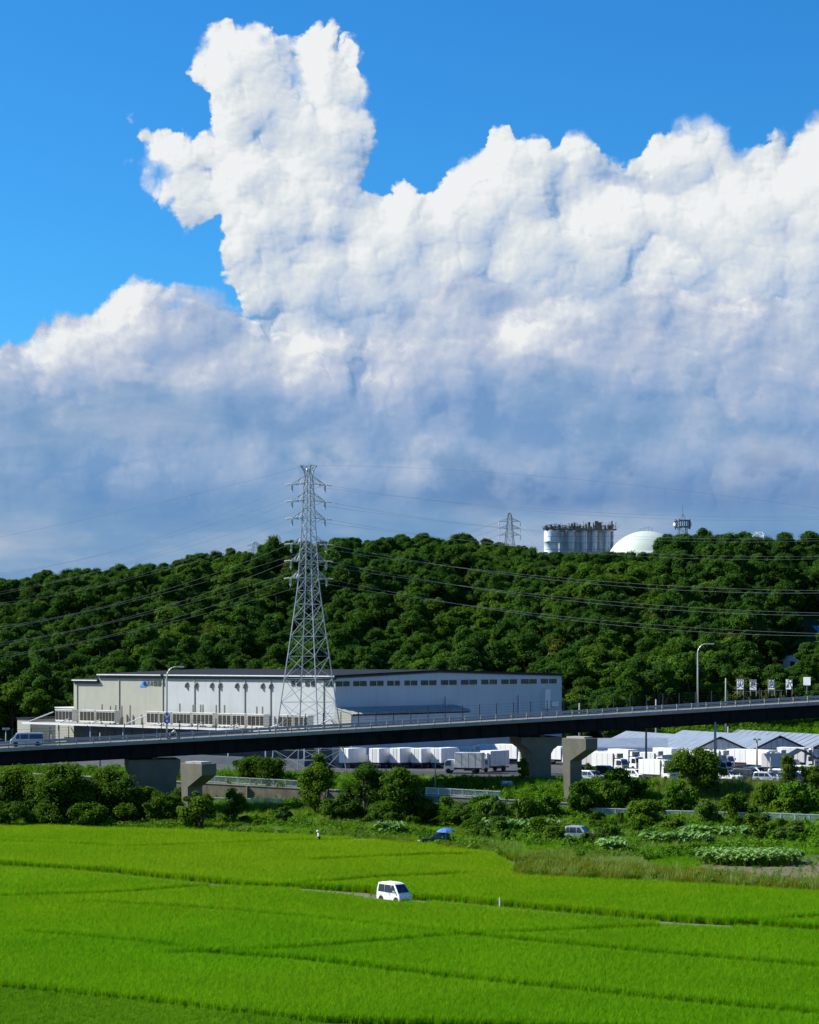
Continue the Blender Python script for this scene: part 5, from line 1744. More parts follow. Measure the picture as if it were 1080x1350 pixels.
# cars in the yard
CARS = [(985, 1029, 'dark_paint', 'van', -40, 'dark minivan parked right of the round tree'), (1013, 1031, 'silver', 'wagon', -38, 'silver car under the slim yard lamp'),
        (998, 1024, 'white', 'wagon', -40, 'white car parked behind the silver and dark cars'), (1062, 1024, 'white', 'van', -42, 'white van at the right edge of the yard'),
        (1075, 1031, 'silver', 'wagon', -40, 'grey car at the right edge under the small tree'), (780, 1029, 'silver', 'wagon', -40, 'grey car at the yard edge right of the free-standing pier'), (838, 1027, 'white', 'wagon', -42, 'white car beside the nearest box truck'),
        (1032, 1029, 'white', 'van', -38, 'white van just left of the conical tree'), (960, 1029, 'white', 'wagon', -40, 'white car at the right edge of the round tree'), (1046, 1031, 'dark_paint', 'wagon', -40, 'dark car behind the conical tree'), (772, 1023, 'dark_paint', 'wagon', -44, 'dark car just right of the free-standing pier'),
        (655, 1008, 'dark_paint', 'van', -42, 'dark van in the gap between the front trucks'), (800, 1022, 'dark_paint', 'wagon', -40, 'dark car in the shade before the large right-facing truck')]
for i, (px, py, paint, kd, deg, lab) in enumerate(CARS):
    wagon(lab, 'car', on_plane(px, py, Z + 0.004), math.radians(deg), 4.3, 1.7, 1.75 if kd == 'van' else 1.5, paint, 'cars parked in the yard', kd, 'parked_car')
# dark canopy at the right of the yard
cp = thing('carport', 'dark peaked canopy above the cars at the right of the yard', 'canopy', on_plane(1055, 1022, Z))
for sx in (-2.4, 2.4):
    for sy in (-2, 2):
        MB().box((sx, sy, 1.2), (0.1, 0.1, 2.4)).build('post', M['dark_post'], cp)
MB().prism([(-2.9, 2.4), (0, 4.0), (2.9, 2.4), (2.9, 2.5), (0, 4.12), (-2.9, 2.5)], (0, -2.5, 0), (1, 0, 0), (0, 0, 1), (0, 1, 0), 5).build('roof', M['dark_paint'], cp)
# blue-white block by the yard edge under the pylon, and the small cabinet
cab_ = thing('cabinet', 'small grey cabinet in the green bank left of the dark pier', 'cabinet', on_plane(669, 1040, 3.6))
MB().box((0, 0, 0.55), (1.9, 1.0, 1.1), (1, -0.3, 0)).build('casing', M['vessel'], cab_, bevel=0.03)
MB().box((0, 0, 1.13), (2.0, 1.1, 0.07), (1, -0.3, 0)).build('lid', M['trim_white'], cab_)
MB().box((-0.1, -0.52, 0.55), (0.04, 0.03, 0.9), (1, -0.3, 0)).build('door_seam', M['chassis'], cab_)

# ================================================================== people
def skin_mesh(name, verts, edges, radii, material, sub=1, root=0):
    me = bpy.data.meshes.new(name)
    me.from_pydata(verts, edges, [])
    o = bpy.data.objects.new(name, me)
    COL.objects.link(o)
    sk = o.modifiers.new('skin', 'SKIN')
    sk.use_smooth_shade = True
    ly = me.skin_vertices[0].data if me.skin_vertices else None
    if ly is None:
        bpy.context.view_layer.objects.active = o
        bm = bmesh.new()
        bm.from_mesh(me)
        bm.verts.layers.skin.verify()
        bm.to_mesh(me)
        bm.free()
        ly = me.skin_vertices[0].data
    for i, r in enumerate(radii):
        ly[i].radius = (r, r) if not isinstance(r, tuple) else r
        ly[i].use_root = i == root
    s2 = o.modifiers.new('sub', 'SUBSURF')
    s2.levels = s2.render_levels = sub
    bpy.context.view_layer.update()
    out = bpy.data.meshes.new_from_object(o.evaluated_get(bpy.context.evaluated_depsgraph_get()))
    bpy.data.objects.remove(o)
    out.materials.clear()
    out.materials.append(material)
    return out

def person(label, loc, rz, J, shirt, trousers, headgear, group=None):
    """J: joint positions in metres; body is one skin, clothes follow the same joints a little wider"""
    t = thing('person', label, 'person', loc, rz, group)
    order = ['pelvis', 'waist', 'chest', 'neck', 'chin', 'head', 'crown', 'shl', 'ell', 'wrl', 'hal', 'shr', 'elr', 'wrr', 'har', 'hil', 'knl', 'anl', 'tol', 'hir', 'knr', 'anr', 'tor']
    ed = [('pelvis', 'waist'), ('waist', 'chest'), ('chest', 'neck'), ('neck', 'chin'), ('chin', 'head'), ('head', 'crown'), ('chest', 'shl'), ('shl', 'ell'), ('ell', 'wrl'), ('wrl', 'hal'), ('chest', 'shr'), ('shr', 'elr'), ('elr', 'wrr'), ('wrr', 'har'),
          ('pelvis', 'hil'), ('hil', 'knl'), ('knl', 'anl'), ('anl', 'tol'), ('pelvis', 'hir'), ('hir', 'knr'), ('knr', 'anr'), ('anr', 'tor')]
    rad = dict(pelvis=.13, waist=.12, chest=.14, neck=.055, chin=.075, head=.095, crown=.06, shl=.07, ell=.045, wrl=.032, hal=.035, shr=.07, elr=.045, wrr=.032, har=.035, hil=.085, knl=.06, anl=.042, tol=.04, hir=.085, knr=.06, anr=.042, tor=.04)
    def part(nm, keep, grow, material):
        ks = [k for k in order if k in keep]
        ix = {k: i for i, k in enumerate(ks)}
        e2 = [(ix[a], ix[b]) for a, b in ed if a in ix and b in ix]
        me = skin_mesh(nm, [J[k] for k in ks], e2, [rad[k] + grow for k in ks], material)
        return link(nm, me, t)
    part('body', order, 0.0, M['skin'])
    part('shirt', ['pelvis', 'waist', 'chest', 'shl', 'ell', 'wrl', 'shr', 'elr', 'wrr'], 0.018, M[shirt])
    part('trousers', ['pelvis', 'hil', 'knl', 'anl', 'hir', 'knr', 'anr'], 0.016, M[trousers])
    part('shoes', ['anl', 'tol'], 0.012, M['black'])
    part('shoes', ['anr', 'tor'], 0.012, M['black'])
    hd = Vector(J['head'])
    up = (Vector(J['crown']) - Vector(J['chin'])).normalized()
    fw = up.cross(Vector((0, 1, 0))).normalized() * -1
    fw = Vector((1, 0, 0)) - up * up.x
    fw.normalize()
    MB().lathe([(0.018, 0), (0.012, 0.035)], hd + fw * 0.085, 6, fw).build('nose', M['skin'], t)
    for y in (-0.033, 0.033):
        MB().lathe([(0.012, 0), (0.008, 0.008)], hd + fw * 0.092 + Vector((0, y, 0)) + up * 0.02, 6, fw).build('eye', M['ink'], t)
    if headgear == 'hat':
        MB().lathe([(0.20, 0.0), (0.19, 0.02), (0.125, 0.035), (0.11, 0.11), (0.06, 0.14)], hd + up * 0.045, 16, up).build('hat', M['cloth_white'], t, True)
    else:
        MB().lathe([(0.10, -0.12), (0.135, -0.06), (0.145, 0.02), (0.12, 0.10), (0.06, 0.14)], hd + up * 0.01 - fw * 0.01, 16, up).build('helmet', M['helmet'], t, True)
        MB().lathe([(0.075, 0), (0.055, 0.02)], hd + fw * 0.125, 10, fw).build('visor', M['glass'], t, True)
    # fingers: four and a thumb on each hand
    for side, w_, h_ in (('l', 'wrl', 'hal'), ('r', 'wrr', 'har')):
        a, b = Vector(J[w_]), Vector(J[h_])
        d = (b - a).normalized()
        sd = d.cross(Vector((0, 0, 1)))
        sd = sd.normalized() if sd.length > 0.1 else Vector((0, 1, 0))
        nn = sd.cross(d)
        hm = MB()
        for k, ln in enumerate((0.065, 0.08, 0.075, 0.055)):
            r0 = b + sd * (0.025 - 0.017 * k)
            hm.tube([r0, r0 + d * ln * 0.6, r0 + d * ln * 0.85 - nn * ln * 0.4], [0.009, 0.0085, 0.007], 6)
        r0 = a.lerp(b, 0.6) + sd * 0.03
        hm.tube([r0, r0 + sd * 0.03 + d * 0.03, r0 + sd * 0.03 + d * 0.06], [0.010, 0.009, 0.008], 6)
        hm.build('fingers', M['skin'], t)
    return t

def stand(lean=0.0):
    def L(x, z):
        zz = z - 0.92
        return (x + (math.sin(lean) * zz if zz > 0 else 0), 0.92 + zz * math.cos(lean) if zz > 0 else z)
    def P(x, y, z):
        a, b = L(x, z)
        return (a, y, b)
    return dict(pelvis=P(0, 0, .92), waist=P(0, 0, 1.08), chest=P(0, 0, 1.30), neck=P(.01, 0, 1.48), chin=P(.03, 0, 1.54), head=P(.03, 0, 1.61), crown=P(.02, 0, 1.69),
                shl=P(0, .19, 1.40), ell=P(.06, .25, 1.13), wrl=P(.22, .22, .98), hal=P(.28, .20, .93), shr=P(0, -.19, 1.40), elr=P(.05, -.25, 1.12), wrr=P(.2, -.2, .97), har=P(.26, -.19, .92),
                hil=(0, .10, .86), knl=(.05, .11, .48), anl=(0, .12, .09), tol=(.15, .13, .04), hir=(0, -.10, .86), knr=(.02, -.11, .48), anr=(-.06, -.12, .09), tor=(.09, -.13, .04))
pp = on_plane(421, 1113, 0.05)
person('person in white shirt, white hat and dark trousers at the far rice edge', (pp.x, pp.y, 0.05), math.radians(-160), stand(0.25), 'cloth_white', 'cloth_dark', 'hat')

# motorcycle with its rider on the viaduct
ms = s_of(229, 2.0)
mc = thing('motorcycle', 'dark motorcycle heading left on the viaduct beside the street lamp', 'motorcycle', bp(ms, 2.0, 0.012), math.atan2(-BD.y, -BD.x))
for x in (-0.68, 0.70):
    w_ = MB().lathe([(0.22, -0.05), (0.29, -0.055), (0.31, 0.0), (0.29, 0.055), (0.22, 0.05)], (x, 0, 0.31), 20, (0, 1, 0)).build('wheel', M['black'], mc, True)
    MB().lathe([(0.04, -0.08), (0.21, -0.03), (0.21, 0.03), (0.04, 0.08)], (x, 0, 0.31), 12, (0, 1, 0)).build('rim', M['galv'], w_)
MB().tube([(0.70, 0.09, 0.31), (0.50, 0.09, 0.95)], 0.03, 6).tube([(0.70, -0.09, 0.31), (0.50, -0.09, 0.95)], 0.03, 6).build('fork', M['galv'], mc)
MB().tube([(0.30, 0.34, 1.02), (0.46, 0.2, 1.0), (0.50, 0, 0.97), (0.46, -0.2, 1.0), (0.30, -0.34, 1.02)], 0.018, 6).build('handlebar', M['chassis'], mc)
MB().prism([(-0.15, 0.42), (0.3, 0.40), (0.42, 0.62), (0.30, 0.70), (-0.12, 0.66)], (0, -0.14, 0), (1, 0, 0), (0, 0, 1), (0, 1, 0), 0.28).build('engine', M['chassis'], mc, bevel=0.04)
MB().prism([(-0.1, 0.70), (0.38, 0.70), (0.44, 0.84), (0.25, 0.92), (-0.06, 0.82)], (0, -0.13, 0), (1, 0, 0), (0, 0, 1), (0, 1, 0), 0.26).build('fuel_tank', M['dark_paint'], mc, bevel=0.05)
MB().prism([(-0.85, 0.76), (-0.1, 0.70), (-0.08, 0.80), (-0.5, 0.83), (-0.9, 0.90)], (0, -0.13, 0), (1, 0, 0), (0, 0, 1), (0, 1, 0), 0.26).build('seat', M['black'], mc, bevel=0.03)
MB().lathe([(0.04, -0.06), (0.10, 0.0), (0.095, 0.06)], (0.58, 0, 0.86), 12, (1, 0, 0)).build('headlight', M['lamp_glass'], mc)
MB().tube([(0.2, -0.16, 0.36), (-0.3, -0.18, 0.30), (-0.85, -0.2, 0.42)], 0.045, 8).build('exhaust_pipe', M['galv'], mc)
MB().tube([(0.70, 0, 0.66), (0.95, 0, 0.55)], 0.05, 6).build('mudguard', M['dark_paint'], mc)
MB().box((-0.72, 0, 0.98), (0.36, 0.36, 0.26)).build('luggage_box', M['dark_paint'], mc, bevel=0.03)
JR = dict(pelvis=(-.28, 0, .92), waist=(-.24, 0, 1.07), chest=(-.13, 0, 1.27), neck=(-.06, 0, 1.43), chin=(-.02, 0, 1.48), head=(-.01, 0, 1.55), crown=(-.03, 0, 1.64),
          shl=(-.10, .19, 1.37), ell=(.10, .30, 1.18), wrl=(.28, .32, 1.06), hal=(.33, .32, 1.04), shr=(-.10, -.19, 1.37), elr=(.10, -.30, 1.18), wrr=(.28, -.32, 1.06), har=(.33, -.32, 1.04),
          hil=(-.22, .13, .90), knl=(.18, .22, .76), anl=(-.04, .20, .36), tol=(.11, .20, .31), hir=(-.22, -.13, .90), knr=(.18, -.22, .76), anr=(-.04, -.20, .36), tor=(.11, -.20, .31))
person('motorcyclist in a white jacket and dark helmet riding across the viaduct', bp(ms, 2.0, 0.012), math.atan2(-BD.y, -BD.x), JR, 'cloth_white', 'cloth_dark', 'helmet')

# ---- garden things
ps = on_plane(588, 1114, 0.1)
um = thing('parasol', 'blue garden parasol over the dark car in the weeds', 'parasol', (ps.x, ps.y, 0.1))
MB().tube([(0, 0, 0), (0, 0, 2.1)], 0.03, 6).build('pole', M['galv'], um)
n = 8
for k in range(n):
    a0, a1 = k / n * 2 * math.pi, (k + 1) / n * 2 * math.pi
    q = [Vector((0, 0, 2.15))]
    pts, fs = [(0, 0, 2.15)], []
    for j, (r, z) in enumerate(((0.45, 2.06), (0.9, 1.88), (1.2, 1.66))):
        pts += [(r * math.cos(a0), r * math.sin(a0), z), (r * math.cos((a0 + a1) / 2) * 0.95, r * math.sin((a0 + a1) / 2) * 0.95, z - 0.02 * j), (r * math.cos(a1), r * math.sin(a1), z)]
    fs = [(0, 1, 2), (0, 2, 3)] + [f for j in (0, 1) for f in ((1 + 3 * j, 4 + 3 * j, 5 + 3 * j, 2 + 3 * j), (2 + 3 * j, 5 + 3 * j, 6 + 3 * j, 3 + 3 * j))]
    c = MB().add(pts, fs).build('canopy_panel', M['parasol'], um)
    sm = c.modifiers.new('thick', 'SOLIDIFY')
    sm.thickness = 0.01
    MB().bar((0, 0, 2.1), (1.18 * math.cos(a0), 1.18 * math.sin(a0), 1.64), 0.02).build('rib', M['galv'], um)
for px, py, w_, l_, lab in ((441, 1109.5, 2.6, 1.0, 'pale plastic sheet over a garden bed near the standing person'), (478, 1110.5, 3.0, 0.9, 'longer pale plastic sheet over a garden bed, right of the bushy plant'), (548, 1112, 1.0, 0.7, 'crumpled white sack in the weeds left of the dark car')):
    p = on_plane(px, py, 0.1)
    m = MB()
    nx, ny = 12, 5
    vs = [(w_ * (i / nx - 0.5), l_ * (j / ny - 0.5), 0.42 * math.sin(math.pi * j / ny) * (0.8 + 0.35 * mnoise.noise((i * 0.7 + px, j * 0.8, 1)))) for j in range(ny + 1) for i in range(nx + 1)]
    fs = [(j * (nx + 1) + i, j * (nx + 1) + i + 1, (j + 1) * (nx + 1) + i + 1, (j + 1) * (nx + 1) + i) for j in range(ny) for i in range(nx)]
    o = m.add(vs, fs).build('garden_sheet', M['sheet'], None, True)
    o.location = (p.x, p.y, 0.15)
    tag(o, lab, 'plastic sheet', 'pale sheets on the garden plots')
sk_ = on_plane(659, 1198, 0)
st = thing('marker_post', 'short pale marker post at the edge of the track, right of the white van', 'post', sk_)
MB().tube([(0, 0, 0), (0, 0, 0.95)], 0.07, 8).build('shaft', M['trim_white'], st)
MB().lathe([(0.075, 0), (0.075, 0.06), (0.03, 0.1)], (0, 0, 0.95), 8).build('cap', M['post'], st)

# ================================================================== vegetation
def leaf_quads(rng, cen, nrm, size, jit=0.6, asp=1.5):
    """one folded leaf (4 corners) per centre"""
    n = len(cen)
    d = nrm + rng.normal(0, jit, (n, 3))
    d /= np.linalg.norm(d, axis=1)[:, None] + 1e-9
    t = np.cross(d, rng.normal(0, 1, (n, 3)))
    t /= np.linalg.norm(t, axis=1)[:, None] + 1e-9
    b = np.cross(d, t)
    s = (size * rng.uniform(0.7, 1.35, n))[:, None]
    v = np.stack([cen - t * s * asp / 2, cen - b * s / 2 + d * s * 0.10, cen + t * s * asp / 2, cen + b * s / 2 + d * s * 0.10], 1)
    return v.reshape(-1, 3)

def np_mesh(name, verts, quads, mats, mi=None, smooth=False):
    me = bpy.data.meshes.new(name)
    me.from_pydata([tuple(v) for v in verts.tolist()], [], [tuple(f) for f in quads])
    for m in mats:
        me.materials.append(m)
    if mi is not None:
        me.polygons.foreach_set('material_index', mi)
    return me

def ico(n=1):
    bm = bmesh.new()
    bmesh.ops.create_icosphere(bm, subdivisions=n, radius=1)
    v = np.array([x.co[:] for x in bm.verts])
    f = [tuple(q.index for q in p.verts) for p in bm.faces]
    bm.free()
    return v, f
ICO_V, ICO_F = ico(1)

def crown_mesh(name, seed, H, Wd, n_lobe, per, leaf, mats, base=0.25, shape='round', core=0.72, lobe_r=(0.16, 0.26), droop=0.0, trunk=None):
    """foliage of many lobes of leaves round added dark cores that block the light; optional trunk and limbs joined in"""
    rng = np.random.default_rng(seed)
    zc = H * (base + (1 - base) / 2)
    hz = H * (1 - base) / 2
    cs, rs = [], []
    # lobes gather round a few boughs of unequal reach, so that no crown is a ball
    boughs = []
    for i in range(rng.integers(4, 7)):
        a_ = rng.uniform(0, 6.283)
        e_ = rng.uniform(-0.75, 1.0) ** 1
        rr_ = rng.uniform(0.25, 0.62) * math.sqrt(max(0.05, 1 - 0.75 * e_ * e_))
        boughs.append(np.array([rr_ * math.cos(a_), rr_ * math.sin(a_), e_ * 0.62]))
    boughs.append(np.array([0, 0, 0.55]))
    for i in range(n_lobe):
        u = boughs[i % len(boughs)] + rng.normal(0, 0.27, 3)
        l_ = np.linalg.norm(u)
        if l_ > 1.0:
            u /= l_ ** 0.85
        r = Wd * rng.uniform(*lobe_r)
        w = 1.0
        if shape == 'cone':
            w = 1.05 - 0.7 * (u[2] * 0.5 + 0.5)
        elif shape == 'round':
            w = 1 - 0.22 * max(0, u[2])
        cs.append(np.array([u[0] * (Wd / 2 - r * 0.4) * w, u[1] * (Wd / 2 - r * 0.4) * w, zc + u[2] * (hz - r * 0.4)]))
        rs.append(r)
    V, F, MI = [], [], []
    k = 0
    cen = np.array([0, 0, zc])
    for c, r in zip(cs, rs):
        d = rng.normal(0, 1, (per, 3))
        d /= np.linalg.norm(d, axis=1)[:, None]
        out = (c - cen)
        out = out / (np.linalg.norm(out) + 1e-6)
        d = d + out * 0.35 + np.array([0, 0, 0.35])
        d /= np.linalg.norm(d, axis=1)[:, None]
        rad = r * rng.uniform(0.70, 1.10, (per, 1))
        p = c + d * rad * np.array([1, 1, 0.78])
        q = leaf_quads(rng, p, d * 0.9 + np.array([0, 0, 0.35]), leaf, 0.55)
        if droop:
            q[:, 2] -= droop * rng.uniform(0, 1, len(q))
        V.append(q)
        F += [(k + 4 * i, k + 4 * i + 1, k + 4 * i + 2, k + 4 * i + 3) for i in range(per)]
        MI += [0] * per
        k += len(q)
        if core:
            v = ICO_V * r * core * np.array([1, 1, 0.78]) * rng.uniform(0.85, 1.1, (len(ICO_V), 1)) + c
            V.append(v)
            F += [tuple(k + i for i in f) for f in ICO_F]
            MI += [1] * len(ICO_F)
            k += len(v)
    if trunk:
        m = MB()
        m.tube([(0, 0, -0.4), (0.02 * H, 0, H * base * 0.7), (0, 0.02 * H, zc)], [trunk, trunk * 0.8, trunk * 0.45], 7)
        for c in cs[::3]:
            m.tube([(0, 0, H * base * 0.8), tuple(c * 0.5 + np.array([0, 0, H * base * 0.5])), tuple(c)], [trunk * 0.5, trunk * 0.35, trunk * 0.15], 5)
        v = np.array(m.v)
        V.append(v)
        F += [tuple(k + i for i in f) for f in m.f]
        MI += [2] * len(m.f)
        k += len(v)
    return np_mesh(name, np.concatenate(V), F, mats, MI)

def trunk_mesh(name, seed, H, base, r, lean=0.0, multi=1):
    rng = random.Random(seed)
    m = MB()
    for q in range(multi):
        a = rng.uniform(0, 6.28)
        dx, dy = (0.12 * H * math.cos(a), 0.12 * H * math.sin(a)) if multi > 1 else (lean, 0)
        top = Vector((dx, dy, H * (base + 0.35)))
        m.tube([(dx * 0.1, dy * 0.1, -0.5), (dx * 0.4, dy * 0.35, H * base * 0.6), (dx * 0.8, dy * 0.8, H * base), tuple(top)], [r * 1.3, r, r * 0.85, r * 0.4], 8)
        for j in range(5):
            b = rng.uniform(0, 6.28)
            s0 = Vector((dx * 0.7, dy * 0.7, H * base * rng.uniform(0.7, 1.1)))
            e = Vector((dx + 0.25 * H * math.cos(b), dy + 0.25 * H * math.sin(b), H * rng.uniform(base + 0.25, 0.8)))
            m.tube([s0, s0.lerp(e, 0.5) + UP * 0.15, e], [r * 0.5, r * 0.32, r * 0.12], 6)
    return m.mesh(name, M['bark'], True)

def scatter(name, label, pts, rot, scl, idx, sources, kind='stuff', cat=None):
    """one object whose geometry nodes set a source mesh on every point"""
    me = bpy.data.meshes.new(name)
    me.from_pydata([tuple(p) for p in np.asarray(pts).tolist()], [], [])
    for an, tp, arr in (('rot', 'FLOAT_VECTOR', rot), ('scl', 'FLOAT_VECTOR', scl)):
        at_ = me.attributes.new(an, tp, 'POINT')
        at_.data.foreach_set('vector', np.asarray(arr, dtype=np.float32).ravel())
    at_ = me.attributes.new('idx', 'INT', 'POINT')
    at_.data.foreach_set('value', np.asarray(idx, dtype=np.int32))
    o = link(name, me)
    col = bpy.data.collections.new(name + '_sources')
    for i, sm in enumerate(sources):
        so = bpy.data.objects.new('%s_source_%02d' % (name, i), sm)
        col.objects.link(so)
    t = bpy.data.node_groups.new(name + '_nodes', 'GeometryNodeTree')
    t.interface.new_socket('Geometry', in_out='INPUT', socket_type='NodeSocketGeometry')
    t.interface.new_socket('Geometry', in_out='OUTPUT', socket_type='NodeSocketGeometry')
    N = t.nodes.new
    gi, go = N('NodeGroupInput'), N('NodeGroupOutput')
    ip = N('GeometryNodeInstanceOnPoints')
    ci = N('GeometryNodeCollectionInfo')
    ci.inputs['Collection'].default_value = col
    ci.inputs['Separate Children'].default_value = True
    ci.inputs['Reset Children'].default_value = True
    def attr(an, tp):
        n = N('GeometryNodeInputNamedAttribute')
        n.data_type = tp
        n.inputs['Name'].default_value = an
        return n.outputs['Attribute']
    e2r = N('FunctionNodeEulerToRotation')
    L = t.links.new
    L(attr('rot', 'FLOAT_VECTOR'), e2r.inputs[0])
    L(gi.outputs[0], ip.inputs['Points'])
    L(ci.outputs[0], ip.inputs['Instance'])
    ip.inputs['Pick Instance'].default_value = True
    L(attr('idx', 'INT'), ip.inputs['Instance Index'])
    L(e2r.outputs[0], ip.inputs['Rotation'])
    L(attr('scl', 'FLOAT_VECTOR'), ip.inputs['Scale'])
    L(ip.outputs[0], go.inputs[0])
    md = o.modifiers.new('scatter', 'NODES')
    md.node_group = t
    return tag(o, label, cat, None, kind)

def blade_clump(name, seed, n, H, spread, wd, bend, material, leaves=0):
    """tuft of arching blades"""
    rng = np.random.default_rng(seed)
    V, F = [], []
    for i in range(n):
        a = rng.uniform(0, 6.283)
        r = spread * math.sqrt(rng.uniform(0, 1)) * 0.5
        b = rng.uniform(0, 6.283)
        p0 = np.array([r * math.cos(a), r * math.sin(a), -0.03])
        h = H * rng.uniform(0.65, 1.12)
        out = np.array([math.cos(b), math.sin(b), 0]) * bend * h * rng.uniform(0.4, 1.2)
        sd = np.array([-math.sin(b), math.cos(b), 0]) * wd * rng.uniform(0.7, 1.3)
        k = len(V)
        V += [p0 - sd, p0 + sd, p0 + out * 0.35 + [0, 0, h * 0.6] + sd * 0.9, p0 + out * 0.35 + [0, 0, h * 0.6] - sd * 0.9, p0 + out + [0, 0, h * 0.95]]
        F += [(k, k + 1, k + 2, k + 3), (k + 3, k + 2, k + 4)]
    return np_mesh(name, np.array(V), F, [material])

def leafy_clump(name, seed, n, H, spread, leaf, material):
    rng = np.random.default_rng(seed)
    c = rng.normal(0, 1, (n, 3))
    c /= np.linalg.norm(c, axis=1)[:, None]
    c[:, 2] = np.abs(c[:, 2])
    p = c * rng.uniform(0.55, 1.0, (n, 1)) * np.array([spread / 2, spread / 2, H])
    V = leaf_quads(rng, p, c + np.array([0, 0, 0.6]), leaf, 0.5)
    F = [(4 * i, 4 * i + 1, 4 * i + 2, 4 * i + 3) for i in range(n)]
    return np_mesh(name, V, F, [material])

# ---------------------------------------------------------------- wooded hill
HILL_MATS = [M['leaf_hill'], M['shade_core'], M['bark']]
HM = [HILL_MATS, HILL_MATS, [M['leaf_hill_light'], M['shade_core'], M['bark']], HILL_MATS, HILL_MATS, [M['leaf_hill_light'], M['shade_core'], M['bark']], [M['leaf_hill_olive'], M['shade_core'], M['bark']], HILL_MATS]
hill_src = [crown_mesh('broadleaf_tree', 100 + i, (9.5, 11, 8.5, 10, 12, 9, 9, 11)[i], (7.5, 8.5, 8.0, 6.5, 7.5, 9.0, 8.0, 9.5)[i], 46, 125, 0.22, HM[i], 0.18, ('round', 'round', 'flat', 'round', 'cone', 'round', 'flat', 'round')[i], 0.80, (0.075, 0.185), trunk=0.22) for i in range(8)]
rng = np.random.default_rng(3)
cand = []
cell = 3.9
for gy in np.arange(388, 648, cell):
    for gx in np.arange(-175, 180, cell):
        x, y = gx + rng.uniform(-2, 2), gy + rng.uniform(-2, 2)
        f = hill_foot(x)
        if abs(x) > 0.225 * y + 14:
            continue
        if y < f + (6 if x < 30 else 0):
            continue
        if x > 42 and y < 424:                   # open grass with the sign boards
            continue
        px = HX + x * FPX / y
        cand.append((x, y))
P2 = np.array(cand)
Z2 = np.array([z_hill(x, y) for x, y in P2]) - 0.8
S2 = rng.uniform(0.85, 1.4, len(P2))
S2 = np.where(P2[:, 1] > 575, rng.uniform(0.78, 1.02, len(P2)), S2)
small = rng.uniform(0, 1, len(P2)) < 0.25
S2[small] *= 0.65
tone = np.array([mnoise.noise((x * 0.03, y * 0.03, 8.0)) for x, y in P2]) + rng.normal(0, 0.22, len(P2))
I2 = np.where(tone > 0.14, rng.choice([2, 5], len(P2)), rng.choice([0, 1, 3, 4, 7], len(P2)))
I2 = np.where(rng.uniform(0, 1, len(P2)) < 0.05, 6, I2)
R2 = rng.uniform(0, 6.283, len(P2))
px2 = HX + P2[:, 0] * FPX / P2[:, 1]
# keep the view to the gas plant, the houses and masts open
for (xa, xb, yv, dist) in ((714, 876, 731, 715), (889, 912, 706, 700), (660, 684, 722, 700), (992, 1014, 712, 690), (326, 348, 734, 900)):
    top = CAMZ - (yv - HY) * P2[:, 1] / FPX
    low = (px2 > xa) & (px2 < xb)
    hgt = np.array([12.6])[0]
    mx = np.maximum((top - Z2) / 10.6, 0.0)
    S2 = np.where(low & (Z2 + 10.6 * S2 > top), np.minimum(S2, mx), S2)
for (xa, xb, yv, dmax) in ((1040, 1100, 850, 518), (1000, 1064, 880, 476)):
    top = CAMZ - (yv - HY) * P2[:, 1] / FPX
    low = (px2 > xa) & (px2 < xb) & (P2[:, 1] < dmax)
    S2 = np.where(low & (Z2 + 10.6 * S2 > top), np.clip((top - Z2) / 10.6, 0, None), S2)
ok = S2 > 0.2
for hx, hy, hr in ((W(1062, 846, 520).x + 2, 522, 6.5), (W(1046, 872, 478).x + 1, 480, 5.0)):
    ok &= np.hypot(P2[:, 0] - hx, P2[:, 1] - hy) > hr
ok &= ~((P2[:, 1] > 690))
# thin out crowns that big neighbours swallow, nearest first
o_ = np.argsort(-S2)
taken = np.zeros(len(P2), bool)
for i_ in o_:
    if ok[i_]:
        d_ = np.hypot(P2[:, 0] - P2[i_, 0], P2[:, 1] - P2[i_, 1])
        if np.any(taken & (d_ < 1.5 * (S2[i_] + S2))):
            ok[i_] = False
        else:
            taken[i_] = True
P2, Z2, S2, I2, R2, px2 = P2[ok], Z2[ok], S2[ok], I2[ok], R2[ok], px2[ok]
# which show largest: front rows and the ridge line, inside the frame
show = np.where((px2 > 5) & (px2 < 1075), 1, 0) * (1000 - P2[:, 1]) + rng.uniform(0, 25, len(P2))
order = np.argsort(-show)
single = order[:285]
rest = order[285:]
for j, i in enumerate(single):
    o = link('broadleaf_tree', hill_src[I2[i]])
    o.location = (P2[i, 0], P2[i, 1], Z2[i])
    o.rotation_euler = (0, 0, R2[i])
    o.scale = (S2[i],) * 3
    q_ = px2[i]
    where = next(w for lim, w in ((60, 'at the far left edge'), (110, 'above the annex blocks'), (165, 'behind the cream left end of the warehouse'), (225, 'above the blue warehouse emblem'), (300, 'behind the vent hoods of the warehouse'),
                                  (370, 'just left of the main pylon'), (450, 'behind the main pylon'), (530, 'above the left part of the gable windows'), (620, 'above the low roof peak of the warehouse'), (735, 'above the right part of the warehouse'),
                                  (800, 'right of the warehouse end'), (870, 'between the warehouse and right street lamp'), (925, 'behind the right street lamp'), (985, 'above the leftmost character board'), (1035, 'above the right-hand character boards'), (2000, 'at the right edge')) if q_ < lim)
    tag(o, '%s %s tree on the hill %s' % ('large' if S2[i] > 0.98 else 'mid-sized' if S2[i] > 0.75 else 'small', {2: 'pale green flat-topped', 5: 'pale green', 6: 'olive brown', 4: 'pointed dark'}.get(int(I2[i]), 'dark green'), where), 'tree', 'trees on the lower hill slope')
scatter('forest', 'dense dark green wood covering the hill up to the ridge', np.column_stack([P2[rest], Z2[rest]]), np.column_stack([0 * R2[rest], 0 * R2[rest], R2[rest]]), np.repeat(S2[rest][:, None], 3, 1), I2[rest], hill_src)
print('hill trees', len(P2))

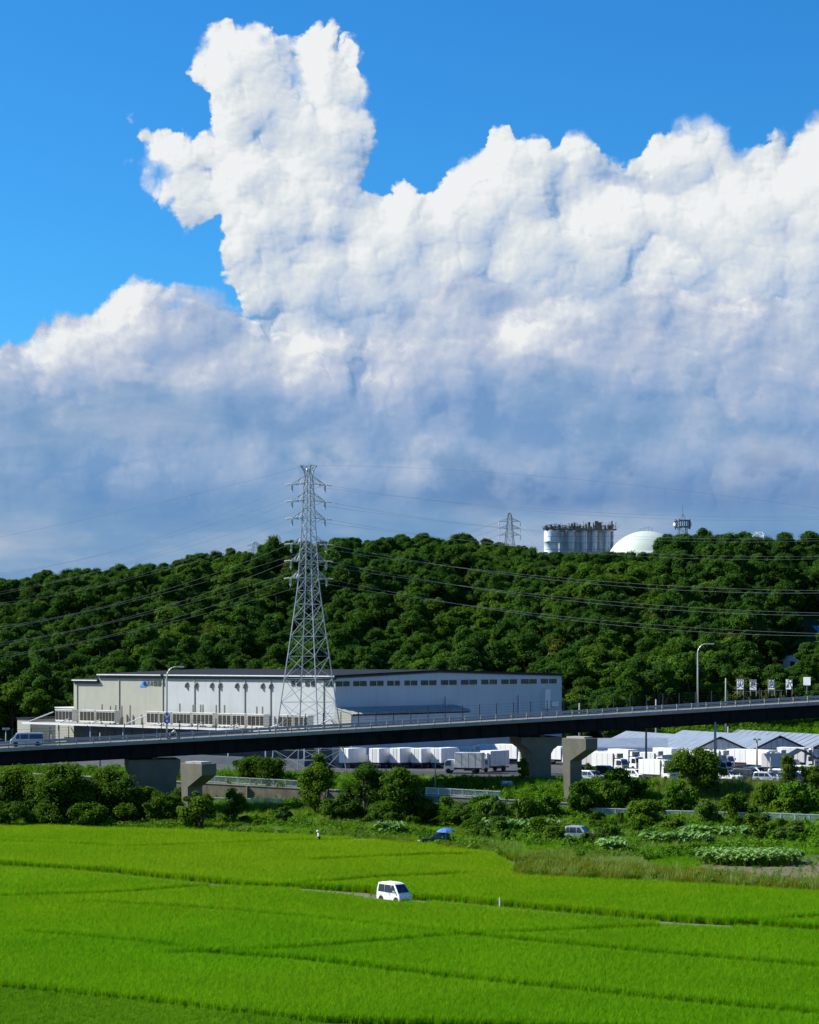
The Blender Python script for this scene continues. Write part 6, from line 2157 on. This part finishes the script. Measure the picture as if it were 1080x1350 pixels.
# ---------------------------------------------------------------- trees and bushes of the valley, one by one
def tree_thing(name, label, px, py, H, Wd, zb, seed, mk='leaf_tree', leaf=0.20, lobes=46, per=95, base=0.16, shape='round', multi=3, group=None, Y=None, cat='tree', core=0.7, trunk_r=0.12):
    p = on_plane(px, py, zb) if Y is None else Vector((W(px, py, Y).x, Y, zb))
    t = thing(name, label, cat, p, 0, group)
    link('crown', crown_mesh('crown', seed, H, Wd, lobes, per, leaf, [M[mk], M['shade_core'], M['bark']], base, shape, core, (0.08, 0.20)), t)
    link('trunk', trunk_mesh('trunk', seed, H, base + 0.08, trunk_r, 0.1, multi), t)
    return t
TREES = [
    # label, px, base row, height, width, ground z, material, shape
    ('rounded green tree on the bank right below the pylon, left of two others', 421, 1076, 8.6, 7.2, 0.6, 'leaf_tree', 'round'),
    ('broad olive tree between the pylon tree and the densest tree', 486, 1084, 8.2, 9.0, 0.4, 'leaf_tree', 'round'),
    ('densest dark tree on the bank, rightmost of the three under the trucks', 531, 1087, 7.6, 8.8, 0.3, 'leaf_tree', 'round'),
    ('spreading tree behind the white railing, just left of the pylon foot', 345, 1034, 4.4, 9.5, 3.6, 'leaf_tree', 'flat'),
    ('small leafy shrub in front of the lower white railing', 308, 1082, 4.4, 4.6, 0.6, 'leaf_tree', 'round'),
    ('little sapling right of the lower white railing', 375, 1086, 2.6, 2.6, 0.4, 'leaf_light', 'round'),
    ('large tree at the far left edge, under the viaduct', 22, 1084, 7.4, 11.0, 0.2, 'leaf_tree', 'round'),
    ('large spreading tree left of centre under the viaduct, second from the left edge', 84, 1086, 8.2, 10.0, 0.2, 'leaf_tree', 'round'),
    ('dark tree under the viaduct, third from the left edge', 146, 1083, 7.4, 9.0, 0.2, 'leaf_tree', 'round'),
    ('bushy tree in front of the left viaduct pier', 188, 1082, 4.6, 6.4, 0.2, 'leaf_tree', 'round'),
    ('dark bush at the foot of the left viaduct pier', 240, 1080, 4.4, 6.0, 0.3, 'leaf_tree', 'round'),
    ('round dense tree standing alone before the right-hand trucks', 921, 1050, 7.0, 9.4, 3.3, 'leaf_tree', 'round'),
    ('small dark conical tree at the right of the truck yard', 1040, 1039, 5.4, 4.8, 4.6, 'leaf_tree', 'cone'),
    ('low leafy tree at the right edge beside the conical tree', 1074, 1039, 3.6, 5.0, 4.6, 'leaf_tree', 'round'),
    ('dark conifer-like bush hugging the left of the dark pier', 690, 1030, 3.4, 3.0, 4.6, 'leaf_tree', 'cone'),
    ('sapling in front of the trucks right of the free-standing pier', 776, 1030, 2.6, 2.2, 4.7, 'leaf_light', 'round'),
]
for i, (lab, px, py, H, Wd, zb, mk, shp) in enumerate(TREES):
    big = Wd > 5
    tree_thing('bank_tree' if H > 3.6 else 'shrub', lab, px, py, H, Wd, zb, 300 + i, mk, 0.20 if big else 0.16, 70 if big else 28, 120 if big else 80, 0.03, shp, 4, 'trees along the stream bank')
for i, (px, py, H, Wd, lab) in enumerate(((10, 1090, 3.4, 6.0, 'dark undergrowth bush at the far left edge below the large tree'), (60, 1089, 3.0, 6.5, 'dark undergrowth bush between the two leftmost trees'), (118, 1090, 3.2, 6.0, 'dark undergrowth bush between the second and third trees from the left'),
                                          (165, 1088, 3.0, 5.0, 'undergrowth bush left of the left viaduct pier'), (215, 1086, 4.6, 5.4, 'leafy bush before the left viaduct pier'), (262, 1093, 5.0, 5.6, 'leafy bush hiding the foot of the left free-standing pier'),
                                          (450, 1086, 4.0, 6.0, 'bush filling the gap below the pylon tree'), (510, 1090, 4.0, 6.5, 'bush at the foot of the densest bank tree'), (560, 1088, 3.6, 5.5, 'bush right of the densest bank tree'))):
    tree_thing('shrub', lab, px, py, H, Wd, 0.2, 380 + i, 'leaf_tree', 0.19, 44, 105, 0.0, 'round', 4, 'undergrowth along the stream bank', None, 'bush', 0.8)
# vine-covered mound
tree_thing('vine_mound', 'dome of bright vines covering a thicket right of the free-standing pier', 808, 1059, 4.8, 10.0, 2.2, 351, 'leaf_vine', 0.20, 60, 105, 0.0, 'flat', 3, None, None, 'bush', 0.85)
# rows of bushes along the near bank
BUSH = []
rb = random.Random(21)
x = 655
while x < 1120:
    wd = rb.uniform(4.6, 7.2)
    BUSH.append((x, 1088 + rb.uniform(-6, 6), rb.uniform(3.2, 5.0), wd))
    x += wd * 9.0 * rb.uniform(0.62, 0.95)
BUSH += [(596, 1090, 2.6, 6.5), (628, 1092, 2.4, 6.0), (660, 1098, 2.4, 5.0), (708, 1104, 2.9, 5.6), (728, 1110, 2.4, 4.0), (774, 1114, 2.0, 2.7), (806, 1104, 2.0, 4.2), (850, 1086, 2.6, 5.6), (1000, 1098, 2.8, 5.6), (1052, 1104, 2.4, 5.0), (640, 1074, 2.2, 5.0), (586, 1076, 2.2, 5.0), (1040, 1086, 3.0, 5.4)]
for i in range(46):                       # scattered low growth
    BUSH.append((rb.uniform(600, 1085), rb.uniform(1078, 1116), rb.uniform(1.2, 2.4), rb.uniform(2.0, 4.2)))
for i in range(16):
    BUSH.append((rb.uniform(255, 600), rb.uniform(1072, 1092), rb.uniform(1.0, 2.0), rb.uniform(1.8, 3.6)))
bush_src = [(crown_mesh('crown', 400 + i, 3.2, 5.2, 34, 100, 0.19, [M[mk], M['shade_core'], M['bark']], 0.0, 'flat', 0.78, (0.08, 0.20)), trunk_mesh('trunk', 400 + i, 3.0, 0.2, 0.06, 0.1, 4)) for i, mk in enumerate(('leaf_tree', 'leaf_tree', 'leaf_vine', 'leaf_tree', 'leaf_light'))]
KW = ('olive', 'dark', 'vine-clad', 'dense', 'pale')
for i, (px, py, H, Wd) in enumerate(BUSH):
    k = i % 4 if i % 7 else 4
    p = on_plane(px, py, 0.3)
    t = thing('bush', '%s %s bush on the near bank %s' % (KW[k], 'tall' if H > 3.9 else 'mid-sized' if H > 2.4 else 'small low', next(w for lim, w in ((330, 'below the left white railing'), (400, 'left of the rounded pylon tree'), (480, 'below the rounded pylon tree'), (560, 'below the densest bank tree'), (612, 'behind the blue parasol'), (650, 'right of the blue parasol'), (690, 'left of the dark pier'), (735, 'just left of the silver wagon'), (775, 'beside the silver wagon'), (830, 'below the vine mound'), (890, 'between the vine mound and the round tree'), (950, 'below the round tree'), (1010, 'behind the taro patch'), (1060, 'below the conical tree'), (2000, 'at the right edge')) if px < lim)), 'bush', (p.x, p.y, z_near(p.x, p.y) - 0.1), R.uniform(0, 6.28), 'bushes along the near bank')
    t.scale = (Wd / 5.2, Wd / 5.2, H / 3.2)
    link('crown', bush_src[k][0], t)
    link('trunk', bush_src[k][1], t)

# ---------------------------------------------------------------- rice
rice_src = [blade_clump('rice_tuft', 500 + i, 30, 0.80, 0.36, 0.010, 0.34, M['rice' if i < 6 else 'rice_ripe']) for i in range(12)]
sp = 0.30
xmin, xmax = min(p.x for p in RICE_POLY), max(p.x for p in RICE_POLY)
ymin, ymax = min(p.y for p in RICE_POLY), max(p.y for p in RICE_POLY)
gx, gy = np.meshgrid(np.arange(xmin, xmax, sp), np.arange(ymin, ymax, sp))
RP = np.column_stack([gx.ravel(), gy.ravel()]) + RNG.uniform(-0.12, 0.12, (gx.size, 2))
RP = RP[(np.abs(RP[:, 0]) < RP[:, 1] * 0.205 + 2)]
RP = RP[inside(RP, [tuple(p) for p in RICE_POLY])]
scl = np.ones(len(RP))
lowf = np.array([mnoise.noise((x * 0.05, y * 0.035, 4.0)) + 0.5 * mnoise.noise((x * 0.2, y * 0.14, 7.0)) for x, y in RP])
keep = np.ones(len(RP), bool)
wob = 1.0 + 0.35 * np.array([mnoise.noise((x * 0.5, y * 0.5, 9.0)) for x, y in RP])
for line, hw in BUNDS:
    d, side = seg_dist(RP, line)
    keep &= d > 0.88 * hw * wob
    scl = np.where((d < hw + 1.3) & (side > 0), np.maximum(scl, 1.15), scl)
    scl = np.where((d < hw + 0.8) & (side < 0), np.minimum(scl, 0.88), scl)
d, side = seg_dist(RP, TRACK)
keep &= d > 1.75 * (0.7 + 0.3 * wob)
scl = np.where((d < 3.0) & (side > 0), 1.25, scl)
pxr = HX + RP[:, 0] * FPX / RP[:, 1]
open_ = ((pxr > 395) & (pxr < 565)) | ((pxr > 868) & (pxr < 965))
scl = np.where((d < 3.6) & (side < 0), np.where(open_, 0.68, 1.02), scl)
scl *= 1.0 + 0.10 * lowf + RNG.uniform(-0.08, 0.08, len(RP))
RP, scl = RP[keep], scl[keep]
n = len(RP)
print('rice tufts', n)
rz = np.array([z_near(x, y) if y > 215 else 0.0 for x, y in RP])
# the far plots ripen first; nearer plots are still cool green, in uneven drifts
ripe = np.clip((RP[:, 1] - 150) / 75, 0.05, 0.85) + 0.5 * np.array([mnoise.noise((x * 0.035, y * 0.03, 15.0)) for x, y in RP])
ridx = RNG.integers(0, 6, n) + 6 * (RNG.uniform(0, 1, n) < ripe)
scatter('rice_crop', 'bright green rice standing in the paddy fields', np.column_stack([RP, rz]), np.column_stack([RNG.normal(0, 0.06, n), RNG.normal(0, 0.06, n), RNG.uniform(0, 6.283, n)]),
        np.column_stack([np.ones(n) * 1.1, np.ones(n) * 1.1, scl]), ridx, rice_src)

# ---------------------------------------------------------------- wild growth by zone
def zone(poly_px, spacing, zf=None, plane=0.0, avoid_track=True):
    poly = [on_plane(x, y, plane) for x, y in poly_px]
    xs, ys = [p.x for p in poly], [p.y for p in poly]
    gx, gy = np.meshgrid(np.arange(min(xs), max(xs), spacing), np.arange(min(ys), max(ys), spacing))
    P = np.column_stack([gx.ravel(), gy.ravel()]) + RNG.uniform(-spacing * 0.45, spacing * 0.45, (gx.size, 2))
    P = P[inside(P, [(p.x, p.y) for p in poly])]
    return P
def grow(name, label, P, sources, s0, s1, zf, thin=None, crest=False):
    if thin is not None:
        P = P[np.array([mnoise.noise((x * thin[0], y * thin[0], thin[2])) for x, y in P]) > thin[1]]
    n = len(P)
    z = np.array([zf(x, y) for x, y in P])
    s = RNG.uniform(s0, s1, n)
    if crest:
        s *= np.where(P[:, 1] - y_wall(P[:, 0]) > 10.0, 0.5, 1.0)
    return scatter(name, label, np.column_stack([P, z]), np.column_stack([RNG.normal(0, 0.08, n), RNG.normal(0, 0.08, n), RNG.uniform(0, 6.283, n)]), np.column_stack([s, s, s * RNG.uniform(0.8, 1.2, n)]), RNG.integers(0, len(sources), n), sources)
grass_src = [blade_clump('grass_tuft', 520 + i, 34, 0.55, 0.6, 0.012, 0.5, M['grass']) for i in range(4)]
tall_src = [blade_clump('reed_tuft', 530 + i, 34, 1.25, 0.7, 0.016, 0.35, M['grass'] if i % 2 else M['pale']) for i in range(4)]
dry_src = [blade_clump('dry_tuft', 540 + i, 40, 1.0, 0.7, 0.013, 0.3, M['dry'] if i != 2 else M['weed']) for i in range(4)]
weed_src = [leafy_clump('weed_tuft', 550 + i, 60, 0.8, 1.1, 0.16, M['weed'] if i % 3 else M['leaf_vine']) for i in range(5)]

# strip behind the rice, left
zn = z_near
BANK = [(-80, 1086), (400, 1104), (560, 1116), (650, 1129), (700, 1138), (850, 1136), (905, 1128), (1160, 1126), (1160, 1062), (900, 1070), (560, 1062), (250, 1058), (-80, 1056)]
PB_ = zone(BANK, 0.62)
grow('bank_grass', 'rough green grass on the bank between the rice and the stream', PB_, grass_src, 0.9, 1.7, zn)
grow('reeds', 'taller pale grasses in patches along the bank', zone(BANK, 0.85), tall_src, 0.7, 1.15, zn, (0.07, 0.05, 11.0))
grow('broadleaf_weeds', 'leafy weeds in patches over the bank and old plots', zone(BANK, 0.85), weed_src, 0.7, 1.7, zn, (0.10, -0.10, 23.0))
grow('seed_grass', 'brownish seeding grass in patches behind the rice', zone([(190, 1094), (400, 1103), (640, 1128), (700, 1142), (830, 1146), (820, 1110), (560, 1098), (400, 1078), (190, 1074)], 0.6), dry_src, 0.6, 1.15, zn, (0.09, -0.05, 31.0))
# weedy hedge row between the rice and the vegetable plots
HEDGE = [(676, 1158), (760, 1163), (930, 1172), (1160, 1186), (1160, 1175), (1000, 1163), (850, 1151), (760, 1143), (690, 1138)]
grow('seed_grass', 'tall olive and brown grass hedge along the far edge of the right-hand paddy', zone(HEDGE, 0.42), dry_src + dry_src[:2] + weed_src[:1], 0.85, 1.45, zn, (0.16, -0.28, 3.0))
grow('hedge_weeds', 'green grass filling the gaps of the hedge along the right-hand paddy', zone(HEDGE, 0.6), grass_src + tall_src[:1], 0.8, 1.5, zn)
grow('reeds', 'pale yellow-green reeds on the paddy corner behind the hedge', zone([(690, 1140), (780, 1145), (860, 1147), (830, 1130), (740, 1126), (690, 1130)], 0.4), [tall_src[0], tall_src[2]], 0.5, 0.8, zn)
# bare plots on the right
def flat_patch(name, poly_px, z, material, label):
    p = [on_plane(x, y, 0) for x, y in poly_px]
    o = MB().add([(q.x, q.y, z) for q in p], [tuple(range(len(p)))]).build(name, material)
    return tag(o, label, None, None, 'structure')
flat_patch('vegetable_plot', [(880, 1150), (1000, 1160), (1160, 1172), (1160, 1140), (1060, 1138), (930, 1142)], 0.14, M['soil'], 'bare brown vegetable plot around the taro patch')
grow('plot_grass', 'short green grass beside the bare vegetable plot', zone([(690, 1146), (850, 1154), (925, 1156), (925, 1138), (905, 1126), (850, 1134), (700, 1136)], 0.32), grass_src, 0.3, 0.75, zn)
grow('plot_weeds', 'sparse weeds and crop rows on the bare vegetable plot', zone([(925, 1156), (1160, 1172), (1160, 1126), (905, 1128)], 1.1), grass_src + weed_src[:2], 0.25, 0.6, lambda x, y: 0.13)
# bottom-left verge in front of the first bund, and the grass on the bunds themselves
VERGE = [(-80, 1297), (148, 1319), (400, 1349), (560, 1372), (560, 1390), (-80, 1390)]
grow('verge_grass', 'short mown grass verge in the lower left corner', zone(VERGE, 0.26), grass_src, 0.35, 0.8, lambda x, y: 0.0, (0.22, -0.75, 3.0))
bp_ = []
for line, hw in BUNDS:
    for a, b in zip(line, line[1:]):
        L_ = (Vector(b) - Vector(a)).length
        for k in range(int(L_ / 0.35)):
            f = R.random()
            q = Vector(a).lerp(Vector(b), f)
            bp_.append((q.x + R.uniform(-hw, hw) * 0.8, q.y + R.uniform(-hw, hw) * 0.8))
grow('bund_grass', 'short grass on the low bunds between the paddies', np.array(bp_), grass_src, 0.22, 0.5, lambda x, y: 0.0)
tg = []
for a, b in zip(TRACK, TRACK[1:]):
    d_ = Vector(b) - Vector(a)
    nn = Vector((-d_.y, d_.x)).normalized()
    for k in range(int(d_.length / 0.16)):
        q = Vector(a).lerp(Vector(b), R.random())
        o_ = R.choice((-1, 1)) * R.uniform(0.85, 1.7) if R.random() < 0.75 else R.uniform(-0.25, 0.25)
        q += nn * o_
        tg.append((q.x, q.y))
grow('track_grass', 'thin grass along the edges and crown of the dirt track', np.array(tg), grass_src + dry_src[:2], 0.15, 0.42, lambda x, y: 0.08)
# far bank slope and the green slope behind the greenhouses
def strip(x0, x1, d0, d1, spacing):
    gx, gy = np.meshgrid(np.arange(x0, x1, spacing), np.arange(d0, d1, spacing))
    P = np.column_stack([gx.ravel(), gy.ravel()]) + RNG.uniform(-spacing * .45, spacing * .45, (gx.size, 2))
    P[:, 1] += y_wall(P[:, 0])
    return P
SL = strip(-75, 78, 0.9, 14.2, 0.75)
grow('slope_grass', 'lush green grass on the slope below the truck yard', SL, grass_src + weed_src[:2], 0.9, 1.6, z_far, None, True)
grow('slope_weeds', 'patches of taller weeds on the slope below the truck yard', strip(-75, 78, 0.9, 13.5, 1.3), weed_src + [tall_src[1]], 0.9, 1.5, z_far, (0.08, 0.02, 41.0), True)
grow('slope_reeds', 'straw-coloured tall grass on the slope at the right', strip(36, 78, 1.0, 12.5, 0.7), [dry_src[0], tall_src[0], tall_src[2]], 0.8, 1.2, z_far, (0.12, -0.1, 51.0))
gx, gy = np.meshgrid(np.arange(18, 110, 0.95), np.arange(383, 428, 0.95))
HP = np.column_stack([gx.ravel(), gy.ravel()]) + RNG.uniform(-.4, .4, (gx.size, 2))
HP = HP[(HP[:, 1] > np.array([hill_foot(x) for x in HP[:, 0]]) - 2) & (HP[:, 0] > 26)]
grow('hillside_grass', 'bright tall grass on the open slope around the character boards', HP, grass_src + weed_src[:2], 1.2, 2.0, z_hill)

# ---------------------------------------------------------------- taro
def taro_mesh(name, seed, nl=11, H=1.35):
    rng = random.Random(seed)
    m = MB()
    for i in range(nl):
        a = rng.uniform(0, 6.283)
        r = rng.uniform(0.15, 0.62)
        h = H * rng.uniform(0.6, 1.1)
        p = Vector((r * math.cos(a), r * math.sin(a), h))
        m.cur = 1
        m.tube([(0.05 * math.cos(a), 0.05 * math.sin(a), 0), (p.x * 0.6, p.y * 0.6, h * 0.65), tuple(p)], [0.02, 0.016, 0.012], 4, False)
        m.cur = 0
        s = rng.uniform(0.36, 0.58)
        tl = rng.uniform(0.1, 0.65)
        dx = Vector((math.cos(a), math.sin(a), -tl)).normalized()
        dy = Vector((-math.sin(a), math.cos(a), 0))
        dn = dx.cross(dy)
        out = [(-0.55, 0.25), (-0.25, 0.48), (0.15, 0.45), (0.55, 0.26), (0.95, 0.0), (0.55, -0.26), (0.15, -0.45), (-0.25, -0.48), (-0.55, -0.25), (-0.2, 0.0)]
        vs = [p + dx * (u * s) + dy * (v * s) + dn * (abs(v) * s * 0.35) for u, v in out] + [p + dx * (0.2 * s)]
        m.add(vs, [(k, (k + 1) % 10, 10) for k in range(10)])
    me = bpy.data.meshes.new(name)
    me.from_pydata(m.v, [], m.f)
    me.materials.append(M['taro'])
    me.materials.append(M['grass'])
    me.polygons.foreach_set('material_index', m.mi)
    return me
taro_src = [taro_mesh('taro_plant', 600 + i) for i in range(5)]
c0 = on_plane(988, 1139, 0)
cnt = 0
TA = []
for i in range(900):
    a, r = R.uniform(0, 6.283), math.sqrt(R.random())
    x, y = c0.x + 5.9 * r * math.cos(a), c0.y + 4.2 * r * math.sin(a)
    if all((x - u) ** 2 + (y - v) ** 2 > 0.62 ** 2 for u, v in TA):
        TA.append((x, y))
for (x, y) in TA:
    o = link('taro_plant', taro_src[R.randrange(5)])
    o.location = (x, y, 0.1)
    o.rotation_euler = (0, 0, R.uniform(0, 6.28))
    sc = R.uniform(0.9, 1.15)
    o.scale = (sc, sc, sc)
    tag(o, 'broad-leaved taro plant in the oval patch on the bare brown plot', 'taro plant', 'taro plants in the oval patch')
TB = []
for px0, px1, py, lab in ((850, 945, 1118, 'just left of the oval taro patch'), (905, 1000, 1110, 'directly behind the oval taro patch'), (640, 740, 1100, 'between the blue parasol and the silver wagon'), (795, 830, 1128, 'below right of the silver wagon'), (500, 530, 1104, 'left of the dark car')):
    a, b = on_plane(px0, py, 0), on_plane(px1, py + 3, 0)
    n = int((b - a).length / 0.7)
    for row in (0, 1.1, 2.2):
        for i in range(n):
            TB.append((a.x + (b.x - a.x) * (i + R.random() * 0.6) / n, a.y + row + R.uniform(-0.3, 0.3), lab))
for (x, y, lab) in TB:
    o = link('taro_plant', taro_src[R.randrange(5)])
    o.location = (x, y, z_near(x, y) + 0.15)
    o.rotation_euler = (0, 0, R.uniform(0, 6.28))
    sc = R.uniform(0.9, 1.3)
    o.scale = (sc, sc, sc)
    tag(o, 'broad-leaved garden plant in the row %s' % lab, 'garden plant', 'garden plants in weedy rows')
print('taro', len(TA), len(TB))
